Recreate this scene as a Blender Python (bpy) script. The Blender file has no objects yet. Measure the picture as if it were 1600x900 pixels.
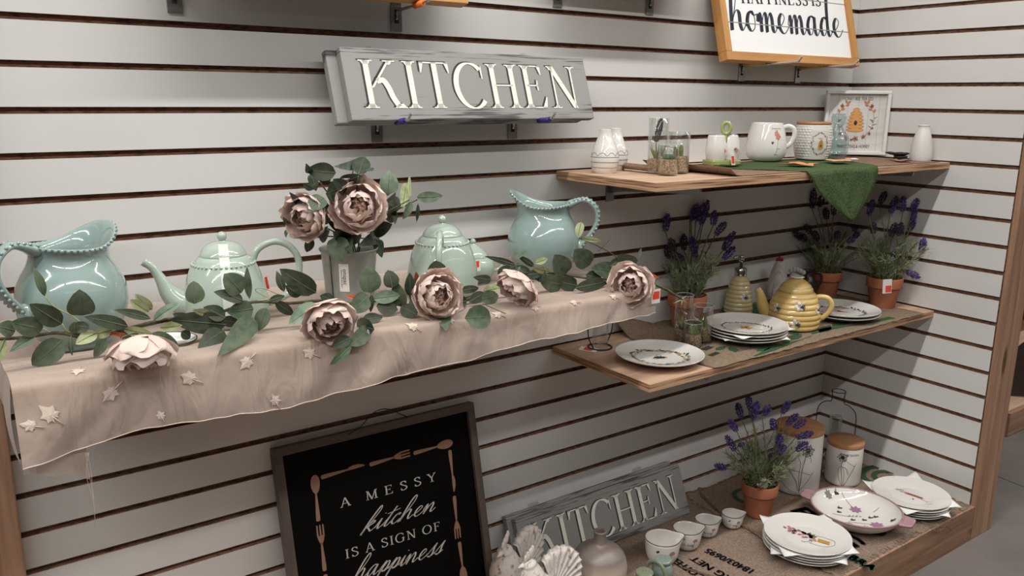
import bpy, math, random
import numpy as np
from mathutils import Vector, Matrix

# ------------------------------------------------------------------ camera, world, lights, exposure
scene = bpy.context.scene
COL = scene.collection
FPX, PITCH, ROLL, YAW = 1292.38, 0.227691, -0.0093068, 0.616637
CAM = np.array([-2.51832, -1.63738, 1.33242])
_fw = np.array([math.cos(PITCH)*math.sin(YAW), math.cos(PITCH)*math.cos(YAW), -math.sin(PITCH)])
_rt = np.array([math.cos(YAW), -math.sin(YAW), 0.0])
_dn = np.cross(_fw, _rt)
_cx = math.cos(ROLL)*_rt + math.sin(ROLL)*_dn
_cy = math.sin(ROLL)*_rt - math.cos(ROLL)*_dn
cam_data = bpy.data.cameras.new('camera')
cam_data.sensor_width = 36.0
cam_data.lens = 36.0*FPX/1600.0
cam_data.clip_start = 0.02
cam = bpy.data.objects.new('camera', cam_data)
COL.objects.link(cam)
_m = Matrix.Identity(4)
for i in range(3):
    _m[i][0] = _cx[i]; _m[i][1] = _cy[i]; _m[i][2] = -_fw[i]; _m[i][3] = CAM[i]
cam.matrix_world = _m
scene.camera = cam

world = bpy.data.worlds.new('store_air')
scene.world = world
world.use_nodes = True
world.node_tree.nodes['Background'].inputs[0].default_value = (0.80, 0.76, 0.74, 1)
world.node_tree.nodes['Background'].inputs[1].default_value = 0.035

def tube_light(name, x, y, z, length, width, power):
    """one fluorescent strip hung under the store ceiling, running along x"""
    li = bpy.data.lights.new(name, 'AREA')
    li.shape = 'RECTANGLE'; li.size = length; li.size_y = width
    li.energy = power; li.color = (1.0, 0.98, 0.948)
    o = bpy.data.objects.new(name, li); COL.objects.link(o)
    o.location = (x, y, z)
    return o
for _y, _p in ((-0.90, 41), (-2.55, 28), (-4.6, 4), (-6.8, 2)):
    for _x, _k in ((-4.6, 1.35), (-2.0, 1.1), (0.6, .95), (3.2, .7)):
        tube_light('ceiling_strip_lamp', _x, _y, 3.05, 2.35, 0.07, _p*_k)

scene.view_settings.view_transform = 'Standard'
scene.view_settings.look = 'None'
scene.view_settings.exposure = 0.05
scene.view_settings.gamma = 1.0
scene.view_settings.use_curve_mapping = False

# ------------------------------------------------------------------ measuring helpers
def _ray(u, v):
    a = (u-800.0)/FPX; b = (v-450.0)/FPX
    return _fw + a*_cx - b*_cy
def at_x(u, v, x):
    r = _ray(u, v); return Vector(CAM + r*((x-CAM[0])/r[0]))
def at_y(u, v, y):
    r = _ray(u, v); return Vector(CAM + r*((y-CAM[1])/r[1]))
def at_z(u, v, z):
    r = _ray(u, v); return Vector(CAM + r*((z-CAM[2])/r[2]))
def yaw_to_cam(x, y):
    """rotation about z that turns an object's local -y towards the camera"""
    return math.atan2(CAM[1]-y, CAM[0]-x) + math.pi/2

# ------------------------------------------------------------------ materials
def lin(c):
    c = c/255.0
    return c/12.92 if c <= 0.04045 else ((c+0.055)/1.055)**2.4
def rgb(r, g, b): return (lin(r), lin(g), lin(b), 1.0)

def mat(name, col, rough=0.5, metal=0.0, spec=0.5, coat=0.0, noise=None, bump=None, trans=0.0, ior=1.45, subsurf=0.0):
    """noise=(scale xyz, second colour, low, high); bump=(scale xyz, strength, distance)"""
    m = bpy.data.materials.new(name); m.use_nodes = True
    nt = m.node_tree; b = nt.nodes['Principled BSDF']
    b.inputs['Base Color'].default_value = col
    b.inputs['Roughness'].default_value = rough
    b.inputs['Metallic'].default_value = metal
    b.inputs['Specular IOR Level'].default_value = spec
    b.inputs['Coat Weight'].default_value = coat
    b.inputs['Coat Roughness'].default_value = 0.04
    b.inputs['Transmission Weight'].default_value = trans
    b.inputs['IOR'].default_value = ior
    if subsurf:
        b.inputs['Subsurface Weight'].default_value = subsurf
        b.inputs['Subsurface Radius'].default_value = (0.01, 0.008, 0.006)
    tc = mp = None
    if noise or bump:
        tc = nt.nodes.new('ShaderNodeTexCoord')
    if noise:
        sc, c2, lo, hi = noise
        mp = nt.nodes.new('ShaderNodeMapping'); mp.inputs['Scale'].default_value = sc
        nz = nt.nodes.new('ShaderNodeTexNoise'); nz.inputs['Scale'].default_value = 1.0
        nz.inputs['Detail'].default_value = 5
        rp = nt.nodes.new('ShaderNodeMapRange'); rp.inputs['From Min'].default_value = lo; rp.inputs['From Max'].default_value = hi
        mx = nt.nodes.new('ShaderNodeMix'); mx.data_type = 'RGBA'
        mx.inputs['A'].default_value = col; mx.inputs['B'].default_value = c2
        L = nt.links.new
        L(tc.outputs['Object'], mp.inputs['Vector']); L(mp.outputs['Vector'], nz.inputs['Vector'])
        L(nz.outputs['Fac'], rp.inputs['Value']); L(rp.outputs['Result'], mx.inputs['Factor'])
        L(mx.outputs['Result'], b.inputs['Base Color'])
    if bump:
        sc, st, di = bump
        mp2 = nt.nodes.new('ShaderNodeMapping'); mp2.inputs['Scale'].default_value = sc
        n2 = nt.nodes.new('ShaderNodeTexNoise'); n2.inputs['Scale'].default_value = 1.0; n2.inputs['Detail'].default_value = 4
        bp = nt.nodes.new('ShaderNodeBump'); bp.inputs['Strength'].default_value = st; bp.inputs['Distance'].default_value = di
        L = nt.links.new
        L(tc.outputs['Object'], mp2.inputs['Vector']); L(mp2.outputs['Vector'], n2.inputs['Vector'])
        L(n2.outputs['Fac'], bp.inputs['Height']); L(bp.outputs['Normal'], b.inputs['Normal'])
    return m

def wood_mat(name, c1, c2, axis='x', rough=0.55, knots=False):
    """long-grained wood with the grain along one axis"""
    m = bpy.data.materials.new(name); m.use_nodes = True
    nt = m.node_tree; b = nt.nodes['Principled BSDF']; L = nt.links.new
    tc = nt.nodes.new('ShaderNodeTexCoord'); mp = nt.nodes.new('ShaderNodeMapping')
    s = {'x': (1.6, 30, 30), 'y': (30, 1.6, 30), 'z': (30, 30, 1.6)}[axis]
    mp.inputs['Scale'].default_value = s
    nz = nt.nodes.new('ShaderNodeTexNoise'); nz.inputs['Scale'].default_value = 1.0; nz.inputs['Detail'].default_value = 6; nz.inputs['Distortion'].default_value = 0.6
    mp3 = nt.nodes.new('ShaderNodeMapping'); mp3.inputs['Scale'].default_value = tuple(v*6 for v in s)
    n3 = nt.nodes.new('ShaderNodeTexNoise'); n3.inputs['Scale'].default_value = 1.0; n3.inputs['Detail'].default_value = 3
    ad = nt.nodes.new('ShaderNodeMath'); ad.operation = 'MULTIPLY_ADD'; ad.inputs[1].default_value = 0.35
    cr = nt.nodes.new('ShaderNodeMapRange'); cr.inputs['From Min'].default_value = 0.42; cr.inputs['From Max'].default_value = 0.85
    mx = nt.nodes.new('ShaderNodeMix'); mx.data_type = 'RGBA'; mx.inputs['A'].default_value = c1; mx.inputs['B'].default_value = c2
    L(tc.outputs['Object'], mp.inputs['Vector']); L(mp.outputs['Vector'], nz.inputs['Vector'])
    L(tc.outputs['Object'], mp3.inputs['Vector']); L(mp3.outputs['Vector'], n3.inputs['Vector'])
    L(n3.outputs['Fac'], ad.inputs[0]); L(nz.outputs['Fac'], ad.inputs[2])
    L(ad.outputs[0], cr.inputs['Value']); L(cr.outputs['Result'], mx.inputs['Factor'])
    out = mx.outputs['Result']
    if knots:
        mk = nt.nodes.new('ShaderNodeMapping'); mk.inputs['Scale'].default_value = {'x': (2.2, 9, 9), 'z': (9, 9, 2.2), 'y': (9, 2.2, 9)}[axis]
        vo = nt.nodes.new('ShaderNodeTexVoronoi'); vo.inputs['Scale'].default_value = 1.0
        kr = nt.nodes.new('ShaderNodeMapRange'); kr.inputs['From Min'].default_value = 0.07; kr.inputs['From Max'].default_value = 0.13
        kr.inputs['To Min'].default_value = 1.0; kr.inputs['To Max'].default_value = 0.0
        m2 = nt.nodes.new('ShaderNodeMix'); m2.data_type = 'RGBA'; m2.inputs['B'].default_value = rgb(92, 60, 40)
        L(tc.outputs['Object'], mk.inputs['Vector']); L(mk.outputs['Vector'], vo.inputs['Vector'])
        L(vo.outputs['Distance'], kr.inputs['Value']); L(kr.outputs['Result'], m2.inputs['Factor'])
        L(out, m2.inputs['A']); out = m2.outputs['Result']
    L(out, b.inputs['Base Color'])
    b.inputs['Roughness'].default_value = rough
    return m

def ply_edge_mat(name):
    """plywood edge: thin horizontal veneers, light and dark"""
    m = bpy.data.materials.new(name); m.use_nodes = True
    nt = m.node_tree; b = nt.nodes['Principled BSDF']; L = nt.links.new
    tc = nt.nodes.new('ShaderNodeTexCoord')
    mp = nt.nodes.new('ShaderNodeMapping'); mp.inputs['Scale'].default_value = (7, 7, 330)
    nz = nt.nodes.new('ShaderNodeTexNoise'); nz.inputs['Scale'].default_value = 1.0; nz.inputs['Detail'].default_value = 3
    rp = nt.nodes.new('ShaderNodeValToRGB')
    e = rp.color_ramp.elements
    e[0].position = 0.34; e[0].color = rgb(104, 70, 48)
    e[1].position = 0.56; e[1].color = rgb(196, 158, 124)
    x = e.new(0.46); x.color = rgb(168, 128, 96)
    L(tc.outputs['Object'], mp.inputs['Vector']); L(mp.outputs['Vector'], nz.inputs['Vector'])
    L(nz.outputs['Fac'], rp.inputs['Fac']); L(rp.outputs['Color'], b.inputs['Base Color'])
    b.inputs['Roughness'].default_value = 0.7
    return m

def weave_mat(name, c1, c2, scale=420.0, bump=0.5, c3=None, c3lo=0.55, c3hi=0.6, c3scale=9.0):
    """woven jute: crossing threads; optional second dye in large patches"""
    m = bpy.data.materials.new(name); m.use_nodes = True
    nt = m.node_tree; b = nt.nodes['Principled BSDF']; L = nt.links.new
    tc = nt.nodes.new('ShaderNodeTexCoord')
    ws = []
    for d in ('X', 'Y'):
        w = nt.nodes.new('ShaderNodeTexWave'); w.wave_type = 'BANDS'; w.bands_direction = d
        w.inputs['Scale'].default_value = scale/6.28; w.inputs['Distortion'].default_value = 3.0
        w.inputs['Detail'].default_value = 2.0; w.inputs['Detail Scale'].default_value = 1.0
        L(tc.outputs['Object'], w.inputs['Vector']); ws.append(w)
    mu = nt.nodes.new('ShaderNodeMath'); mu.operation = 'MULTIPLY'
    L(ws[0].outputs['Fac'], mu.inputs[0]); L(ws[1].outputs['Fac'], mu.inputs[1])
    nz = nt.nodes.new('ShaderNodeTexNoise'); nz.inputs['Scale'].default_value = 190; nz.inputs['Detail'].default_value = 3
    L(tc.outputs['Object'], nz.inputs['Vector'])
    av = nt.nodes.new('ShaderNodeMath'); av.operation = 'MULTIPLY_ADD'; av.inputs[1].default_value = 0.6
    L(mu.outputs[0], av.inputs[0]); L(nz.outputs['Fac'], av.inputs[2])
    cr = nt.nodes.new('ShaderNodeMapRange'); cr.inputs['From Min'].default_value = 0.4; cr.inputs['From Max'].default_value = 0.95
    L(av.outputs[0], cr.inputs['Value'])
    mx = nt.nodes.new('ShaderNodeMix'); mx.data_type = 'RGBA'; mx.inputs['A'].default_value = c1; mx.inputs['B'].default_value = c2
    L(cr.outputs['Result'], mx.inputs['Factor'])
    out = mx.outputs['Result']
    if c3:
        n3 = nt.nodes.new('ShaderNodeTexNoise'); n3.inputs['Scale'].default_value = c3scale; n3.inputs['Detail'].default_value = 1.5
        L(tc.outputs['Object'], n3.inputs['Vector'])
        r3 = nt.nodes.new('ShaderNodeMapRange'); r3.inputs['From Min'].default_value = c3lo; r3.inputs['From Max'].default_value = c3hi
        L(n3.outputs['Fac'], r3.inputs['Value'])
        m3 = nt.nodes.new('ShaderNodeMix'); m3.data_type = 'RGBA'; m3.inputs['B'].default_value = c3
        L(out, m3.inputs['A']); L(r3.outputs['Result'], m3.inputs['Factor']); out = m3.outputs['Result']
    L(out, b.inputs['Base Color'])
    bp = nt.nodes.new('ShaderNodeBump'); bp.inputs['Strength'].default_value = bump; bp.inputs['Distance'].default_value = 0.002
    L(av.outputs[0], bp.inputs['Height']); L(bp.outputs['Normal'], b.inputs['Normal'])
    b.inputs['Roughness'].default_value = 0.95; b.inputs['Specular IOR Level'].default_value = 0.1
    return m

def leaf_mat(name, c1, c2, rough=0.5):
    m = mat(name, c1, rough, spec=0.35, noise=((70, 70, 70), c2, 0.40, 0.68), bump=((160, 160, 160), 0.25, 0.001))
    return m

def sheer_mat(name, col, sheer=0.12):
    m = bpy.data.materials.new(name); m.use_nodes = True
    nt = m.node_tree; L = nt.links.new
    b = nt.nodes['Principled BSDF']; b.inputs['Base Color'].default_value = col
    b.inputs['Roughness'].default_value = 0.55; b.inputs['Specular IOR Level'].default_value = 0.25
    b.inputs['Sheen Weight'].default_value = 0.3
    tc = nt.nodes.new('ShaderNodeTexCoord'); mp = nt.nodes.new('ShaderNodeMapping'); mp.inputs['Scale'].default_value = (22, 9, 7); mp.inputs['Rotation'].default_value = (0, .35, 0)
    nz = nt.nodes.new('ShaderNodeTexNoise'); nz.inputs['Scale'].default_value = 1.0; nz.inputs['Detail'].default_value = 3.0; nz.inputs['Distortion'].default_value = 0.8
    bp = nt.nodes.new('ShaderNodeBump'); bp.inputs['Strength'].default_value = 0.55; bp.inputs['Distance'].default_value = 0.02
    L(tc.outputs['Object'], mp.inputs['Vector']); L(mp.outputs['Vector'], nz.inputs['Vector']); L(nz.outputs['Fac'], bp.inputs['Height']); L(bp.outputs['Normal'], b.inputs['Normal'])
    tl = nt.nodes.new('ShaderNodeBsdfTranslucent'); tl.inputs['Color'].default_value = col
    tp = nt.nodes.new('ShaderNodeBsdfTransparent')
    m1 = nt.nodes.new('ShaderNodeMixShader'); m1.inputs[0].default_value = 0.22
    m2 = nt.nodes.new('ShaderNodeMixShader'); m2.inputs[0].default_value = sheer
    out = nt.nodes['Material Output']
    L(b.outputs[0], m1.inputs[1]); L(tl.outputs[0], m1.inputs[2])
    L(m1.outputs[0], m2.inputs[1]); L(tp.outputs[0], m2.inputs[2]); L(m2.outputs[0], out.inputs['Surface'])
    return m

def petal_mat(name, c1, c2):
    m = mat(name, c1, .65, spec=.2, noise=((26, 26, 26), c2, .42, .72), bump=((120, 120, 120), .2, .001))
    nt = m.node_tree; L = nt.links.new; b = nt.nodes['Principled BSDF']; out = nt.nodes['Material Output']
    tl = nt.nodes.new('ShaderNodeBsdfTranslucent'); tl.inputs['Color'].default_value = c1
    mx = nt.nodes.new('ShaderNodeMixShader'); mx.inputs[0].default_value = .18
    L(b.outputs[0], mx.inputs[1]); L(tl.outputs[0], mx.inputs[2]); L(mx.outputs[0], out.inputs['Surface'])
    return m

def glass_mat(name, tint=(0.95, 0.965, 0.955, 1), mixv=0.5):
    """thin clear glass: mostly see-through with a glossy skin"""
    m = bpy.data.materials.new(name); m.use_nodes = True
    nt = m.node_tree; L = nt.links.new
    for n in list(nt.nodes):
        if n.type == 'BSDF_PRINCIPLED': nt.nodes.remove(n)
    out = nt.nodes['Material Output']
    tp = nt.nodes.new('ShaderNodeBsdfTransparent'); tp.inputs['Color'].default_value = tint
    gl = nt.nodes.new('ShaderNodeBsdfGlossy'); gl.inputs['Roughness'].default_value = 0.03; gl.inputs['Color'].default_value = (1, 1, 1, 1)
    fr = nt.nodes.new('ShaderNodeLayerWeight'); fr.inputs['Blend'].default_value = 0.28
    mu = nt.nodes.new('ShaderNodeMapRange'); mu.inputs['To Min'].default_value = 0.03; mu.inputs['To Max'].default_value = mixv
    mx = nt.nodes.new('ShaderNodeMixShader')
    L(fr.outputs['Facing'], mu.inputs['Value']); L(mu.outputs['Result'], mx.inputs[0])
    L(tp.outputs[0], mx.inputs[1]); L(gl.outputs[0], mx.inputs[2]); L(mx.outputs[0], out.inputs['Surface'])
    return m

# ------------------------------------------------------------------ mesh builder
class MB:
    def __init__(s):
        s.v = []; s.f = []; s.mi = []; s.sm = []
    def add(s, vs, fs, m=0, smooth=False):
        o = len(s.v)
        s.v += [tuple(p) for p in vs]
        for f in fs:
            s.f.append(tuple(o+i for i in f)); s.mi.append(m); s.sm.append(smooth)
        return s
    def join(s, o, M=None, m=None):
        vs = o.v if M is None else [tuple(M @ Vector(p)) for p in o.v]
        k = len(s.v); s.v += vs
        s.f += [tuple(k+i for i in f) for f in o.f]
        s.mi += o.mi if m is None else [m]*len(o.f)
        s.sm += o.sm
        return s
    def box(s, x0, x1, y0, y1, z0, z1, m=0, bev=0.0):
        if bev <= 0:
            vs = [(x, y, z) for z in (z0, z1) for y in (y0, y1) for x in (x0, x1)]
            fs = [(0, 2, 3, 1), (4, 5, 7, 6), (0, 1, 5, 4), (2, 6, 7, 3), (0, 4, 6, 2), (1, 3, 7, 5)]
            return s.add(vs, fs, m)
        b = min(bev, (x1-x0)/2.01, (y1-y0)/2.01, (z1-z0)/2.01)
        import bmesh
        bm = bmesh.new()
        bmesh.ops.create_cube(bm, size=1.0)
        for v in bm.verts:
            v.co = Vector(((x0+x1)/2+v.co.x*(x1-x0), (y0+y1)/2+v.co.y*(y1-y0), (z0+z1)/2+v.co.z*(z1-z0)))
        bmesh.ops.bevel(bm, geom=bm.edges[:], offset=b, segments=2, profile=0.6, affect='EDGES')
        bm.verts.index_update()
        s.add([v.co for v in bm.verts], [[v.index for v in f.verts] for f in bm.faces], m)
        bm.free(); return s
    def grid(s, P, m=0, smooth=True, closeu=False, closev=False):
        """P[i][j] points"""
        n = len(P); k = len(P[0]); vs = [p for r in P for p in r]; fs = []
        for i in range(n if closeu else n-1):
            for j in range(k if closev else k-1):
                a = i*k+j; b = i*k+(j+1) % k; c = ((i+1) % n)*k+(j+1) % k; d = ((i+1) % n)*k+j
                fs.append((a, b, c, d))
        return s.add(vs, fs, m, smooth)
    def lathe(s, prof, seg=48, c=(0, 0, 0), m=0, smooth=True, mod=None, caps=True):
        """prof: list of (radius, z); mod(r, z, angle) -> (r, z) reshapes"""
        P = []
        for (r, z) in prof:
            row = []
            for k in range(seg):
                a = 2*math.pi*k/seg
                rr, zz = (r, z) if mod is None else mod(r, z, a)
                row.append((c[0]+rr*math.cos(a), c[1]+rr*math.sin(a), c[2]+zz))
            P.append(row)
        o = len(s.v); s.grid(P, m, smooth, closev=True)
        if caps:
            n = len(P)
            s.f.append(tuple(o+k for k in range(seg))[::-1]); s.mi.append(m); s.sm.append(False)
            s.f.append(tuple(o+(n-1)*seg+k for k in range(seg))); s.mi.append(m); s.sm.append(False)
        return s
    def tube(s, pts, rad, seg=10, m=0, caps=True, flat=1.0, up=None):
        """round (or flattened) rod along points; rad number or list"""
        pts = [Vector(p) for p in pts]; n = len(pts)
        if not hasattr(rad, '__len__'): rad = [rad]*n
        tg = [(pts[min(i+1, n-1)]-pts[max(i-1, 0)]).normalized() for i in range(n)]
        ref = Vector(up) if up is not None else (Vector((0, 0, 1)) if abs(tg[0].z) < 0.9 else Vector((1, 0, 0)))
        P = []
        a = (ref - tg[0]*ref.dot(tg[0])).normalized()
        for i in range(n):
            a = (a - tg[i]*a.dot(tg[i]))
            a = a.normalized() if a.length > 1e-6 else tg[i].orthogonal().normalized()
            b = tg[i].cross(a)
            P.append([tuple(pts[i] + a*(rad[i]*flat*math.cos(2*math.pi*k/seg)) + b*(rad[i]*math.sin(2*math.pi*k/seg))) for k in range(seg)])
        o = len(s.v); s.grid(P, m, True, closev=True)
        if caps:
            s.f.append(tuple(o+k for k in range(seg))[::-1]); s.mi.append(m); s.sm.append(False)
            s.f.append(tuple(o+(n-1)*seg+k for k in range(seg))); s.mi.append(m); s.sm.append(False)
        return s
    def ball(s, c, r, seg=10, rings=7, m=0, sc=(1, 1, 1)):
        P = []
        for i in range(rings+1):
            t = math.pi*i/rings
            rr = max(math.sin(t), 1e-3)
            P.append([(c[0]+r*sc[0]*rr*math.cos(2*math.pi*k/seg), c[1]+r*sc[1]*rr*math.sin(2*math.pi*k/seg), c[2]-r*sc[2]*math.cos(t)) for k in range(seg)])
        return s.grid(P, m, True, closev=True)
    def prism(s, poly, d0, d1, M=None, m=0):
        """outline in local xz, thickness along y from d0 to d1"""
        n = len(poly)
        vs = [(p[0], d0, p[1]) for p in poly] + [(p[0], d1, p[1]) for p in poly]
        if M is not None: vs = [tuple(M @ Vector(p)) for p in vs]
        fs = [tuple(range(n)), tuple(range(2*n-1, n-1, -1))] + [(i, i+n, (i+1) % n+n, (i+1) % n) for i in range(n)]
        return s.add(vs, fs, m)
    def xf(s, M):
        s.v = [tuple(M @ Vector(p)) for p in s.v]; return s
    def build(s, name, mats, parent=None, loc=None, thick=0.0, subd=0, autosmooth=None):
        me = bpy.data.meshes.new(name)
        me.from_pydata(s.v, [], s.f)
        for mm in (mats if isinstance(mats, (list, tuple)) else [mats]): me.materials.append(mm)
        me.polygons.foreach_set('material_index', s.mi)
        me.polygons.foreach_set('use_smooth', s.sm)
        me.validate(); me.update()
        o = bpy.data.objects.new(name, me); COL.objects.link(o)
        if parent is not None: o.parent = parent
        if loc is not None: o.location = loc
        if thick:
            md = o.modifiers.new('thickness', 'SOLIDIFY'); md.thickness = thick; md.offset = 0
        if subd:
            md = o.modifiers.new('smooth', 'SUBSURF'); md.levels = subd; md.render_levels = subd
        return o

def thing(name, label, cat, loc=(0, 0, 0), rz=0.0, group=None):
    o = bpy.data.objects.new(name, None); COL.objects.link(o)
    o.empty_display_size = 0.03
    o.location = loc; o.rotation_euler = (0, 0, rz)
    o['label'] = label; o['category'] = cat
    if group: o['group'] = group
    return o
def tag(o, label, cat, group=None):
    o['label'] = label; o['category'] = cat
    if group: o['group'] = group
    return o
def struct(o):
    o['kind'] = 'structure'; return o
def dup(root, loc, rz, label, group=None):
    r = root.copy(); COL.objects.link(r); r.location = loc; r.rotation_euler = (0, 0, rz); r['label'] = label
    if group: r['group'] = group
    for ch in list(root.children):
        c = ch.copy(); COL.objects.link(c); c.parent = r
        for g in ch.children:
            d = g.copy(); COL.objects.link(d); d.parent = c
    return r

def catmull(pts, n=8, closed=False):
    P = [np.array(p, float) for p in pts]; k = len(P); out = []
    rng = range(k) if closed else range(k-1)
    for i in rng:
        p0 = P[(i-1) % k] if (closed or i > 0) else 2*P[0]-P[1]
        p1 = P[i]; p2 = P[(i+1) % k]
        p3 = P[(i+2) % k] if (closed or i+2 < k) else 2*P[-1]-P[-2]
        for j in range(n):
            t = j/n
            out.append(0.5*((2*p1)+(-p0+p2)*t+(2*p0-5*p1+4*p2-p3)*t*t+(-p0+3*p1-3*p2+p3)*t**3))
    if not closed: out.append(P[-1])
    return [tuple(p) for p in out]

# ---- lettering -----------------------------------------------------------------------------
def ribbon(pts, w_thin, w_thick, pw=1.0, closed=False, downonly=False):
    """2-D pen stroke: wide where it runs up and down, thin where it runs across; returns quads"""
    n = len(pts); L = []; R = []
    for i in range(n):
        a = pts[(i-1) % n] if (closed or i > 0) else pts[i]
        b = pts[(i+1) % n] if (closed or i < n-1) else pts[i]
        dx, dy = b[0]-a[0], b[1]-a[1]; l = math.hypot(dx, dy) or 1e-9
        dx /= l; dy /= l
        k = (max(0, -dy) if downonly else abs(dy))**pw
        w = (w_thin+(w_thick-w_thin)*k)/2
        L.append((pts[i][0]-dy*w, pts[i][1]+dx*w)); R.append((pts[i][0]+dy*w, pts[i][1]-dx*w))
    q = []
    for i in range(n if closed else n-1):
        j = (i+1) % n
        q.append([L[i], L[j], R[j], R[i]])
    return q
def seg_quad(x0, y0, x1, y1, w):
    dx, dy = x1-x0, y1-y0
    # stroke cut flat at top and bottom: widen horizontally for upright strokes, vertically for bars
    if abs(dy) >= abs(dx)*0.5:
        h = w/2*math.hypot(dx, dy)/max(abs(dy), 1e-6)
        return [(x0-h, y0), (x0+h, y0), (x1+h, y1), (x1-h, y1)]
    h = w/2*math.hypot(dx, dy)/max(abs(dx), 1e-6)
    return [(x0, y0-h), (x0, y0+h), (x1, y1+h), (x1, y1-h)]
def arc(cx, cy, rx, ry, a0, a1, n=28):
    return [(cx+rx*math.cos(math.radians(a0+(a1-a0)*i/n)), cy+ry*math.sin(math.radians(a0+(a1-a0)*i/n))) for i in range(n+1)]
def serif_letter(ch, T, t):
    """roman capital in a box of height 1: polygons, advance width. T heavy stem, t hairline"""
    P = []
    def st(x, y0=0, y1=1, w=T): P.append(seg_quad(x, y0, x, y1, w))
    def ln(x0, y0, x1, y1, w): P.append(seg_quad(x0, y0, x1, y1, w))
    def sf(x, y, hw=None, w=T):
        hw = hw or w/2+0.085
        s = 1 if y < 0.5 else -1
        P.append([(x-hw, y), (x+hw, y), (x+hw, y+s*t*0.8), (x-hw, y+s*t*0.8)])
        P.append([(x-w/2-0.045, y+s*t*0.8), (x+w/2+0.045, y+s*t*0.8), (x+w/2, y+s*(t+0.06)), (x-w/2, y+s*(t+0.06))])
    def beak(x, y, d, h=0.2):
        P.append([(x, y), (x, y+d*h), (x-0.022, y+d*h), (x-0.10, y)])
    def beakl(x, y, d, h=0.2):
        P.append([(x, y), (x, y+d*h), (x+0.022, y+d*h), (x+0.10, y)])
    if ch == 'K':
        st(.17); sf(.17, 0); sf(.17, 1)
        ln(.24, .42, .66, 1, t*1.3); sf(.66, 1, .13, t*1.3)
        for q in ribbon(catmull([(.35, .56), (.48, .58), (.57, .44), (.64, .22), (.74, .03)], 8), T, T): P.append(q)
        sf(.78, 0, .13); return P, .90
    if ch == 'I':
        st(.15); sf(.15, 0); sf(.15, 1); return P, .32
    if ch == 'T':
        st(.36); sf(.36, 0); ln(.03, 1-t/2, .69, 1-t/2, t)
        beakl(.03, 1, -1, .24); beak(.69, 1, -1, .24); return P, .72
    if ch in 'CG':
        for q in ribbon(arc(.42, .5, .36, .5, 46, 318, 40), t, T*1.05, 1.2): P.append(q)
        P.append([(.68, .86), (.72, .97), (.72, .66), (.695, .66)])
        if ch == 'G':
            st(.68, .06, .44); sf(.68, .44-t, .13); return P, .84
        return P, .78
    if ch in 'OQ':
        for q in ribbon(arc(.42, .5, .36, .49, 0, 360, 48), t, T*1.05, 1.2): P.append(q)
        return P, .86
    if ch == 'H':
        st(.16); st(.64); [sf(x, y) for x in (.16, .64) for y in (0, 1)]; ln(.16, .52, .64, .52, t); return P, .82
    if ch in 'EFL':
        st(.16); sf(.16, 0, w=T); sf(.16, 1)
        if ch in 'EF':
            ln(.16, 1-t/2, .57, 1-t/2, t); beak(.57, 1, -1, .22)
            ln(.16, .53, .45, .53, t); P.append([(.45, .41), (.45, .65), (.425, .65), (.40, .53), (.425, .41)])
        if ch in 'EL':
            ln(.16, t/2, .60, t/2, t)
            P.append([(.64, .26), (.60, .0), (.48, 0), (.615, .26)])
        return P, (.70 if ch != 'F' else .64)
    if ch == 'N':
        ln(.15, 0, .15, 1, t*1.3); sf(.15, 0, .12, t); ln(.13, 1, .67, 0, T); sf(.10, 1, .09, t)
        ln(.67, 0, .67, 1, t*1.3); sf(.67, 1, .12, t); return P, .84
    if ch == 'M':
        ln(.13, 0, .16, 1, t*1.3); sf(.13, 0, .11, t); ln(.17, 1, .45, 0, T); ln(.45, 0, .74, 1, t*1.3)
        ln(.76, 0, .74, 1, T); sf(.76, 0); sf(.78, 1, .09, T); sf(.13, 1, .08, t); return P, .93
    if ch == 'A':
        ln(.08, 0, .36, 1, t*1.3); ln(.36, 1, .64, 0, T); ln(.19, .36, .53, .36, t); sf(.08, 0, .10, t); sf(.64, 0, .13, T); return P, .74
    if ch == 'Y':
        ln(.08, 1, .35, .45, T); ln(.35, .45, .61, 1, t*1.3); st(.35, 0, .47); sf(.35, 0); sf(.09, 1, .12); sf(.61, 1, .10, t); return P, .70
    if ch in 'PR':
        st(.16); sf(.16, 0); sf(.16, 1)
        for q in ribbon([(.16, 1-t/2), (.33, 1-t/2)] + arc(.34, .74, .21, .245, 90, -90, 18) + [(.16, .495)], t, T): P.append(q)
        if ch == 'R': ln(.34, .5, .62, 0, T)
        return P, .64
    if ch == 'S':
        for q in ribbon(catmull([(.50, .80), (.42, .95), (.28, .985), (.14, .90), (.11, .74), (.22, .60), (.38, .48), (.52, .34), (.50, .13), (.34, .015), (.19, .03), (.09, .19)], 7), t*1.2, T*0.95, 1.0): P.append(q)
        P.append([(.49, .98), (.52, .98), (.52, .70), (.49, .76)]); P.append([(.08, .0), (.11, .0), (.11, .26), (.08, .30)])
        return P, .62
    return P, .35
def serif_text(s, T=.13, t=.035, track=.04, space=.38):
    out = []; x = 0
    for ch in s:
        if ch == ' ': x += space; continue
        P, w = serif_letter(ch, T, t)
        out += [[(px+x, py) for px, py in q] for q in P]; x += w+track
    return out, x-track

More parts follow.
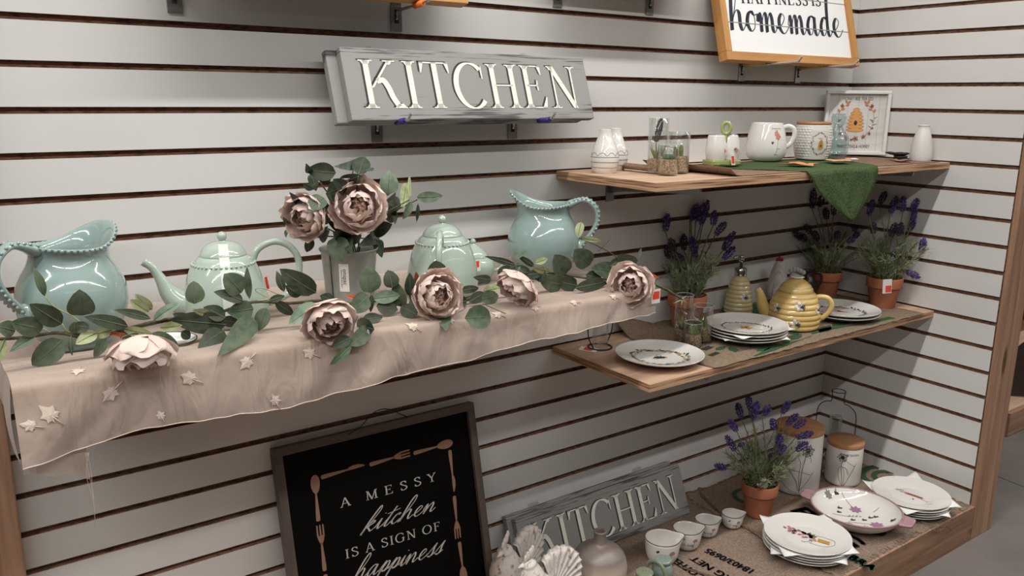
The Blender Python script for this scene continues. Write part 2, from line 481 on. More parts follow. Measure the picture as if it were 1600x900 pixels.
CURSIVE = {  # x-height 1; one running stroke per letter plus extra strokes
 'h': ([(0, 0), (.30, .9), (.52, 1.9), (.42, 2.35), (.25, 1.9), (.14, .9), (.10, 0), (.22, .6), (.42, .98), (.56, .85), (.56, .3), (.66, .02), (.86, .30)], [], .86),
 'o': ([(0, .3), (.14, .75), (.40, 1.0), (.20, .85), (.10, .4), (.26, .02), (.48, .2), (.52, .7), (.38, 1.0), (.50, .82), (.72, .86)], [], .70),
 'm': ([(0, .5), (.12, .95), (.17, .6), (.15, 0), (.26, .6), (.40, .98), (.48, .75), (.46, 0), (.57, .6), (.71, .98), (.80, .7), (.80, .2), (.90, .02), (1.08, .3)], [], 1.08),
 'n': ([(0, .5), (.12, .95), (.17, .6), (.15, 0), (.28, .6), (.46, .98), (.57, .7), (.56, .2), (.66, .02), (.86, .32)], [], .86),
 'e': ([(0, .25), (.28, .45), (.46, .80), (.32, 1.0), (.14, .70), (.14, .25), (.32, .0), (.52, .12), (.70, .42)], [], .66),
 'a': ([(0, .3), (.30, .98), (.50, .92), (.28, .95), (.10, .5), (.18, .04), (.38, .20), (.55, .98), (.53, .3), (.64, .0), (.84, .30)], [], .84),
 'd': ([(0, .3), (.30, .98), (.46, .9), (.28, .95), (.10, .5), (.18, .04), (.40, .25), (.58, 1.2), (.74, 2.2), (.66, 2.3), (.57, 1.4), (.52, .35), (.62, .0), (.82, .30)], [], .82),
 'k': ([(0, 0), (.34, .9), (.60, 1.9), (.54, 2.35), (.40, 2.0), (.18, .9), (.06, -.15), (.22, .55), (.50, .98), (.58, .80), (.30, .50), (.46, .2), (.60, .0), (.80, .30)], [], .80),
 'i': ([(0, .2), (.20, .98), (.17, .35), (.26, .0), (.46, .30)], [[(.28, 1.36), (.31, 1.42)]], .44),
 't': ([(0, .2), (.36, 1.2), (.46, 1.8), (.30, 1.0), (.20, .2), (.32, .0), (.52, .30)], [[(.02, 1.24), (.40, 1.33), (.78, 1.44)]], .50),
 'c': ([(0, .25), (.26, .85), (.46, .92), (.40, .78), (.42, .98), (.20, .8), (.10, .35), (.26, .0), (.44, .10), (.62, .36)], [], .60),
 'p': ([(0, .2), (.28, 1.05), (.20, .4), (.0, -.95), (.18, .1), (.40, .92), (.56, .85), (.54, .35), (.34, .05), (.26, .2), (.45, .05), (.70, .35)], [], .70),
 's': ([(0, .2), (.30, .9), (.44, 1.25), (.40, .8), (.42, .3), (.26, .02), (.12, .14), (.36, .08), (.60, .34)], [], .58),
}
def cursive_text(s, slant=.25, gap=0.0):
    """returns list of pen paths (2-D) and the length"""
    paths = []; x = 0; run = []
    for ch in s:
        main, ex, w = CURSIVE[ch]
        run += [(px+x, py) for px, py in main]
        for e in ex: paths.append([(px+x, py) for px, py in e])
        x += w+gap
    paths.insert(0, run)
    return [[(px+slant*py, py) for px, py in p] for p in paths], x

def font_polys(s, size=1.0):
    """plain sans lettering from the built-in font: (verts 2-D, faces), width"""
    cu = bpy.data.curves.new('lettering', 'FONT'); cu.body = s; cu.size = size; cu.resolution_u = 3
    o = bpy.data.objects.new('lettering', cu); COL.objects.link(o)
    bpy.context.view_layer.update()
    me = o.to_mesh()
    vs = [(v.co.x, v.co.y) for v in me.vertices]; fs = [tuple(p.vertices) for p in me.polygons]
    o.to_mesh_clear(); bpy.data.objects.remove(o); bpy.data.curves.remove(cu)
    w = max((v[0] for v in vs), default=0)
    return vs, fs, w

# ------------------------------------------------------------------ materials of the place
M_lam = mat('white_laminate', rgb(214, 212, 209), 0.42, spec=0.4, noise=((1.2, 1.2, 5), rgb(206, 204, 201), 0.4, 0.7))
M_mdf = mat('groove_fibreboard', rgb(150, 116, 96), 0.9, spec=0.1, noise=((60, 60, 220), rgb(98, 70, 56), 0.45, 0.7), bump=((200, 200, 500), 0.5, 0.001))
M_pine = wood_mat('pine_upright', rgb(182, 146, 120), rgb(134, 98, 76), 'z', 0.55, knots=True)
M_pine_x = wood_mat('pine_board', rgb(172, 136, 110), rgb(126, 92, 70), 'x', 0.6, knots=True)
M_ply = wood_mat('plywood_face', rgb(208, 178, 152), rgb(178, 144, 118), 'x', 0.5)
M_plyedge = ply_edge_mat('plywood_edge')
M_conc = mat('concrete', rgb(108, 101, 96), 0.55, spec=0.3, noise=((2.5, 2.5, 2.5), rgb(90, 85, 81), 0.4, 0.7))
M_steel = mat('bracket_steel', rgb(150, 150, 148), 0.35, metal=0.85)
M_zinc = mat('zinc_plate', rgb(168, 166, 162), 0.38, metal=0.8, noise=((40, 40, 40), rgb(130, 128, 126), 0.4, 0.7))
M_darkslot = mat('dark_slot', rgb(40, 36, 34), 0.8)
M_ceil = mat('ceiling_paint', rgb(120, 116, 112), 0.9)

P76 = 0.0762
def groove_z(k): return 1.302 - P76*(k-4)
def slatwall(name, a0, a1, place):
    mb = MB(); prof = []; z = 0.0
    prof.append((0.0, 0.0))
    marks = []
    for k in range(20, -12, -1):
        g = groove_z(k)
        prof += [(0, g-.0058), (.011, g-.0058), (.011, g+.013), (.0055, g+.013), (.0055, g+.0058), (0, g+.0058)]
    prof.append((0, 2.50))
    for i in range(len(prof)-1):
        (d0, z0), (d1, z1) = prof[i], prof[i+1]
        face = 0 if (d0 == 0 and d1 == 0) else 1
        mb.add([place(a0, d0, z0), place(a1, d0, z0), place(a1, d1, z1), place(a0, d1, z1)], [(0, 1, 2, 3)], face)
    # back and ends of the panel
    mb.add([place(a0, .019, 0), place(a1, .019, 0), place(a1, .019, 2.5), place(a0, .019, 2.5)], [(3, 2, 1, 0)], 1)
    for a in (a0, a1):
        for k in range(20, -13, -1):
            lo = groove_z(k+1)+.0058 if k < 20 else 0.0
            hi = groove_z(k)-.0058 if k > -12 else 2.5
            mb.add([place(a, 0, lo), place(a, .019, lo), place(a, .019, hi), place(a, 0, hi)], [(0, 1, 2, 3)], 1)
            mb.add([place(a, .0112, hi), place(a, .019, hi), place(a, .019, hi+.0116), place(a, .0112, hi+.0116)], [(0, 1, 2, 3)], 1)
    return struct(mb.build(name, [M_lam, M_mdf]))
slatwall('wall_back', -2.455, -0.0008, lambda a, d, z: (a, d, z))
slatwall('wall_right', -0.545, 0.019, lambda a, d, z: (d, a, z))

struct(MB().box(-9, 7, -9, 4, -0.05, 0.0).build('floor', M_conc))
struct(MB().box(-9, 7, -9, 4, 3.12, 3.17).build('ceiling', M_ceil))
# uprights at both ends of the bay
struct(MB().box(-2.62, -2.456, -0.03, 0.09, 0, 2.5, bev=.003).build('trim_1', M_pine))
mb = MB().box(.003, .128, -.563, -.5465, 0, 2.5, bev=.0025); mb.box(.022, .127, -.5466, -.46, 0, 2.5)
struct(mb.build('trim_2', M_pine))

# low platform that fills the bay
plat = thing('display_platform', 'low pine platform across the bottom of the bay, covered in burlap', 'platform', (-1.23, -.28, 0))
MB().box(-1.22, 1.228, -.283, -.265, 0.0005, .1155, bev=.002).build('front_board', M_pine_x, plat)
MB().box(-1.22, 1.228, -.265, .279, .098, .114).build('deck_panel', M_ply, plat)

# ------------------------------------------------------------------ shelves
def shelf(name, label, x0, x1, yf, ztop):
    mb = MB(); c = ((x0+x1)/2, yf/2, ztop)
    a0, a1, b0, b1 = x0-c[0], x1-c[0], yf-c[1], -.0015-c[1]
    e = .0008
    vs = [(a0, b0, 0), (a1, b0, 0), (a1, b1, 0), (a0, b1, 0), (a0, b0, -.019), (a1, b0, -.019), (a1, b1, -.019), (a0, b1, -.019)]
    mb.add(vs, [(0, 1, 2, 3), (7, 6, 5, 4)], 0)
    mb.add(vs, [(4, 5, 1, 0), (5, 6, 2, 1), (6, 7, 3, 2), (7, 4, 0, 3)], 1)
    o = mb.build(name, [M_ply, M_plyedge], None, c)
    return tag(o, label, 'shelf', 'plywood shelves on the slatwall')
ZT, ZM, ZL, ZD = 1.152, 0.694, 0.905, 0.117
shelf('plywood_shelf', 'upper right plywood shelf holding the mug and beehive picture tray', -1.226, -.002, -.352, ZT)
shelf('plywood_shelf', 'middle right plywood shelf holding the beehive teapot', -1.226, -.002, -.361, ZM)
shelf('plywood_shelf', 'left shelf hidden under the blush cloth and garland', -2.453, -1.230, -.352, ZL)

def bracket(x, ztop, label, ln=.31):
    b = thing('shelf_bracket', label, 'bracket', (x, 0, ztop-.020), 0, 'steel brackets under the shelves')
    MB().box(-.014, .014, -.003, .0, -.068, -.004, bev=.001).build('back_plate', M_zinc, b)
    mb = MB()
    prof = [(-.003, -.046), (-.003, -.001), (-ln, -.001)] + [(-ln-.008*math.sin(t), -.010+.009*math.cos(t)) for t in (.6, 1.2, 1.8, 2.4)] + [(-ln, -.019), (-.06, -.036)]
    n = len(prof)
    vs = [(-.003, p[0], p[1]) for p in prof] + [(.003, p[0], p[1]) for p in prof]
    mb.add(vs, [tuple(range(n)), tuple(range(2*n-1, n-1, -1))] + [(i, i+n, (i+1) % n+n, (i+1) % n) for i in range(n)], 0)
    mb.build('arm', M_steel, b)
    return b
bracket(-1.045, ZT, 'steel bracket under the left end of the upper right shelf')
bracket(-.135, ZT, 'steel bracket under the right end of the upper right shelf')
bracket(-1.02, ZM, 'steel bracket under the left end of the middle right shelf')
bracket(-.105, ZM, 'steel bracket under the right end of the middle right shelf')
bracket(-2.2, ZL, 'steel bracket under the left end of the cloth covered shelf')
bracket(-1.45, ZL, 'steel bracket under the right end of the cloth covered shelf')
# small cup hook screwed under the middle shelf
p = at_y(1100, 588, -.335)
mb = MB(); mb.tube([(0, 0, 0), (0, 0, -.006)] + [(0, -.007+.007*math.cos(t), -.006-.009*math.sin(t)) for t in (.5, 1.1, 1.7, 2.3, 2.8)], .0012, 8)
tag(mb.build('cup_hook', M_steel, None, (p.x, -.335, ZM-.019)), 'small silver cup hook screwed under the middle shelf edge', 'hook')

# ------------------------------------------------------------------ slatwall hooks
M_chrome = mat('hook_chrome', rgb(200, 198, 194), 0.18, metal=1.0)
M_purple = mat('purple_vinyl', rgb(58, 40, 112), 0.4)
M_orange = mat('orange_vinyl', rgb(226, 120, 52), 0.45)
M_yellow = mat('yellow_vinyl', rgb(206, 172, 84), 0.5)
def hook(x, zp, length, sleeve, sl0, sl1, label, rise=.016, zr=None):
    """zp: bottom of plate; rod leaves the wall near the plate's middle"""
    h = thing('slatwall_hook', label, 'hook', (x, 0, zp), 0, 'slatwall display hooks')
    mb = MB().box(-.0135, .0135, -.0035, 0, 0, .052, 0, bev=.0012); mb.box(-.012, .012, -.002, .009, .049, .058)
    mb.box(-.0045, .0045, -.0042, -.0030, .016, .044, 1)
    mb.build('back_plate', [M_zinc, M_darkslot], h)
    z0 = .041
    pts = [(0, -.004, z0-.018), (0, -.006, z0-.004), (0, -.012, z0), (0, -length*.45, z0+.004), (0, -length+.018, z0+.009), (0, -length+.008, z0+.013), (0, -length, z0+rise+.006)]
    MB().tube(catmull(pts, 5), .0028, 10).build('prong', M_chrome, h)
    if sleeve:
        MB().tube([(0, -sl0, z0+.004), (0, -(sl0+sl1)/2, z0+.0055), (0, -sl1, z0+.0075)], .0062, 14).build('sleeve', sleeve, h)
    return h
hook(-1.717, 1.234, .155, M_purple, .092, .128, 'steel hook with purple sleeve under the left half of the upper grey sign')
hook(-1.362, 1.234, .165, M_purple, .105, .146, 'steel hook with purple sleeve under the right half of the upper grey sign')
hook(-.553, 1.381, .203, M_yellow, .010, .088, 'steel hook with yellow sleeve under the left side of the white framed sign')
hook(-.291, 1.380, .203, M_yellow, .010, .088, 'steel hook with yellow sleeve under the right side of the white framed sign')
hook(-1.665, 1.464, .15, M_orange, .085, .118, 'steel hook with orange tip holding the wood framed sign at the top')
hook(-2.112, 1.474, .15, None, 0, 0, 'steel hook on the wall at the top left, no sleeve showing')
hook(-1.234, 1.540, .15, None, 0, 0, 'steel hook at the top edge just right of the wood frame')
hook(-.930, 1.541, .15, None, 0, 0, 'steel hook at the top edge left of the white framed sign')

# ------------------------------------------------------------------ signs
class Board:
    """a leaning board: local x along its width, z up its face, front face at local y = 0 (towards -y)"""
    def __init__(s, o, theta):
        s.o = Vector(o); s.th = theta
        s.X = Vector((1, 0, 0)); s.Z = Vector((0, math.sin(theta), math.cos(theta))); s.Y = Vector((0, math.cos(theta), -math.sin(theta)))
    def loc(s, u, v):
        r = Vector(_ray(u, v)); c = Vector(CAM); t = (s.o-c).dot(s.Y)/r.dot(s.Y); p = c+r*t-s.o
        return p.dot(s.X), p.dot(s.Z)
    def root(s, name, label, cat, group=None):
        e = thing(name, label, cat, s.o, 0, group); e.rotation_euler = (-s.th, 0, 0); return e
def flat(polys, y, mb=None, m=0, thick=0.0):
    """2-D polygons laid on a board face at depth y (a thin printed film)"""
    mb = mb or MB()
    for q in polys:
        n = len(q)
        a = sum(q[i][0]*q[(i+1) % n][1]-q[(i+1) % n][0]*q[i][1] for i in range(n))
        if a < 0: q = q[::-1]
        mb.add([(p[0], y, p[1]) for p in q], [tuple(range(n))], m)
    return mb
def fit(polys, w, a, b, h):
    """map lettering (length w, cap height 1) so its base line runs a -> b with cap height h"""
    ax = np.array(a); bx = (np.array(b)-ax)/w; up = np.array([-bx[1], bx[0]]); up = up/np.linalg.norm(up)*h
    return [[tuple(ax+bx*p[0]+up*p[1]) for p in q] for q in polys]

def distressed(name, c, dark, L, H):
    m = bpy.data.materials.new(name); m.use_nodes = True
    nt = m.node_tree; b = nt.nodes['Principled BSDF']; K = nt.links.new
    tc = nt.nodes.new('ShaderNodeTexCoord')
    mp = nt.nodes.new('ShaderNodeMapping'); mp.inputs['Scale'].default_value = (9, 40, 260)
    nz = nt.nodes.new('ShaderNodeTexNoise'); nz.inputs['Scale'].default_value = 1; nz.inputs['Detail'].default_value = 3
    mp2 = nt.nodes.new('ShaderNodeMapping'); mp2.inputs['Scale'].default_value = (5, 5, 14)
    n2 = nt.nodes.new('ShaderNodeTexNoise'); n2.inputs['Scale'].default_value = 1; n2.inputs['Detail'].default_value = 1
    sx = nt.nodes.new('ShaderNodeSeparateXYZ')
    # worn along the two long edges
    ab = nt.nodes.new('ShaderNodeMath'); ab.operation = 'SUBTRACT'; ab.inputs[1].default_value = H/2
    aa = nt.nodes.new('ShaderNodeMath'); aa.operation = 'ABSOLUTE'
    er = nt.nodes.new('ShaderNodeMapRange'); er.inputs['From Min'].default_value = H*.25; er.inputs['From Max'].default_value = H*.5
    er.inputs['To Min'].default_value = 0.10; er.inputs['To Max'].default_value = 0.34
    su = nt.nodes.new('ShaderNodeMath'); su.operation = 'ADD'
    s2 = nt.nodes.new('ShaderNodeMath'); s2.operation = 'MULTIPLY_ADD'; s2.inputs[1].default_value = 0.55
    th = nt.nodes.new('ShaderNodeMapRange'); th.inputs['From Min'].default_value = 1.08; th.inputs['From Max'].default_value = 1.18
    mx = nt.nodes.new('ShaderNodeMix'); mx.data_type = 'RGBA'; mx.inputs['A'].default_value = c; mx.inputs['B'].default_value = dark
    K(tc.outputs['Object'], mp.inputs['Vector']); K(mp.outputs['Vector'], nz.inputs['Vector'])
    K(tc.outputs['Object'], mp2.inputs['Vector']); K(mp2.outputs['Vector'], n2.inputs['Vector'])
    K(tc.outputs['Object'], sx.inputs['Vector']); K(sx.outputs['Z'], ab.inputs[0]); K(ab.outputs[0], aa.inputs[0]); K(aa.outputs[0], er.inputs['Value'])
    K(nz.outputs['Fac'], su.inputs[0]); K(er.outputs['Result'], su.inputs[1])
    K(n2.outputs['Fac'], s2.inputs[0]); K(su.outputs[0], s2.inputs[2])
    K(s2.outputs[0], th.inputs['Value']); K(th.outputs['Result'], mx.inputs['Factor'])
    K(mx.outputs['Result'], b.inputs['Base Color']); b.inputs['Roughness'].default_value = 0.6
    return m
M_grey = distressed('distressed_grey_paint', rgb(142, 141, 137), rgb(72, 71, 70), .61, .148)
M_cream = mat('cream_letter_paint', rgb(232, 230, 218), 0.6, noise=((8, 8, 300), rgb(200, 198, 188), 0.55, 0.75))
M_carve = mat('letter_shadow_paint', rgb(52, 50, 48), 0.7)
M_tab = glass_mat('clear_tab', (.95, .95, .94, 1), .35)
KT, KW = serif_text('KITCHEN', .115, .032, .035)

def grey_sign(o, theta, W, H, label, back_label, dx_back, dz_back):
    bd = Board(o, theta); r = bd.root('kitchen_sign', label, 'sign', 'grey KITCHEN plank signs')
    MB().box(0, W, 0, .019, 0, H, bev=.0025).build('board', M_grey, r)
    a = (W*.05, H*.165); b = (W*.95, H*.165); h = H*.665
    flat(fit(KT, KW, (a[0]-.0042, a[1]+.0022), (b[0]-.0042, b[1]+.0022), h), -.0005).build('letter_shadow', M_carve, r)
    flat(fit(KT, KW, a, b, h), -.0010).build('lettering', M_cream, r)
    r2 = bd.root('kitchen_sign', back_label, 'sign', 'grey KITCHEN plank signs')
    off = bd.X*dx_back + bd.Y*.0205 + bd.Z*dz_back
    r2.location = bd.o + off
    MB().box(0, W, 0, .019, 0, H, bev=.0025).build('board', M_grey, r2)
    for fx in (.17, .80):
        MB().lathe([(.019, 0), (.019, .0015)], 24).xf(Matrix.Translation((W*fx, .017, H-.001)) @ Matrix.Rotation(math.pi/2, 4, 'X')).build('hanging_tab', M_tab, r2)
    return bd
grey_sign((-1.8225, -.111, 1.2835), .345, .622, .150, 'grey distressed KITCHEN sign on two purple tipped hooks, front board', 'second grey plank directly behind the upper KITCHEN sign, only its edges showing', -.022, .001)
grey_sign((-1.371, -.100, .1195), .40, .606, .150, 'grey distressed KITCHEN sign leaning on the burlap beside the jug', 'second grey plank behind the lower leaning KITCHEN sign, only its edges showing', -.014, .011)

# white HAPPINESS IS homemade sign in a honey wood frame
M_honey = wood_mat('honey_wood', rgb(206, 154, 92), rgb(170, 116, 62), 'x', .5)
M_honey_z = wood_mat('honey_wood_upright', rgb(206, 154, 92), rgb(170, 116, 62), 'z', .5)
M_white = mat('white_board', rgb(238, 238, 236), 0.55)
M_ink = mat('navy_ink', rgb(36, 42, 54), 0.6)
M_seam = mat('plank_seam', rgb(150, 146, 140), 0.8)
bd = Board((-.731, -.101, 1.4335), .26); W, H, F = .608, .42, .024
r = bd.root('framed_sign', 'white plank sign reading homemade in a honey wood frame, top right', 'sign')
for z0 in (0, H-F): MB().box(0, W, 0, .030, z0, z0+F, bev=.0015).build('frame_rail', M_honey, r)
for x0 in (0, W-F): MB().box(x0, x0+F, 0, .030, F, H-F, bev=.0015).build('frame_stile', M_honey_z, r)
MB().box(F, W-F, .010, .020, F, H-F).build('panel', M_white, r)
cp, cw = cursive_text('homemade', 0.02)
polys = []
for p in cp: polys += ribbon(catmull(p, 7), .045, .19, 1.6, downonly=True)
a = bd.loc(1146, 45); b = bd.loc(1322, 57); x = bd.loc(1160, 14)
polys = fit(polys, cw, a, b, 1.0*(x[1]-a[1])*1.0)
flat(polys, .0096).build('script_lettering', M_ink, r)
tp, tw = serif_text('HAPPINESS IS', .16, .05, .05, .30)
a = bd.loc(1163, 3); b = bd.loc(1288, 8)
flat(fit(tp, tw, a, b, .033), .0096).build('capital_lettering', M_ink, r)
mb = MB()
for u, v in ((1142, 32), (1228, -6)):
    z = bd.loc(u, v)[1]; mb.box(F, W-F, .0094, .0099, z-.0012, z+.0012)
mb.build('plank_seam', M_seam, r)

# wood framed sign whose lower rail shows at the very top
bd = Board((-2.155, -.105, 1.5195), .22); W, H = .606, .40
r = bd.root('framed_sign', 'honey wood framed sign cut off by the top edge, left', 'sign')
for z0 in (0, H-F): MB().box(0, W, 0, .030, z0, z0+F, bev=.0015).build('frame_rail', M_honey, r)
for x0 in (0, W-F): MB().box(x0, x0+F, 0, .030, F, H-F, bev=.0015).build('frame_stile', M_honey_z, r)
MB().box(F, W-F, .010, .020, F, H-F).build('panel', M_white, r)
# unseen sign on the two short hooks above, kept for the shadow it casts
bd = Board((-1.29, -.10, 1.603), .22); W = .46
r = bd.root('framed_sign', 'unseen framed sign above the top edge, on the two plain hooks, kept for its shadow', 'sign')
for z0 in (0, H-F): MB().box(0, W, 0, .030, z0, z0+F, bev=.0015).build('frame_rail', M_honey, r)
for x0 in (0, W-F): MB().box(x0, x0+F, 0, .030, F, H-F, bev=.0015).build('frame_stile', M_honey_z, r)
MB().box(F, W-F, .010, .020, F, H-F).build('panel', M_white, r)

# black A MESSY kitchen sign leaning at the bottom
M_taupe = wood_mat('taupe_frame', rgb(104, 92, 84), rgb(82, 72, 66), 'x', .55)
M_taupe_z = wood_mat('taupe_frame_upright', rgb(104, 92, 84), rgb(82, 72, 66), 'z', .55)
M_black = mat('black_board', rgb(9, 8, 8), 0.7, spec=.12)
M_bronze = mat('bronze_print', rgb(158, 120, 100), 0.6)
M_chalk = mat('chalk_print', rgb(206, 202, 196), 0.7)
bd = Board((-1.988, -.1265, .1225), .2165); W, H, F = .503, .489, .0185
r = bd.root('framed_sign', 'black framed sign with cutlery border and A MESSY kitchen lettering, leaning at the bottom', 'sign')
for z0 in (0, H-F): MB().box(0, W, 0, .026, z0, z0+F, bev=.001).build('frame_rail', M_taupe, r)
for x0 in (0, W-F): MB().box(x0, x0+F, 0, .026, F, H-F, bev=.001).build('frame_stile', M_taupe_z, r)
MB().box(F, W-F, .010, .018, F, H-F).build('panel', M_black, r)
def cutlery(kind, a, b):
    """flat silhouette from handle end a to tip b"""
    a = np.array(a); b = np.array(b); d = b-a; L = np.linalg.norm(d); d /= L; n = np.array([-d[1], d[0]])
    def at(s, w): return tuple(a+d*L*s+n*w)
    h = [at(0, -.0045), at(-.02, 0), at(0, .0045), at(.10, .0048), at(.60, .0018), at(.60, -.0018), at(.10, -.0048)]
    out = [h]
    if kind == 'spoon':
        c = [at(.80+.21*math.cos(t), .0105*math.sin(t)*(1+.15*math.cos(t))) for t in np.linspace(0, 2*math.pi, 22)[:-1]]
        out.append(c)
    elif kind == 'knife':
        out.append([at(.55, -.0022), at(.62, .004), at(.72, .0062), at(.85, .0056), at(.96, .0020), at(1, -.0020), at(.8, -.0026)])
    else:
        out.append([at(.56, -.0018), at(.66, -.0062), at(.76, -.0088), at(.76, .0088), at(.66, .0062), at(.56, .0018)])
        for w in (-.0068, 0, .0068): out.append([at(.75, w-.0020), at(.98, w-.0016), at(1, w), at(.98, w+.0016), at(.75, w+.0020)])
    return out
polys = []
for kind, p, q in (('spoon', (500, 815), (494, 744)), ('knife', (505, 747), (573, 727)), ('fork', (581, 727), (644, 708)), ('spoon', (650, 709), (710, 692)),
                   ('knife', (706, 705), (713, 770)), ('fork', (713, 777), (719, 843)), ('spoon', (721, 849), (729, 912)), ('fork', (510, 893), (502, 821)), ('knife', (511, 900), (518, 960))):
    polys += cutlery(kind, bd.loc(*p), bd.loc(*q))
flat(polys, .0096).build('cutlery_print', M_bronze, r)
def on_board(text, a, b, h, T, t, tr, sp):
    q, w = serif_text(text, T, t, tr, sp); return fit(q, w, bd.loc(*a), bd.loc(*b), h)
polys = on_board('A MESSY', (535, 795), (685, 752), .0205, .11, .05, .48, .62)
polys += on_board('IS A SIGN OF', (543, 875), (692, 829), .0205, .11, .05, .13, .40)
for txt, a, b, h in (('kitchen', (566, 836), (681, 799), .021), ('happiness', (552, 911), (692, 866), .022)):
    cp, cw = cursive_text(txt, .42)
    for p in cp: polys += fit(ribbon(catmull(p, 7), .06, .12, 1.2, downonly=True), cw, bd.loc(*a), bd.loc(*b), h)
flat(polys, .0095).build('lettering', M_chalk, r)
M_twine = mat('dark_twine', rgb(58, 46, 40), .9)
pts = [at_y(534, 684, -.020), at_y(556, 672, -.024), at_y(567, 663, -.022), at_y(580, 648, -.014), at_y(594, 640, -.010), at_y(610, 640, -.010), at_y(628, 648, -.013), at_y(650, 656, -.016)]
MB().tube(catmull([tuple(p) for p in pts], 5), .0011, 6).build('hanging_cord', M_twine, None)
o = bpy.data.objects['hanging_cord']; o.parent = r; o.matrix_parent_inverse = (Matrix.Translation(bd.o) @ Matrix.Rotation(-bd.th, 4, 'X')).inverted()

# ------------------------------------------------------------------ blush cloth over the left shelf
def sstep(a, b, x):
    t = min(1, max(0, (x-a)/(b-a))); return t*t*(3-2*t)
from mathutils import noise as mnoise
M_cloth = sheer_mat('blush_chiffon', rgb(199, 180, 166), .16)
M_stitch = mat('white_embroidery', rgb(208, 190, 176), .7, bump=((500, 500, 500), .6, .0006))
HEM = [(-2.457, .818), (-2.374, .828), (-2.288, .840), (-2.199, .836), (-2.071, .825), (-1.933, .838), (-1.837, .840), (-1.69, .848), (-1.52, .857), (-1.379, .861), (-1.222, .864)]
def hem_z(x):
    for (x0, z0), (x1, z1) in zip(HEM, HEM[1:]):
        if x <= x1: return z0+(z1-z0)*(x-x0)/(x1-x0)
    return HEM[-1][1]
def cloth_top(x, y):
    lf = sstep(-1.3, -2.45, x)
    z = .9165 + .030*sstep(-.055, -.004, y) + .020*lf*math.exp(-((y+.33)/.10)**2)
    z += .006*abs(mnoise.noise((x*4, y*26, 1.3))) + .004*mnoise.noise((x*9, y*14, 4.1))*.5
    return max(z, .9155)
YF = -.357
def cloth_pt(x, s):
    """s < 0: on the shelf top (distance back from the front edge); s > 0: hanging down in front"""
    ztf = cloth_top(x, YF+.01)
    if s <= 0:
        y = YF+.010 - s
        return Vector((x, min(y, -.0035), cloth_top(x, y)))
    R = .012
    rip = .024*mnoise.noise((x*5, s*2, .5)) + .011*mnoise.noise((x*16+s*9, s*7, 2.5)) + .004*mnoise.noise((x*40+s*20, s*12, 7.5))
    amt = sstep(0, .09, s)
    if s < R*1.57:
        a = s/R
        return Vector((x, YF+.010 - R*math.sin(a) - abs(rip)*amt, ztf-R*(1-math.cos(a))))
    return Vector((x, YF+.010-R - abs(rip)*amt - .004*amt, ztf-R-(s-R*1.57)))
mb = MB(); P = []
nx = 150
for i in range(nx+1):
    x = -2.457+(2.457-1.222)*i/nx
    smax = cloth_top(x, YF+.01)-hem_z(x)+.0068 + .003*mnoise.noise((x*30, 0, 0))
    row = [cloth_pt(x, -.345+.345*j/40) for j in range(40)]
    row += [cloth_pt(x, smax*j/26) for j in range(27)]
    P.append([tuple(p) for p in row])
mb.grid(P)
# left end hanging down beside the shelf, and the doubled inner layer at its front corner
P = []
for j in range(17):
    y = YF+.004+(-YF-.03)*j/16
    zt = cloth_top(-2.457, y); zb = .806+.05*j/16
    P.append([(-2.4575-.006*math.sin(3.0*k/10)-.003*math.sin(y*40)*k/10, y, zt+(zb-zt)*k/10) for k in range(11)])
mb.grid(P)
P = []
for i in range(9):
    x = -2.456+.082*i/8
    zb = .803-.026*(i/8)**1.2+.004*math.sin(i*1.4)
    P.append([(x, -.3565+.002*math.sin(i*1.3+k*.5), .90+(zb-.90)*k/8) for k in range(9)])
mb.grid(P)
cloth = tag(mb.build('shelf_cloth', M_cloth), 'sheer blush cloth with embroidered leaves draped over the left shelf', 'cloth')
hm = MB(); hp = []
for i in range(nx+1):
    x = -2.457+(2.457-1.222)*i/nx
    hp.append(tuple(cloth_pt(x, cloth_top(x, YF+.01)-hem_z(x)+.0068 + .003*mnoise.noise((x*30, 0, 0)))))
hm.tube(hp, .0009, 6); hm.build('hem', M_stitch, cloth)
def maple(n=1.0, seed=0):
    """outline of a five lobed leaf, unit size, stem down"""
    rr = random.Random(seed); pts = []
    lob = [(-90, .20), (-62, .58), (-44, .46), (-18, .80), (4, .56), (28, .92), (50, .62), (70, .74), (90, 1.08), (110, .74), (130, .62), (152, .92), (176, .56), (198, .80), (224, .46), (242, .58)]
    for a, r in lob:
        r2 = r*(1+.12*rr.uniform(-1, 1)); pts.append((r2*math.cos(math.radians(a))*.8, r2*math.sin(math.radians(a))))
    return pts
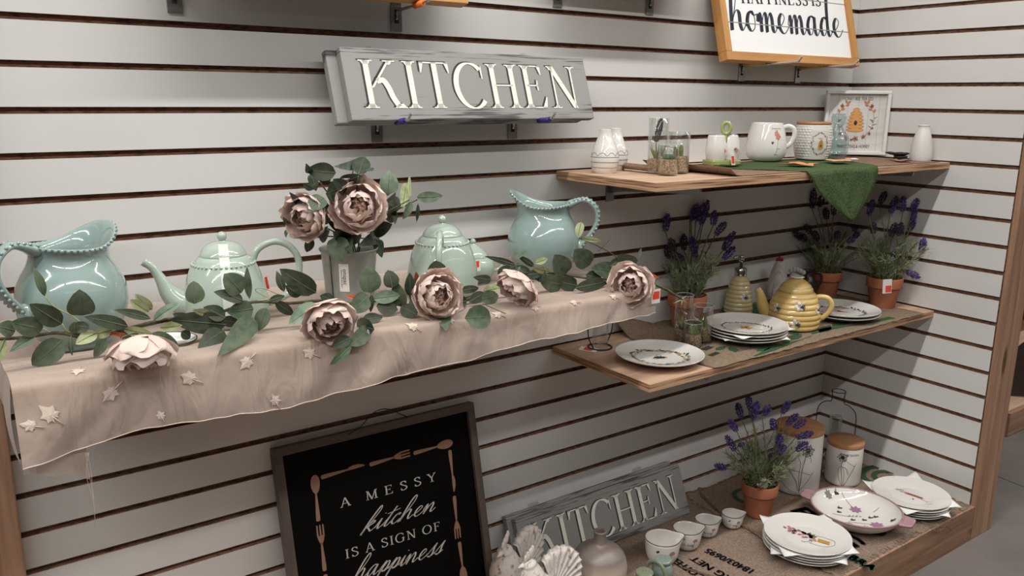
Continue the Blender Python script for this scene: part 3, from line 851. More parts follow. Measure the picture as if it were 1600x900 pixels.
for n, (u, v, sz, an) in enumerate([(175, 621, .017, 130), (297, 598, .017, 60), (387, 572, .016, 130), (485, 559, .015, 60), (80, 655, .019, 40), (648, 517, .015, 50), (781, 497, .014, 60), (900, 478, .012, 80), (122, 579, .015, 160),
        (428, 634, .014, 20), (572, 534, .013, 150), (708, 505, .013, 120), (840, 486, .012, 100), (961, 469, .012, 60), (1003, 474, .012, 120), (20, 676, .013, 70), (250, 655, .010, 20)]):
    p = at_y(u, v, YF-.004)
    x0 = max(-2.440, min(-1.240, p.x)); s0 = cloth_top(x0, YF+.01)-p.z
    if s0 < 0:
        q = at_z(u, v, cloth_top(x0, YF+.04)); s0 = min(0, YF+.010-q.y); x0 = q.x
    s0 = min(s0, cloth_top(x0, YF)-hem_z(x0)-.006)
    e = MB(); c, s_ = math.cos(math.radians(an)), math.sin(math.radians(an)); pts = []
    for px_, py_ in maple(seed=n):
        X = x0+sz*(px_*c-py_*s_); S = s0-sz*(px_*s_+py_*c)
        S = min(S, cloth_top(X, YF)-hem_z(X)+.004)
        b = cloth_pt(min(-1.2225, max(-2.4565, X)), S); pts.append((b.x, b.y-.0012, b.z+.0012))
    ctr = cloth_pt(x0, s0); pts.append((ctr.x, ctr.y-.0022, ctr.z+.0022)); k = len(pts)-1
    e.add(pts, [(i, (i+1) % k, k) for i in range(k)], 0, False)
    st = [cloth_pt(x0, s0), cloth_pt(min(-1.2225, max(-2.4565, x0+sz*1.2*s_)), s0+sz*1.2*c)]
    e.tube([(p.x, p.y-.0015, p.z+.0015) for p in st], .0007, 5)
    e.build('embroidered_leaf', M_stitch, cloth)
mb = MB()
p = at_y(134, 708, -.372); q = at_y(143, 770, -.371); r_ = at_y(149, 822, -.371)
for k in range(3):
    mb.tube(catmull([tuple(p+Vector((.002*k, 0, 0))), tuple((p+q)/2+Vector((.004*math.sin(k*2), 0, 0))), tuple(q+Vector((.002*math.cos(k), 0, 0))), tuple(r_+Vector((.001*k, 0, .02*k)))], 5), .00022, 4)
mb.build('loose_thread', M_stitch, cloth)

# ------------------------------------------------------------------ leaves and blooms
M_leafd = leaf_mat('leaf_dark_green', rgb(66, 73, 57), rgb(48, 57, 45))
M_leafm = leaf_mat('leaf_green', rgb(90, 102, 80), rgb(68, 82, 64))
M_leafg = leaf_mat('leaf_grey_green', rgb(126, 142, 122), rgb(98, 116, 98))
M_leafp = leaf_mat('leaf_pale_back', rgb(164, 170, 128), rgb(140, 148, 108))
M_rust = mat('rust_leaf', rgb(192, 92, 54), .6)
M_vein = mat('leaf_vein', rgb(100, 114, 90), .6)
M_vine = mat('vine_bark', rgb(86, 84, 58), .8, noise=((90, 90, 90), rgb(58, 52, 38), .45, .65))
M_shoot = mat('pale_shoot', rgb(160, 164, 116), .6)
LEAF = [M_leafd, M_leafm, M_leafg, M_leafp, M_rust, M_vein]
CAMV = Vector(CAM)
def leaf(mb, base, tip, width, m=1, roll=0.0, cup=.12, bend=.08, shape='oval'):
    base = Vector(base); tip = Vector(tip); ax = tip-base; L = ax.length
    if L < 1e-5: return
    ax /= L
    vw = (CAMV-(base+tip)/2).normalized()
    side = ax.cross(vw)
    side = side.normalized() if side.length > 1e-4 else ax.orthogonal().normalized()
    nrm = side.cross(ax).normalized()
    if roll:
        R = Matrix.Rotation(roll, 3, ax); side = R @ side; nrm = R @ nrm
    n, k = 9, 7; P = []
    for i in range(n+1):
        t = i/n
        if shape == 'round': w = math.sin(math.pi*min(1, t**.75))**.62
        elif shape == 'long': w = math.sin(math.pi*t**.85)**.9
        else: w = math.sin(math.pi*t**.8)**.72
        w = max(w, .02)*width/2
        c = base+ax*(L*t)+nrm*(-bend*L*(2*t-1)**2+bend*L)
        P.append([tuple(c+side*(w*s)+nrm*(cup*w*(abs(s)**1.3))) for s in [(-1+2*j/(k-1)) for j in range(k)]])
    mb.grid(P, m)
    # raised midrib
    pts = [base+ax*(L*t)+nrm*(-bend*L*(2*t-1)**2+bend*L+.0006) for t in (.02, .3, .6, .9)]
    mb.tube([tuple(p) for p in pts], [.0007, .0006, .0005, .0002], 5, 5, caps=False)

M_petal = petal_mat('dusty_rose_petal', rgb(234, 214, 204), rgb(222, 196, 184))
M_petald = petal_mat('dusty_rose_heart', rgb(228, 202, 190), rgb(210, 176, 164))
def petal(mb, F, az, tilt0, tilt1, L, W, rnd, m=0, base_r=.1, ruff=.05, cupf=.28):
    """one petal: starts near the flower axis and bends from tilt0 (at its foot) to tilt1 (at its lip), angles from the axis"""
    n, k = 8, 9; P = []
    ph = rnd.uniform(0, 6.28); pos = Vector((base_r*.0, 0)); r = base_r; h = 0.0
    rows = []
    for i in range(n+1):
        t = i/n
        rows.append((r, h))
        th = tilt0+(tilt1-tilt0)*t
        r += math.sin(th)*L/n; h += math.cos(th)*L/n
    for i in range(n+1):
        t = i/n; r, h = rows[i]
        w = W*(.28+.72*math.sin(math.pi*min(1, t*.62+.06))**.8)*(1 if t < .82 else math.sqrt(max(.12, 1-((t-.82)/.2)**2)))
        row = []
        for j in range(k):
            s = -1+2*j/(k-1)
            lip = ruff*L*t*t*math.sin(ph+s*5.0)*.6
            th = tilt0+(tilt1-tilt0)*t
            rr = r - cupf*w*s*s*math.cos(th) + lip*math.cos(th)
            hh = h + cupf*w*s*s*math.sin(th)*.8 + lip*math.sin(th) - (.10*L*abs(s)**3*t)
            x = rr; y = w*s
            ca, sa = math.cos(az), math.sin(az)
            row.append(tuple(F @ Vector((x*ca-y*sa, x*sa+y*ca, hh))))
        P.append(row)
    mb.grid(P, m)
def frame_to(c, axis):
    a = Vector(axis).normalized(); q = a.to_track_quat('Z', 'Y')
    return Matrix.Translation(c) @ q.to_matrix().to_4x4()
def peony(name, c, axis, R, seed, parent, openness=1.0, calyx=True):
    """a silk peony: ruffled heart, cupped middle petals, broad outer petals"""
    rnd = random.Random(seed); mb = MB()
    F = frame_to(Vector(c), axis) @ Matrix.Translation((0, 0, -.55*R))
    for i in range(8):
        az = i*2.4+rnd.uniform(-.3, .3); k = i/7
        petal(mb, F, az, .30+.15*k, -.75+.35*k, R*(.86+.06*k), R*(.26+.10*k), rnd, 1, R*(.03+.16*k), .16, .30)
    for i in range(8):
        az = i*2.4+1.1+rnd.uniform(-.25, .25)
        petal(mb, F, az, .75, -.75+rnd.uniform(-.1, .2), R*1.16, R*.50, rnd, 0, R*.22, .09, .40)
    for i in range(8):
        az = i*2*math.pi/8+rnd.uniform(-.2, .2)
        petal(mb, F, az, 1.15, -.45+rnd.uniform(-.12, .2), R*1.30, R*.60, rnd, 0, R*.22, .07, .38)
    for i in range(7):
        az = i*2*math.pi/7+.4+rnd.uniform(-.2, .2)
        petal(mb, F, az, 1.45, .0+.35*(openness-.6)+rnd.uniform(-.12, .22), R*1.26, R*.66, rnd, 0, R*.14, .06, .32)
    o = mb.build(name, [M_petal, M_petald], parent)
    if calyx:
        mc = MB()
        for i in range(5):
            a = i*2*math.pi/5
            b = F @ Vector((.04*R*math.cos(a), .04*R*math.sin(a), -.03*R)); t = F @ Vector((.72*R*math.cos(a), .72*R*math.sin(a), .10*R))
            leaf(mc, b, t, R*.3, 1, 1.57, .1, .1, 'long')
        mc.build('calyx', LEAF, o)
    return o

def px_leaf(mb, ub, vb, ut, vt, w, m, dep, rnd, shape='oval', tilt=.35, jit=.012):
    """leaf given by where its foot and tip show; dep(u, v) -> y of that spot"""
    yb = dep(ub, vb)+rnd.uniform(-jit, jit)*.3; yt = dep(ut, vt)+rnd.uniform(-jit, jit)
    B = at_y(ub, vb, yb); T = at_y(ut, vt, yt)
    d = ((B+T)/2-CAMV).dot(Vector(_fw))
    leaf(mb, B, T, w*d/FPX, m, rnd.uniform(-tilt, tilt), rnd.uniform(.05, .25), rnd.uniform(.02, .12), shape)

# ---- garland
def gdep(u, v):
    vf = 591-.17*(u-280) if u > 140 else 600
    if v > vf-2: return -.388
    q = at_z(u, v, .928).y
    return max(-.388, min(-.262, q-.016))
gar = thing('garland', 'eucalyptus and peony garland lying along the cloth covered left shelf', 'garland', (0, 0, 0))
rnd = random.Random(5)
mb = MB()
D, G, Y, PL, RU = 0, 1, 2, 3, 4
GL = [(70, 463, 52, 417, 14, G, 'long'), (128, 493, 124, 452, 40, G, 'round'), (97, 506, 46, 475, 32, D, 'oval'), (67, 513, 17, 503, 34, G, 'round'), (24, 517, -6, 510, 27, G, 'oval'),
      (56, 522, 15, 550, 17, G, 'long'), (98, 531, 50, 571, 38, G, 'round'), (111, 524, 113, 556, 9, D, 'long'), (117, 520, 116, 503, 16, G, 'oval'), (200, 510, 132, 495, 22, D, 'oval'),
      (236, 498, 178, 484, 15, D, 'long'), (233, 487, 203, 468, 19, PL, 'oval'), (238, 484, 211, 459, 19, PL, 'oval'), (240, 500, 283, 473, 17, Y, 'oval'), (304, 475, 302, 439, 30, G, 'round'),
      (378, 457, 350, 428, 36, G, 'round'), (390, 467, 386, 416, 13, G, 'long'), (380, 470, 334, 456, 20, D, 'oval'), (354, 507, 266, 499, 36, D, 'oval'), (352, 497, 318, 480, 26, D, 'oval'),
      (396, 482, 355, 488, 30, G, 'round'), (397, 497, 340, 557, 35, G, 'oval'), (350, 517, 309, 546, 30, D, 'oval'), (416, 481, 404, 517, 24, G, 'oval'), (494, 457, 437, 420, 34, D, 'oval'),
      (444, 456, 432, 423, 13, D, 'long'), (470, 462, 446, 446, 18, D, 'oval'), (430, 471, 459, 492, 17, D, 'oval'), (496, 475, 451, 507, 27, Y, 'oval'), (238, 520, 278, 539, 20, G, 'oval'),
      (165, 528, 147, 559, 17, G, 'oval'), (152, 520, 118, 538, 21, PL, 'oval'), (283, 518, 297, 529, 16, D, 'oval'), (190, 513, 240, 522, 16, PL, 'long'), (175, 515, 140, 525, 18, PL, 'oval'),
      (580, 458, 572, 415, 36, G, 'round'), (613, 450, 606, 422, 26, D, 'round'), (630, 480, 617, 438, 23, G, 'oval'), (582, 466, 625, 461, 21, Y, 'oval'), (575, 462, 546, 488, 31, G, 'round'),
      (581, 460, 579, 488, 10, D, 'long'), (588, 478, 622, 484, 25, D, 'oval'), (642, 463, 640, 426, 18, D, 'oval'), (652, 492, 626, 480, 26, D, 'round'), (566, 500, 598, 496, 18, D, 'oval'),
      (585, 515, 557, 505, 28, D, 'round'), (546, 540, 578, 511, 26, G, 'oval'), (549, 539, 515, 571, 16, G, 'long'), (548, 528, 518, 542, 20, D, 'oval'), (684, 431, 680, 407, 31, G, 'round'),
      (692, 487, 697, 517, 22, G, 'oval'), (726, 497, 767, 496, 38, G, 'round'), (704, 440, 707, 431, 9, G, 'oval'), (710, 482, 724, 470, 18, D, 'oval'), (716, 455, 748, 450, 13, D, 'oval'),
      (767, 438, 739, 433, 14, D, 'oval'), (754, 456, 782, 450, 16, PL, 'oval'), (750, 468, 779, 462, 22, G, 'oval'), (733, 472, 756, 457, 18, D, 'oval'), (806, 414, 757, 400, 10, D, 'long'),
      (802, 406, 826, 391, 8, G, 'long'), (834, 416, 809, 399, 10, D, 'oval'), (793, 432, 813, 411, 16, G, 'oval'), (778, 430, 797, 416, 15, D, 'oval'), (803, 417, 829, 426, 12, D, 'oval'),
      (884, 428, 866, 398, 33, G, 'round'), (922, 414, 897, 390, 33, G, 'round'), (880, 444, 843, 436, 32, G, 'round'), (843, 441, 848, 418, 22, D, 'oval'), (902, 446, 870, 438, 26, D, 'round'),
      (898, 450, 952, 438, 20, D, 'oval'), (962, 424, 924, 419, 27, G, 'round'), (993, 414, 964, 398, 24, G, 'round'), (953, 417, 968, 404, 13, D, 'oval'), (835, 411, 856, 404, 11, PL, 'long'),
      (906, 371, 940, 376, 9, PL, 'long'), (998, 403, 1002, 387, 5, G, 'long'), (908, 347, 903, 372, 14, PL, 'round'), (1010, 428, 1030, 434, 9, RU, 'long'), (652, 445, 650, 424, 9, RU, 'long'),
      (568, 468, 540, 462, 10, RU, 'oval'), (836, 455, 841, 474, 5, RU, 'long'), (200, 524, 168, 519, 8, RU, 'long'), (225, 522, 238, 545, 11, PL, 'oval'), (8, 530, -8, 570, 18, PL, 'long'),
      (300, 505, 270, 490, 18, D, 'long'), (420, 470, 445, 462, 12, D, 'long'), (330, 490, 300, 484, 12, PL, 'long'), (520, 470, 500, 462, 18, D, 'oval'), (600, 470, 630, 466, 24, D, 'oval'),
      (640, 470, 662, 458, 22, D, 'oval'), (655, 485, 640, 470, 20, D, 'oval'), (730, 470, 700, 474, 22, D, 'oval'), (820, 430, 850, 425, 14, D, 'long'), (915, 430, 940, 436, 20, D, 'oval'),
      (860, 424, 830, 418, 13, PL, 'long'), (960, 436, 985, 424, 16, D, 'oval'), (140, 512, 110, 508, 16, D, 'oval'), (180, 517, 205, 526, 14, D, 'long'), (250, 512, 285, 508, 16, PL, 'long'), (345, 500, 375, 505, 18, D, 'oval')]
for ub, vb, ut, vt, w, m, sh in GL:
    px_leaf(mb, ub, vb, ut, vt, w, m, gdep, rnd, sh)
mb.build('foliage', LEAF, gar)
mb = MB()
def vine(pts, r0, m=0):
    mb.tube(catmull([tuple(at_y(u, v, gdep(u, v)+.006)) for u, v in pts], 4), r0, 7, m)
vine([(-6, 530), (40, 527), (90, 520), (140, 528), (200, 513), (260, 499), (330, 492), (395, 472), (450, 474), (500, 470), (545, 474), (600, 470), (650, 478), (700, 476), (750, 462), (800, 432), (850, 426), (900, 432), (950, 440), (990, 438)], .0026)
vine([(100, 519), (160, 524), (230, 508), (300, 494)], .0018)
vine([(380, 474), (430, 466), (480, 460), (495, 457)], .0012, 1); vine([(430, 471), (400, 455), (410, 450), (440, 462)], .0009, 1)
vine([(70, 463), (85, 480), (110, 492), (128, 505)], .0010, 1); vine([(97, 506), (103, 515), (110, 520)], .0010, 1); vine([(67, 513), (85, 522), (100, 522)], .001, 1)
vine([(580, 458), (578, 468), (590, 470)], .001, 1); vine([(700, 490), (695, 487), (690, 478)], .001, 1); vine([(755, 475), (790, 490)], .0008, 0)
mb.tube(catmull([tuple(at_y(u, v, y)) for u, v, y in ((905, 372, -.25), (935, 385, -.25), (962, 401, -.26), (975, 425, -.28))], 4), .0011, 6)
mb.tube(catmull([tuple(at_y(u, v, y)) for u, v, y in ((935, 392, -.25), (945, 383, -.25), (953, 374, -.25))], 4), .0007, 5)
mb.tube(catmull([tuple(at_y(u, v, y)) for u, v, y in ((980, 436, -.32), (1012, 441, -.34), (1042, 453, -.35), (1066, 468, -.355))], 5), [.0026]*6+[.0030]*6+[.0022]*4, 8)
for uu, vv in ((1052, 474), (1072, 462), (1074, 474), (1064, 480)):
    mb.tube([tuple(at_y(1066, 468, -.355)), tuple(at_y(uu, vv, -.356))], [.0016, .0004], 5, 1)
mb.build('vine', [M_vine, M_shoot], gar)
cd_ = lambda u, v, y: at_y(u, v, y)
def toward(c, du, dv, k=1.0):
    """axis pointing at the viewer, leaning by (du right, dv up)"""
    vw = (CAMV-Vector(c)).normalized(); rt = Vector(_cx); up = Vector(_cy)
    return vw*k+rt*du+up*dv
for (u, v, y, R, du, dv, k, sd, op) in ((222, 551, -.372, .047, .10, -1.1, .10, 3, 1.0), (515, 502, -.365, .046, .25, -.75, .85, 7, .8), (683, 461, -.335, .050, .35, -.05, 1.0, 11, .7), (808, 448, -.330, .046, -.55, -.75, .35, 19, .9), (985, 445, -.350, .050, -.15, -.1, 1.0, 23, .8)):
    c = at_y(u, v, y); peony('peony', c, toward(c, du, dv, k), R, sd, gar, op)
# price tag at the garland's right end
M_tagw = mat('tag_card', rgb(232, 228, 222), .6)
M_red = mat('red_sticker', rgb(232, 74, 52), .55)
M_black2 = mat('tag_print', rgb(40, 38, 38), .6)
def price_tag(parent_, corners, y, sticker=(.2, .8, .15, .65), local=None, bars=True):
    """small hanging card; corners are three spots in view: top-left, top-right, bottom-left"""
    A, B, C3 = corners
    ex, ez = B-A, C3-A
    nr = ex.cross(ez).normalized()
    if nr.dot(CAMV-A) < 0: nr = -nr
    def q(a0, a1, b0, b1, d): return [A+ex*a+ez*b+nr*d for a, b in ((a0, b0), (a1, b0), (a1, b1), (a0, b1))]
    inv = local.inverted() if local is not None else Matrix.Identity(4)
    m1 = MB(); f = q(0, 1, 0, 1, 0)+q(0, 1, 0, 1, -.0006)
    m1.add([inv @ p for p in f], [(0, 1, 2, 3), (7, 6, 5, 4), (0, 4, 5, 1), (1, 5, 6, 2), (2, 6, 7, 3), (3, 7, 4, 0)])
    t = m1.build('price_tag', M_tagw, parent_)
    a0, a1, b0, b1 = sticker
    MB().add([inv @ p for p in q(a0, a1, b0, b1, .0004)], [(0, 1, 2, 3)]).build('sticker', M_red, t)
    return t
price_tag(gar, (at_y(1019, 453, -.372), at_y(1032, 451, -.372), at_y(1018, 475, -.372)), 0, (.1, .9, .15, .70))

# ------------------------------------------------------------------ aqua pitchers
M_aqua = mat('aqua_glaze', rgb(146, 166, 160), .10, spec=.55, coat=.7, noise=((6, 6, 6), rgb(136, 158, 154), .4, .7))
M_mint = mat('mint_glaze', rgb(174, 189, 176), .10, spec=.55, coat=.7, noise=((8, 8, 8), rgb(162, 178, 165), .4, .7))
M_mintl = mat('mint_glaze_lid', rgb(172, 185, 173), .10, spec=.55, coat=.7)
def make_pitcher(label, x, y, z, rz, R=.0845, H=.196):
    t = thing('pitcher', label, 'pitcher', (x, y, z), rz, 'aqua beaded pitchers')
    def mod(r, zz, a):
        k = sstep(.70*H, .86*H, zz); c = math.cos(a)
        s = max(0, c)**2.6; b = max(0, -c)**2
        return r+R*.17*s*k**1.6, zz+H*(.165*s+.035*b)*k**1.3
    o = [(.55*R, 0), (.60*R, .004), (.62*R, .012), (.72*R, .10*H), (.90*R, .22*H), (.985*R, .34*H), (1.0*R, .43*H), (.965*R, .53*H), (.87*R, .63*H), (.76*R, .71*H), (.70*R, .77*H), (.70*R, .80*H), (.735*R, .83*H), (.775*R, .86*H)]
    i = [(.755*R, .865*H), (.69*R, .835*H), (.655*R, .79*H), (.66*R, .75*H), (.72*R, .68*H), (.83*R, .60*H), (.92*R, .48*H), (.9*R, .30*H), (.6*R, .06*H)]
    prof = [(p[0], p[1]) for p in catmull(o, 4)]+[(p[0], p[1]) for p in catmull(i, 3)]
    body = MB().lathe(prof, 72, mod=mod).build('body', M_aqua, t)
    mb = MB(); n = 46
    for k in range(n):
        a = 2*math.pi*k/n
        if math.cos(a) < -.93: continue
        r, zz = mod(.772*R, .850*H, a); mb.ball((r*math.cos(a), r*math.sin(a), zz), .0034, 8, 5)
    mb.build('bead_trim', M_aqua, body)
    hp = catmull([(-.66*R, 0, .86*H), (-.86*R, 0, .905*H), (-1.15*R, 0, .93*H), (-1.42*R, 0, .84*H), (-1.48*R, 0, .70*H), (-1.36*R, 0, .57*H), (-1.18*R, 0, .46*H), (-1.03*R, 0, .385*H), (-.985*R, 0, .35*H)], 6)
    n = len(hp); rad = [.0115+.008*(1-sstep(0, .22, k/n))+.003*sstep(.85, 1, k/n) for k in range(n)]
    hd = MB().tube(hp, rad, 14, flat=.55, up=(1, 0, .3)); hd.ball((-1.0*R, 0, .365*H), .0165, 14, 9, sc=(.7, .9, 1.1))
    h = hd.build('handle', M_aqua, t)
    mb = MB()
    for sg in (-1, 1):
        dist = 0; last = None
        for k in range(3, n-3):
            p = Vector(hp[k])
            if last is None or (p-last).length > .0078:
                tg = (Vector(hp[min(k+1, n-1)])-Vector(hp[k-1])).normalized(); nr = Vector((tg.z, 0, -tg.x))
                if nr.x > 0 and k > n*.35: nr = -nr
                if nr.z < 0 and k <= n*.35: nr = -nr
                mb.ball(p+nr*(rad[k]*.35)+Vector((0, sg*rad[k]*.86, 0)), .0029, 8, 5); last = p
    mb.build('bead_trim', M_aqua, h)
    return t
ZC = .9195
pa = (-2.342, -.128); pb = (-1.352, -.118)
make_pitcher('aqua glazed pitcher at the far left end of the cloth covered shelf, handle left', *pa, ZC, yaw_to_cam(*pa)+math.radians(36))
make_pitcher('aqua glazed pitcher at the right end of the cloth covered shelf, spout left', *pb, ZC, yaw_to_cam(*pb)+math.pi-math.radians(8))

# ------------------------------------------------------------------ mint teapots and sugar bowl
TP = catmull([(.058, 0), (.066, .004), (.0735, .018), (.0755, .032), (.0735, .055), (.068, .080), (.060, .102), (.0515, .118), (.045, .125), (.040, .1275)], 4)
def prof_r(prof, z):
    for (r0, z0), (r1, z1) in zip(prof, prof[1:]):
        if z0 <= z <= z1: return r0+(r1-r0)*(z-z0)/max(1e-9, z1-z0)
    return prof[-1][0]
M_tape = mat('clear_tape', rgb(208, 216, 206), .25, spec=.5)
def make_teapot(label, x, y, z, rz):
    t = thing('teapot', label, 'teapot', (x, y, z), rz, 'mint beaded teapots')
    body = MB().lathe(TP, 64).build('body', M_mint, t)
    mb = MB()
    for k in range(40):
        a = 2*math.pi*k/40; r = prof_r(TP, .113)+.0008; mb.ball((r*math.cos(a), r*math.sin(a), .113), .0028, 8, 5)
    mb.build('bead_trim', M_mint, body)
    lid = MB().lathe(catmull([(.0415, .1268), (.0415, .1295), (.038, .136), (.030, .1445), (.018, .150), (.008, .1522), (.0062, .154)], 4), 48)
    l = lid.build('lid', M_mintl, t)
    MB().ball((0, 0, .1612), .0088, 18, 12).build('knob', M_mintl, l)
    sp = catmull([(-.052, 0, .040), (-.078, 0, .046), (-.096, 0, .064), (-.108, 0, .090), (-.120, 0, .112), (-.134, 0, .124)], 5)
    n = len(sp); rad = [.026-.0185*sstep(0, .75, k/n) for k in range(n)]
    MB().tube(sp, rad, 20, up=(0, 1, 0)).build('spout', M_mint, t)
    ha = catmull([(.050, 0, .112), (.062, 0, .134), (.090, 0, .146), (.118, 0, .136), (.134, 0, .108), (.130, 0, .070), (.108, 0, .042), (.074, 0, .030)], 6)
    MB().tube(ha, .0064, 14, up=(0, 1, 0)).build('handle', M_mint, t)
    return t
ta = (-2.092, -.125); tb = (-1.645, -.150)
t1 = make_teapot('mint glazed teapot with curved spout, between the left aqua pitcher and the bucket', *ta, ZC, yaw_to_cam(*ta)+math.radians(4))
P = []
LIDP = [(.0419, .1285), (.0384, .1363), (.0304, .1448), (.020, .1497)]
tp2 = [(prof_r(TP, z)+.0005, z) for z in (.030, .045, .06, .075, .09, .105, .116)]+[(.0445, .1275)]+LIDP
for (r_, z_) in tp2:
    P.append([(r_*math.cos(a), r_*math.sin(a), z_) for a in [math.radians(-92+q*.0085/max(r_, .02)*57.3) for q in (-1, -.5, 0, .5, 1)]])
MB().grid(P).build('tape_strip', M_tape, t1)
Mloc = Matrix.Translation((ta[0], ta[1], ZC)) @ Matrix.Rotation(yaw_to_cam(*ta)+math.radians(4), 4, 'Z')
price_tag(t1, (at_y(413, 433, -.10), at_y(417, 432, -.10), at_y(417, 452, -.10)), 0, (0, 1, 0, 1), Mloc)
t2 = dup(t1, (tb[0], tb[1], ZC), yaw_to_cam(*tb)-math.radians(93), 'mint glazed teapot seen handle first, right of the flower bucket')
for c in list(t2.children):
    if c.name.startswith(('tape_strip', 'price_tag')):
        for g in list(c.children): bpy.data.objects.remove(g)
        bpy.data.objects.remove(c)
sb = at_y(739, 410, -.075)
s = thing('sugar_bowl', 'small mint lidded sugar bowl tucked behind the second teapot', 'bowl', (sb.x, -.075, ZC), yaw_to_cam(sb.x, -.075))
MB().lathe(catmull([(.028, 0), (.033, .003), (.046, .016), (.0505, .032), (.047, .046), (.038, .056), (.034, .058)], 4), 48).build('body', M_mint, s)
l = MB().lathe(catmull([(.036, .0575), (.035, .061), (.028, .070), (.017, .078), (.008, .084), (.005, .087)], 4), 40).build('lid', M_mint, s)
MB().ball((0, 0, .0915), .0066, 14, 9).build('knob', M_mint, l)
for sg in (-1, 1):
    MB().tube(catmull([(sg*.044, 0, .046), (sg*.056, 0, .053), (sg*.067, 0, .046), (sg*.066, 0, .034), (sg*.055, 0, .026), (sg*.047, 0, .024)], 5), .0036, 10, up=(0, 1, 0)).build('handle', M_mint, s)
price_tag(s, (at_y(741, 407, -.14), at_y(751, 405, -.14), at_y(741, 425, -.14)), 0, (.05, .75, .1, .65), Matrix.Translation((sb.x, -.075, ZC)) @ Matrix.Rotation(yaw_to_cam(sb.x, -.075), 4, 'Z'))

# enamel dish with a dark rim behind the garland
M_enamel = mat('white_enamel', rgb(228, 228, 226), .2, spec=.5, coat=.4)
M_rimk = mat('black_enamel', rgb(36, 34, 38), .3)
dp = (-2.238, -.235)
d = thing('enamel_dish', 'white enamel dish with thin black rim behind the garland, beside the left pitcher', 'dish', (dp[0], dp[1], ZC+.001), yaw_to_cam(*dp))
def ov(r, z, a): return (r*(1.0+.28*math.cos(a)**2), z)
MB().lathe(catmull([(.030, 0), (.034, .001), (.040, .008), (.047, .014), (.0465, .015), (.039, .0095), (.033, .003), (.010, .0025)], 3), 48, mod=ov).build('bowl', M_enamel, d)
ring = [(.0472*(1+.28*math.cos(a)**2)*math.cos(a), .0472*(1+.28*math.cos(a)**2)*math.sin(a), .0148) for a in np.linspace(0, 2*math.pi, 49)]
MB().tube(ring, .0011, 6).build('rim', M_rimk, d)

# ------------------------------------------------------------------ zinc bucket and its bouquet
bk = at_y(546, 420, -.125); BX, BY = bk.x, -.125
b = thing('flower_bucket', 'galvanised metal bucket of flowers with a white paper label', 'bucket', (BX, BY, ZC), yaw_to_cam(BX, BY))
body_mb = MB().lathe([(.044, 0), (.046, .001), (.0475, .004), (.0485, .02), (.0505, .055), (.0545, .108), (.0580, .1135), (.0590, .1155), (.0580, .117), (.0555, .1155), (.052, .105), (.046, .02), (.01, .006)], 56)
M_bucket = mat('galvanised_bucket', rgb(160, 162, 156), .35, metal=.35, noise=((30, 30, 30), rgb(136, 140, 134), .4, .7))
M_zdark = mat('zinc_seam', rgb(92, 92, 92), .4, metal=.7)
body_mb.build('body', M_bucket, b)
a = math.radians(-90-42)
MB().tube([(.0488*math.cos(a), .0488*math.sin(a), .006), (.0550*math.cos(a), .0550*math.sin(a), .108)], .0012, 6).build('seam', M_zdark, b)
def on_cyl(rf, ang0, z, du): return None
def wrap(verts, rfun, a0, z0, off=.0006):
    """lay flat lettering (x right, y up, metres) round a turned surface facing angle a0"""
    out = []
    for x, y in verts:
        z = z0+y; r = rfun(z)+off; a = a0+x/r
        out.append((r*math.cos(a), r*math.sin(a), z))
    return out
rb = lambda z: .0485+(.0545-.0485)*(z-.02)/.088
lb = MB(); P = []
for j in range(9):
    zz = .038+.056*j/8
    P.append(wrap([(-.0095+.019*i/6, zz) for i in range(7)], rb, math.radians(-90-12), 0, .0007))
lb.grid(P); lab = lb.build('label', M_tagw, b)
vs, fs, w = font_polys('onspac', .0115)
vs = [(y_-.0015, -x_+.032) for x_, y_ in vs]
MB().add(wrap([(x_, y_+.052) for x_, y_ in vs], rb, math.radians(-90-12), 0, .0011), fs).build('label_print', M_black2, lab)
vs, fs, w = font_polys('Made in China Item', .0045)
vs = [(y_-.006, -x_+.030) for x_, y_ in vs]
MB().add(wrap([(x_, y_+.052) for x_, y_ in vs], rb, math.radians(-90-12), 0, .0011), fs).build('label_print', M_black2, lab)

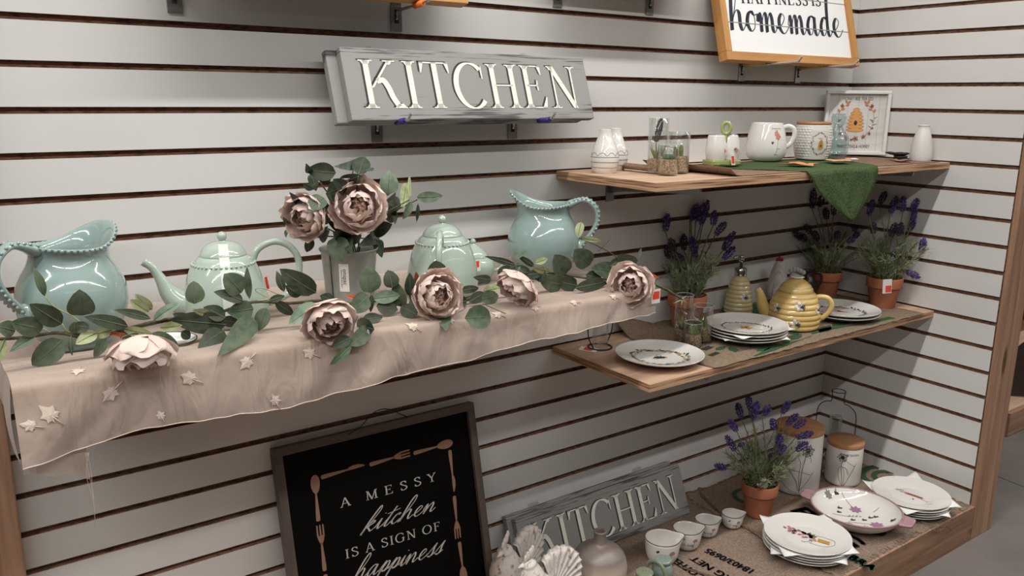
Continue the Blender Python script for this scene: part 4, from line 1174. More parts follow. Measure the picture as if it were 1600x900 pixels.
bq = thing('bouquet', 'peony and eucalyptus bouquet standing in the metal bucket', 'bouquet', (0, 0, 0))
def bdep(u, v):
    return -.155 + .05*math.sin(u*.13+v*.07) - .0004*(330-v)*0
BL = [(525, 270, 479, 266, 29, D, 'oval'), (485, 270, 478, 255, 12, G, 'long'), (553, 251, 522, 260, 17, Y, 'oval'), (560, 273, 569, 245, 29, D, 'oval'), (570, 267, 584, 264, 6, Y, 'oval'), (568, 275, 534, 279, 19, Y, 'oval'),
      (606, 304, 608, 266, 30, Y, 'round'), (510, 302, 541, 290, 34, G, 'round'), (506, 309, 480, 330, 27, G, 'round'), (502, 286, 512, 265, 24, D, 'oval'), (490, 296, 474, 286, 13, Y, 'oval'), (486, 272, 494, 299, 16, D, 'oval'),
      (629, 326, 634, 286, 15, PL, 'oval'), (641, 312, 640, 275, 5, PL, 'long'), (651, 308, 692, 306, 18, Y, 'oval'), (653, 318, 651, 347, 7, G, 'long'), (643, 315, 629, 343, 13, G, 'oval'), (622, 308, 606, 336, 20, D, 'oval'),
      (615, 330, 617, 351, 10, D, 'long'), (582, 360, 613, 350, 27, D, 'round'), (582, 346, 600, 323, 13, G, 'oval'), (543, 356, 512, 346, 19, D, 'oval'), (524, 370, 534, 409, 34, G, 'round'), (590, 375, 597, 403, 17, D, 'oval'),
      (545, 366, 550, 396, 22, D, 'oval'), (487, 372, 479, 394, 15, D, 'oval'), (452, 352, 442, 339, 10, G, 'oval'), (450, 358, 447, 372, 7, G, 'long'), (512, 353, 496, 369, 10, Y, 'long'), (616, 308, 598, 318, 21, D, 'oval'),
      (512, 330, 505, 310, 18, D, 'oval'), (512, 350, 500, 335, 18, D, 'oval'), (540, 372, 520, 362, 22, D, 'oval'), (565, 368, 545, 372, 24, D, 'oval'), (508, 332, 516, 330, 8, RU, 'oval'), (568, 290, 571, 274, 6, RU, 'long'),
      (560, 275, 530, 285, 22, D, 'oval'), (590, 300, 615, 290, 20, D, 'oval'), (500, 375, 515, 360, 20, D, 'oval'), (575, 378, 590, 366, 22, D, 'oval'), (605, 345, 620, 330, 16, D, 'oval'), (470, 318, 452, 300, 12, D, 'oval'),
      (540, 300, 520, 280, 24, D, 'oval'), (585, 375, 560, 385, 20, D, 'oval'), (495, 350, 505, 372, 18, D, 'oval')]
mb = MB()
for ub, vb, ut, vt, w, m, sh in BL:
    px_leaf(mb, ub, vb, ut, vt, w, m, bdep, rnd, sh, .5, .02)
mb.build('foliage', LEAF, bq)
mb = MB(); foot = Vector((BX, BY, ZC+.03))
for u, v in ((510, 302), (500, 285), (540, 300), (553, 252), (606, 304), (640, 312), (652, 312), (582, 360), (560, 275), (475, 345), (560, 340), (525, 370), (590, 375), (487, 372), (545, 366)):
    tp_ = at_y(u, v, bdep(u, v)); top = Vector((BX, BY, ZC+.118)) + (tp_-Vector((BX, BY, ZC+.118))).normalized()*.0 + Vector((rnd.uniform(-.03, .03), rnd.uniform(-.03, .03), 0))
    mb.tube(catmull([tuple(foot+Vector((rnd.uniform(-.02, .02), rnd.uniform(-.02, .02), 0))), tuple(top), tuple((top+tp_)/2+Vector((0, 0, .01))), tuple(tp_)], 4), .0014, 6)
mb.build('stem', M_vine, bq)
c = at_y(560, 322, -.185); peony('peony', c, toward(c, .05, .08), .054, 31, bq, .8, False)
c = at_y(476, 338, -.165); peony('peony', c, toward(c, -.55, -.25, .9), .047, 37, bq, .6, False)

# ------------------------------------------------------------------ wares: shared pieces
def base_at(u, v, z, r):
    """centre of a round foot of radius r whose nearest edge shows at (u, v) on a surface at height z"""
    p = at_z(u, v, z); d = Vector((p.x-CAM[0], p.y-CAM[1], 0)).normalized()
    return Vector((p.x, p.y, z))+d*r
def rfun(prof):
    """outer radius by height of a turned outline"""
    def f(z):
        for (r0, z0), (r1, z1) in zip(prof, prof[1:]):
            if min(z0, z1) <= z <= max(z0, z1) and abs(z1-z0) > 1e-9: return r0+(r1-r0)*(z-z0)/(z1-z0)
        return prof[-1][0]
    return f
def subdiv_poly(q, step=.004):
    out = []
    for i in range(len(q)):
        a, b = q[i], q[(i+1) % len(q)]; n = max(1, int(math.hypot(b[0]-a[0], b[1]-a[1])/step))
        out += [(a[0]+(b[0]-a[0])*k/n, a[1]+(b[1]-a[1])*k/n) for k in range(n)]
    return out
def decal(polys, rf, a0, z0, mb, m=0, off=.0006):
    for q in polys:
        n = len(q); ar = sum(q[i][0]*q[(i+1) % n][1]-q[(i+1) % n][0]*q[i][1] for i in range(n))
        if ar < 0: q = q[::-1]
        mb.add(wrap(q, rf, a0, z0, off), [tuple(range(len(q)))], m)
def line2(pts, w): return ribbon(catmull(pts, 6), w, w)
def disc2(x, y, r, n=10, ry=None, an=0.0):
    ry = ry or r; c, s = math.cos(an), math.sin(an)
    return [(x+r*math.cos(t)*c-ry*math.sin(t)*s, y+r*math.cos(t)*s+ry*math.sin(t)*c) for t in [2*math.pi*k/n for k in range(n)]]
def leaf2(x, y, an, l, w):
    c, s = math.cos(an), math.sin(an); P = [(0, 0), (.3, .5), (.65, .45), (1, 0), (.65, -.45), (.3, -.5)]
    return [(x+l*a*c-w*b*s, y+l*a*s+w*b*c) for a, b in P]
def sans2(txt, size, x, y, an=0.0, cx=True):
    vs, fs, w = font_polys(txt, size); c, s = math.cos(an), math.sin(an); o = -w/2 if cx else 0
    return [[(x+(vs[i][0]+o)*c-vs[i][1]*s, y+(vs[i][0]+o)*s+vs[i][1]*c) for i in f] for f in fs]
def on_top(polys, z, mb, m=0):
    for q in polys:
        n = len(q); ar = sum(q[i][0]*q[(i+1) % n][1]-q[(i+1) % n][0]*q[i][1] for i in range(n))
        if ar < 0: q = q[::-1]
        mb.add([(p[0], p[1], z(p[0], p[1]) if callable(z) else z) for p in q], [tuple(range(len(q)))], m)

M_porc = mat('white_porcelain', rgb(222, 218, 212), .12, spec=.55, coat=.6)
M_matte = mat('matte_stoneware', rgb(214, 209, 202), .35, spec=.5, coat=.15)
M_greyln = mat('grey_glaze_line', rgb(120, 116, 116), .4)
M_blackp = mat('black_print', rgb(46, 42, 40), .6)
M_goldp = mat('gold_print', rgb(176, 140, 62), .5)
M_pinkp = mat('pink_print', rgb(196, 126, 112), .6)
M_mauvep = mat('mauve_print', rgb(150, 108, 134), .6)
M_greyp = mat('grey_print', rgb(128, 122, 116), .6)
M_greenp = mat('green_print', rgb(110, 122, 80), .6)
PRINTS = [M_blackp, M_goldp, M_pinkp, M_mauvep, M_greyp, M_greenp]
M_glass = glass_mat('clear_glass')
M_gravel = mat('tan_gravel', rgb(186, 158, 128), .9, noise=((260, 260, 260), rgb(104, 80, 62), .42, .60), bump=((300, 300, 300), .9, .003))
M_succ = leaf_mat('succulent_green', rgb(76, 104, 86), rgb(56, 82, 66))
M_aloe = leaf_mat('aloe_green', rgb(120, 136, 78), rgb(84, 104, 56))
M_terra = mat('terracotta', rgb(176, 112, 84), .8, spec=.2, noise=((14, 14, 14), rgb(158, 98, 72), .4, .7))
M_soil = mat('dark_soil', rgb(52, 40, 32), .95, bump=((120, 120, 120), .8, .003))
M_lav = mat('lavender_blossom', rgb(96, 78, 142), .75, noise=((160, 160, 160), rgb(58, 46, 92), .4, .65))
M_lavk = mat('lavender_deep', rgb(62, 48, 104), .8); M_lavl = mat('lavender_pale', rgb(122, 104, 168), .75)  # deeper and paler bud tints, mixed at random
M_lavd = mat('dark_lavender_blossom', rgb(78, 64, 84), .8, noise=((160, 160, 160), rgb(48, 40, 52), .4, .65))
M_needle = leaf_mat('lavender_needles', rgb(134, 138, 106), rgb(102, 110, 80))
M_stem = mat('lavender_stem', rgb(112, 118, 82), .7)
M_bwood = wood_mat('lid_wood', rgb(186, 138, 96), rgb(156, 108, 72), 'x', .5)
M_burl = weave_mat('burlap', rgb(114, 96, 83), rgb(166, 146, 130), 900, .7)
M_burlp = weave_mat('printed_burlap', rgb(112, 92, 72), rgb(166, 142, 114), 900, .7)
M_burld = weave_mat('brown_burlap', rgb(112, 88, 72), rgb(158, 132, 112), 900, .6)
M_greenb = weave_mat('green_burlap', rgb(58, 74, 46), rgb(92, 108, 72), 620, .9)
M_dkgreen = mat('green_sack_print', rgb(44, 74, 46), .9)
M_dkprint = mat('black_sack_print', rgb(40, 38, 36), .95)

def blossom_spike(name, base, tip, parent, m, seed, fat=.0085):
    """one flower head: rings of small buds round a stalk"""
    r_ = random.Random(seed); mb = MB(); B = Vector(base); T = Vector(tip); ax = T-B; L = ax.length; ax.normalize()
    s = ax.orthogonal().normalized(); t = ax.cross(s)
    mb.tube([tuple(B), tuple(B+ax*L*.12), tuple(B+ax*L*.5), tuple(B+ax*L*.85), tuple(T)], [.0014, fat*.20, fat*.26, fat*.20, .0008], 8, 0)
    nr = max(5, int(L/.0038))
    for i in range(nr):
        f = (i+.5)/nr; rr = fat*(.75+.5*math.sin(math.pi*min(1, f*1.05)))*(1 if f < .85 else .7)
        for k in range(6):
            a = k*math.pi/3+i*.55+r_.uniform(-.25, .25)
            d = s*math.cos(a)+t*math.sin(a)
            c = B+ax*(L*f+r_.uniform(-.001, .001))+d*rr*.40
            e = c+d*rr*.85+ax*rr*.6
            # bud: a small spindle
            q = d.cross(ax).normalized(); w = .0021
            mid = (c+e)/2
            up = (e-c).normalized().cross(q)
            mb.add([c, mid+q*w, mid+up*w, mid-q*w, mid-up*w, e], [(0, 2, 1), (0, 3, 2), (0, 4, 3), (0, 1, 4), (5, 1, 2), (5, 2, 3), (5, 3, 4), (5, 4, 1)], r_.choice((0, 0, 1, 2)))
    return mb.build(name, [m, M_lavk, M_lavl] if m is M_lav else [m, m, m], parent)
def pot(r, h, parent, rz=0):
    """tapered terracotta pot with a collar"""
    pr = [(.70*r, 0), (.71*r, .002), (.885*r, .66*h), (.89*r, .665*h)]
    o = MB().lathe([(.62*r, 0)]+pr+[(.93*r, .67*h), (.985*r, .675*h), (1.0*r, .70*h), (1.01*r, .96*h), (.995*r, h), (.95*r, h), (.93*r, .985*h), (.90*r, .82*h), (.3*r, .80*h)], 56).build('pot', M_terra, parent)
    MB().lathe([(.01, .80*h), (.6*r, .83*h), (.905*r, .84*h)], 40, caps=False).build('soil', M_soil, parent)
    return o
def lavender(label, c, r, h, spikes, seed, dark=(), nstem=34, spread=1.0, tall=.13, limit=None):
    r_ = random.Random(seed)
    t = thing('potted_lavender', label, 'plant', c, 0, 'lavender plants in terracotta pots')
    C3 = Vector(c); pot(r, h, t)
    fwd = Vector((_fw[0], _fw[1], 0)).normalized()
    stems = MB(); fol = MB()
    crown = C3+Vector((0, 0, .83*h))
    def needles(path, f0, f1, n, ln):
        P_ = [Vector(p) for p in path]
        for k in range(n):
            f = f0+(f1-f0)*r_.random(); i = min(len(P_)-2, int(f*(len(P_)-1))); p = P_[i].lerp(P_[i+1], f*(len(P_)-1)-i)
            tg = (P_[i+1]-P_[i]).normalized(); sd = Vector((r_.uniform(-1, 1), r_.uniform(-1, 1), r_.uniform(-.3, .3)))
            sd = (sd-tg*sd.dot(tg)).normalized(); d = (tg*r_.uniform(.4, 1.0)+sd*.75).normalized(); l = ln*r_.uniform(.6, 1.2)
            q = d.cross(sd).normalized()*.0014; mid = p+d*l*.5+sd*l*.06
            fol.add([p, mid+q, p+d*l+sd*l*.1, mid-q, mid+sd*.0010], [(0, 1, 4), (1, 2, 4), (2, 3, 4), (3, 0, 4)], 0)
    def clampd(p):
        if p.y > -.012: p.y = -.012
        if p.x > -.012: p.x = -.012
        return p
    dist = (C3-CAMV).dot(Vector(_fw))
    for n, (ub, vb, ut, vt) in enumerate(spikes):
        dd = r_.uniform(-.045, .035)
        def P(u, v, e=0):
            ry = Vector(_ray(u, v)); return CAMV+ry*(dist+dd+e)
        B = clampd(P(ub, vb)); T = clampd(P(ut, vt, r_.uniform(-.008, .008)))
        root = crown+Vector((r_.uniform(-.5, .5)*r, r_.uniform(-.5, .5)*r, 0))
        mid = root.lerp(B, .5)+Vector((0, 0, .018)); path = catmull([tuple(root), tuple(mid), tuple(B)], 7)
        stems.tube([tuple(p-C3) for p in [Vector(q) for q in path]], [.0016]*len(path), 5)
        needles(path, .12, .82, 20, .020)
        blossom_spike('flower_spike', B-C3, T-C3, t, M_lavd if n in dark else M_lav, seed*100+n)
    for n in range(nstem):
        a = r_.uniform(0, 6.283); rr = r*math.sqrt(r_.random())*.7
        root = crown+Vector((rr*math.cos(a), rr*math.sin(a), 0)); lean = r_.uniform(.15, .85)*spread
        top = clampd(root+Vector((math.cos(a)*lean*tall*.8, math.sin(a)*lean*tall*.8, tall*r_.uniform(.55, 1.0))))
        path = catmull([tuple(root), tuple(root.lerp(top, .5)+Vector((0, 0, .012))), tuple(top)], 6)
        stems.tube(path and [tuple(Vector(p)-C3) for p in path], [.0013]*len(path), 5)
        needles(path, .1, 1.0, 30, .022)
    for f in range(len(fol.v)): fol.v[f] = tuple(clampd(Vector(fol.v[f]))-C3)
    stems.build('stem', M_stem, t); fol.build('foliage', M_needle, t)
    return t

# ------------------------------------------------------------------ upper right shelf
def strip(name, x0, x1, y0, y1, z, m, parent, seed, amp=.003, nx=40, ny=14, rise=None, fray=.004):
    r_ = random.Random(seed); P = []
    for i in range(nx+1):
        row = []
        for j in range(ny+1):
            x = x0+(x1-x0)*i/nx; y = y0+(y1-y0)*j/ny
            if i in (0, nx): x += r_.uniform(-fray, fray)
            if j in (0, ny): y += r_.uniform(-fray, fray)*.6
            zz = z+amp*(.5+.5*mnoise.noise((x*11, y*11, seed)))+(rise(x, y) if rise else 0)
            row.append((x, y, zz))
        P.append(row)
    return MB().grid(P).build(name, m, parent, thick=.0012)
ZS = ZT+.0065
o = strip('burlap_runner', -.975, -.035, -.342, -.05, ZT+.0010, M_burld, None, 3, .0015, rise=lambda x, y: .020*sstep(-.945, -.975, x))
tag(o, 'brown burlap runner along the upper right shelf under the green scarf', 'runner')
q = at_y(996, 255, -.12)
mb = MB(); P = []
for k in range(15):
    a = math.radians(-60+330*k/14); rr = .0085-.0022*k/14
    P.append([(rr*1.9*math.cos(a)-.004, -.055+.11*j/5, .0105+rr*math.sin(a)) for j in range(6)])
mb.grid(P); ro = mb.build('rolled_end', M_burld, o, (q.x, -.13, ZT+.001), thick=.0012)

# green scarf with one corner hanging over the edge
sc = MB(); Ltop = at_y(1262, 264, -.356); Rtop = at_y(1372, 257, -.356); Tip = at_y(1331, 345, -.362)
Lx, Rx = Ltop.x, Rtop.x
P = []
for i in range(13):
    t = i/12; row = []
    xl = -.84+(Lx+.84)*t**2.0; xr = -.20+(Rx+.20)*t
    for j in range(25):
        x = xl+(xr-xl)*j/24; y = -.075-.279*t
        row.append((x, y, ZT+.0040+.002*mnoise.noise((x*12, y*12, 9.1))))
    P.append(row)
for i in range(1, 15):
    t = i/14; row = []
    xl = Lx+(Tip.x-.012-Lx)*(.25*t+.75*t**1.7); xr = Rx+(Tip.x+.012-Rx)*(t**2.1)
    zl_ = ZT+.004+(Tip.z-ZT)*t
    for j in range(25):
        s = j/24; x = xl+(xr-xl)*s
        row.append((x+.0015*math.sin(i*7+j), -.357-.004*abs(math.sin(s*5+1))-.006*math.sin(math.pi*s)*t, zl_+.010*(1-t)*math.sin(s*math.pi)*(0 if t > .98 else 1)-.006*(1-abs(2*s-1))*t))
    P.append(row)
sc.grid(P); scarf = tag(sc.build('scarf', M_greenb, None, thick=.0014), 'green woven scarf on the upper right shelf, a pointed corner hanging over the edge', 'scarf')
fr = MB(); r_ = random.Random(8)
for k in range(60):
    i = r_.randrange(13, 26); j = r_.choice((0, 24)); p = Vector(P[i][j]); dx = -1 if j == 0 else 1
    fr.tube([tuple(p), tuple(p+Vector((dx*r_.uniform(.003, .008), -.001, -r_.uniform(.002, .009))))], .0005, 4)
fr.build('fringe', M_greenb, scarf)

# salt and pepper vases
SSP = catmull([(.024, 0), (.0265, .001), (.0315, .012), (.0345, .028), (.0338, .042), (.0290, .060), (.0215, .078), (.0165, .092), (.0148, .102), (.0146, .1045), (.0128, .1052)], 4)
def bottle(label, c):
    rz = yaw_to_cam(c.x, c.y); t = thing('salt_shaker', label, 'shaker', c, rz, 'white line painted salt and pepper shakers')
    MB().lathe(SSP, 48).build('body', M_porc, t); rf = rfun(SSP); mb = MB()
    for z in (.0145, .0275, .0395):
        mb.tube([((rf(z)+.0001)*math.cos(a), (rf(z)+.0001)*math.sin(a), z) for a in np.linspace(0, 2*math.pi, 49)], .0007, 5)
    pts = []
    for k in range(9*8+1):
        a = 2*math.pi*k/72; z = .0425+.0075*abs(math.sin(a*4.5)); r0 = rf(z)+.0001; pts.append((r0*math.cos(a), r0*math.sin(a), z))
    mb.tube(pts, .0006, 5); mb.build('painted_lines', M_greyln, t)
    return t
bottle('front pear shaped white shaker with grey lines on the upper shelf', base_at(944, 271.5, ZT, .026))
bottle('white pear shaped pepper shaker half hidden behind its twin on the upper shelf', Vector((-1.0795, -.052, ZT)))

# glass terrariums: three tubes joined
def terrarium(label, c, plants, gl=(.130, .098, .069)):
    t = thing('terrarium', label, 'terrarium', c, yaw_to_cam(c.x, c.y), 'three tube glass terrariums')
    for n, (x, y, r, h, g) in enumerate(((0, 0, .0243, gl[0], .030), (.0500, .018, .0270, gl[1], .036), (.0258, -.0445, .0240, gl[2], .032))):
        o = MB().lathe([(r*.96, 0), (r, .0008), (r, h-.0006), (r-.0006, h), (r-.0012, h), (r-.0014, h-.001), (r-.0014, .003), (.001, .0026)], 44, (x, y, 0), caps=False)
        gobj = o.build('glass_tube', M_glass, t)
        MB().tube([(x+(r-.0006)*math.cos(a), y+(r-.0006)*math.sin(a), h) for a in np.linspace(0, 2*math.pi, 41)], .0007, 5).build('rim', M_glassrim, gobj)
        MB().lathe([(r-.0022, .0030), (r-.0018, .006), (r-.0018, g), (r-.005, g+.003), (.001, g+.004)], 36, (x, y, 0)).build('gravel', M_gravel, t)
        mb = MB(); rr_ = random.Random(n+17)
        for kind in plants[n]:
            if kind == 'aloe':
                for k in range(14):
                    a = k*2.4; b = Vector((x+.004*math.cos(a), y+.004*math.sin(a), g)); d = Vector((math.cos(a)*.35, math.sin(a)*.35, 1)).normalized()
                    L = rr_.uniform(.026, .042); mb.tube([tuple(b), tuple(b+d*L*.5+Vector((math.cos(a), math.sin(a), 0))*.003), tuple(b+d*L+Vector((math.cos(a), math.sin(a), 0))*.005)], [.0024, .0020, .0004], 6)
            if kind == 'rosette':
                for ring, (nn, tilt, L) in enumerate(((7, 1.1, .015), (6, .7, .013), (5, .3, .011))):
                    for k in range(nn):
                        a = 2*math.pi*k/nn+ring*.4; d = Vector((math.cos(a)*math.sin(tilt), math.sin(a)*math.sin(tilt), math.cos(tilt)))
                        b = Vector((x, y, g+.003)); mb.ball(tuple(b+d*L*.75), L*.42, 8, 6)
            if kind == 'cactus':
                for cx_, cy_, hh, rr in ((-.006, 0, .026, .0055), (.006, -.003, .030, .0050)):
                    P = []
                    for i in range(9):
                        f = i/8; rad = rr*math.sqrt(max(.02, 1-max(0, (f-.6)/.42)**2))
                        P.append([(x+cx_+rad*(1+.16*math.cos(8*a))*math.cos(a), y+cy_+rad*(1+.16*math.cos(8*a))*math.sin(a), g+hh*f) for a in [2*math.pi*k/32 for k in range(32)]])
                    mb.grid(P, closev=True)
        if mb.v: mb.build('succulent', M_aloe if 'aloe' in plants[n] or 'cactus' in plants[n] else M_succ, t)
    return t
M_glassrim = mat('glass_edge', rgb(190, 196, 192), .1, spec=.6)
tc_ = base_at(1026, 270.5, ZT+.003, .024)
ter = terrarium('three tube glass terrarium with a dark flower spike, left on the upper shelf', tc_, (['aloe'], ['cactus'], ['rosette']))
inv = (Matrix.Translation(tc_) @ Matrix.Rotation(yaw_to_cam(tc_.x, tc_.y), 4, 'Z')).inverted()
M_dkspike = mat('dried_spike', rgb(84, 74, 80), .8, noise=((160, 160, 160), rgb(52, 44, 50), .4, .65))
B = at_y(1025, 222, tc_.y); T = at_y(1034, 184, tc_.y)
blossom_spike('dried_flower_spike', inv @ B, inv @ T, ter, M_dkspike, 71, .0062)
MB().tube([(0, 0, .03), tuple(inv @ B)], .0012, 5).build('stem', M_stem, ter)

# cottage salt and pepper set on a green base
sc_ = base_at(1127, 260, ZS, .028)
t = thing('shaker_set', 'pair of white shakers joined on a green stand with ring handle, upper shelf', 'shakers', sc_, yaw_to_cam(sc_.x, sc_.y)+.60)
M_lime = mat('lime_glaze', rgb(160, 170, 110), .2, spec=.5, coat=.4)
mb = MB(); P = []
for zz, k in ((0, .90), (.003, .97), (.0135, 1.0), (.0155, .98)):
    P.append([(x*k, y*k, zz) for x, y in [(.046*math.copysign(abs(math.cos(a))**.35, math.cos(a)), .030*math.copysign(abs(math.sin(a))**.35, math.sin(a))) for a in [2*math.pi*i/40 for i in range(40)]]])
mb.grid(P, smooth=False, closev=True); n0 = len(mb.v)-40; mb.f.append(tuple(range(n0, n0+40))); mb.mi.append(0); mb.sm.append(False)
mb.build('stand', M_lime, t)
M_mossp = mat('moss_paint', rgb(70, 84, 40), .6)
mb = MB(); rr_ = random.Random(4)
for k in range(26):
    x = -.042+.084*k/25; mb.ball((x, -.0288+.0005*math.sin(k), .003+.002*rr_.random()), .0022, 6, 4)
mb.build('painted_moss', M_mossp, t)
SH = catmull([(.022, 0), (.0245, .002), (.0275, .020), (.0272, .034), (.0245, .050), (.0225, .060), (.0215, .063), (.018, .0655), (.001, .067)], 4)
M_silver = mat('silver_lid', rgb(176, 178, 180), .25, metal=.6)
for sg in (-1, 1):
    lab = None
    o = MB().lathe(SH, 40, (sg*.0215, .002*sg, .0155)).build('shaker_body', M_porc, t)
    MB().lathe([(.0205, .0645+.0155), (.018, .0668+.0155), (.001, .0685+.0155)], 32, (sg*.0215, .002*sg, 0)).build('cap', M_silver, o)
ring = [(.0085*math.cos(a), -.012-.0058*math.cos(a), .098+.0145*math.sin(a)) for a in np.linspace(0, 2*math.pi, 25)]
hb = MB().tube(ring, .0052, 10, caps=False); hb.tube([(0, -.012, .060), (0, -.012, .086)], .0036, 8); hb.build('ring_handle', M_lime, t)
mb = MB(); rf = lambda z: .0273
def posy(cx, cz, mb):
    for k in range(5): mb.add([(cx+x, -.0283, cz+y) for x, y in disc2(.0028*math.cos(k*1.26), .0028*math.sin(k*1.26), .0022)], [tuple(range(10))], 2)
    for k in range(4): mb.add([(cx+x, -.0283, cz+y) for x, y in leaf2(-.004, .002, 1.2+k*.7, .007, .003)], [tuple(range(6))], 4)
posy(-.012, .040, mb); posy(.026, .041, mb); mb.build('painted_posy', PRINTS, t)
Ml = Matrix.Translation(sc_) @ Matrix.Rotation(yaw_to_cam(sc_.x, sc_.y)+.60, 4, 'Z')
y_ = sc_.y-.036
price_tag(t, (at_y(1141, 236, y_), at_y(1147, 236, y_), at_y(1143, 258, y_)), 0, (.15, .85, .35, .88), Ml)

# mug
mc = base_at(1195, 252.5, ZS, .043); rz = yaw_to_cam(mc.x, mc.y)
t = thing('mug', 'rounded white mug with a bee and flower drawing, middle of the upper shelf', 'mug', mc, rz)
MG = catmull([(.038, 0), (.0435, .003), (.0530, .014), (.0570, .032), (.0560, .052), (.0515, .076), (.0455, .099), (.0435, .1055)], 4)
MB().lathe(MG+catmull([(.0425, .107), (.0405, .1045), (.048, .076), (.052, .05), (.048, .012), (.01, .006)], 3), 60).build('body', M_porc, t)
hp = catmull([(.0450, 0, .094), (.058, 0, .098), (.073, 0, .091), (.076, 0, .072), (.068, 0, .051), (.054, 0, .038)], 6)
MB().tube([(p[0]*math.cos(-.15), p[0]*math.sin(.15)*1.0, p[2]) for p in hp], .0068, 12, flat=.7, up=(0, 1, 0)).build('handle', M_porc, t)
mb = MB(); rf = rfun(MG); a0 = math.radians(-90+24)
decal(line2([(.004, .020), (.008, .038), (.010, .058), (.011, .070)], .0008), rf, a0, 0, mb, 4)
for k in range(5):
    decal([disc2(.011+.005*math.cos(k*1.26), .070+.005*math.sin(k*1.26), .0038)], rf, a0, 0, mb, 2); decal([disc2(.006+.004*math.cos(k*1.26), .079+.004*math.sin(k*1.26), .0030)], rf, a0, 0, mb, 2)
decal([disc2(-.006, .052, .0022, ry=.003), disc2(-.008, .055, .0018), disc2(-.004, .055, .0018)], rf, a0, 0, mb, 0)
decal(sans2('Choose to be', .0052, .006, .091), rf, a0, 0, mb, 0); decal(sans2('bee', .0052, .007, .0855), rf, a0, 0, mb, 0)
decal(line2([(.008, .036), (.014, .037), (.019, .036)], .0007), rf, a0, 0, mb, 4); decal(line2([(.000, .021), (.006, .020), (.012, .020)], .0009), rf, a0, 0, mb, 0)
mb.build('printed_drawing', PRINTS, t)

# honeycomb canister with wooden lid
cc = base_at(1267, 250, ZS, .044); rz = yaw_to_cam(cc.x, cc.y)
t = thing('canister', 'white honeycomb textured canister with wooden lid and beehive print', 'canister', cc, rz, 'wood lidded canisters')
CNP = [(.043, 0), (.0450, .002), (.0520, .035), (.0535, .055), (.0520, .085), (.0490, .100), (.047, .1015)]
rf = rfun(CNP); P = []; nz, na = 84, 220
for i in range(nz+1):
    z = .0015+.099*i/nz; row = []
    for k in range(na):
        a = 2*math.pi*k/na; hx = a*34/ (2*math.pi); hy = z/.0078; rowi = math.floor(hy)
        fx = (hx+.5*(rowi % 2)) % 1-.5; fy = hy-rowi-.5
        b = max(0, 1-(abs(fx)*1.9)**2-(abs(fy)*1.9)**2)
        front = 1-sstep(.62, .45, abs(((a+math.pi/2-.42+math.pi) % (2*math.pi))-math.pi))
        r = rf(z)+.0016*b*front*sstep(.0, .008, z)*sstep(.1005, .092, z)
        row.append((r*math.cos(a), r*math.sin(a), z))
    P.append(row)
mb = MB().grid(P, closev=True); mb.lathe([(.001, .0008), (.043, .0005), (rf(.0015), .0015)], 40, caps=False); mb.lathe([(rf(.1), .1005), (.046, .1018), (.01, .1018)], 40, caps=False)
mb.build('body', M_matte, t)
MB().lathe([(.046, .1015), (.0485, .1020), (.0492, .1045), (.0488, .108), (.047, .1093), (.001, .1095)], 48).build('lid', M_bwood, t)
mb = MB(); a0 = math.radians(-90+24)
def wreath(cx, cy, rx, ry, n, f, seed, l=.006, w=.0032, ms=(0, 2, 4, 4)):
    r_ = random.Random(seed)
    for k in range(n):
        a = 2*math.pi*k/n; x, y = cx+rx*math.cos(a), cy+ry*math.sin(a)
        f([leaf2(x, y, a+math.pi/2+r_.uniform(-.9, .9), l*r_.uniform(.7, 1.2), w)], ms[k % len(ms)])
def hive2(cx, cy, w, h):
    out = []
    for k in range(7):
        f = k/6; ww = w*math.sqrt(max(.12, 1-(f*.93)**2.4)); yy = cy-h/2+h*f
        out.append(disc2(cx, yy, ww, 16, h*.088))
    return out
dc = lambda q, m: decal(q, rf, a0, .048, mb, m, .0008)
wreath(0, 0, .024, .030, 34, dc, 5, .006, .003)
decal(hive2(.002, -.001, .0085, .022), rf, a0, .048, mb, 1, .0009); decal([disc2(.002, -.006, .0022, ry=.003)], rf, a0, .048, mb, 0, .0012)
decal(sans2('sweet as', .0045, 0, .014)+sans2('honey', .0045, 0, .0175*-1.05), rf, a0, .048, mb, 0, .0009)
mb.build('printed_emblem', PRINTS, t)

# blue glass bud vase behind it
bv = Vector((-.168, -.075, ZS-.002))
M_bglass = glass_mat('pale_blue_glass', (.78, .87, .88, 1), .75)
t = thing('glass_vase', 'pale blue quilted glass bottle vase behind the honeycomb canister', 'vase', bv)
BV = catmull([(.022, 0), (.030, .004), (.036, .025), (.036, .045), (.029, .068), (.0155, .086), (.0135, .094), (.020, .104), (.0215, .118), (.019, .128), (.021, .1315), (.022, .133)], 5)
def quilt(r, z, a): return (r+.0016*math.sin(a*9+z*180)*math.sin(a*9-z*180), z)
MB().lathe(BV, 90, mod=quilt, caps=False).build('body', M_bglass, t)

# beehive picture in a white tray frame, across the corner
Ax, Ay = -.168, -.026; Bx, By = -.016, -.152; ang = math.atan2(By-Ay, Bx-Ax); TW = math.hypot(Bx-Ax, By-Ay)
t = thing('framed_picture', 'white box framed beehive picture standing across the corner of the upper shelf', 'picture', (Ax, Ay, ZT+.009), ang)
H = .199
M_wfr = mat('white_frame', rgb(222, 219, 215), .5)
M_wpl = mat('whitewashed_planks', rgb(214, 210, 205), .7, noise=((6, 6, 40), rgb(202, 198, 194), .4, .7))
for nm, a in (('rail', (0, TW, -.001, .016, 0, .010)), ('rail', (0, TW, -.001, .016, H-.010, H)), ('stile', (0, .010, -.001, .016, .010, H-.010)), ('stile', (TW-.010, TW, -.001, .016, .010, H-.010))):
    MB().box(*a, bev=.002).build('frame_'+nm, M_wfr, t)
MB().box(.010, TW-.010, .011, .0145, .010, H-.010).build('picture_panel', M_wpl, t)
mb = MB(); cx = TW/2; fl = lambda q, m: flat(q, .0107, mb, m)
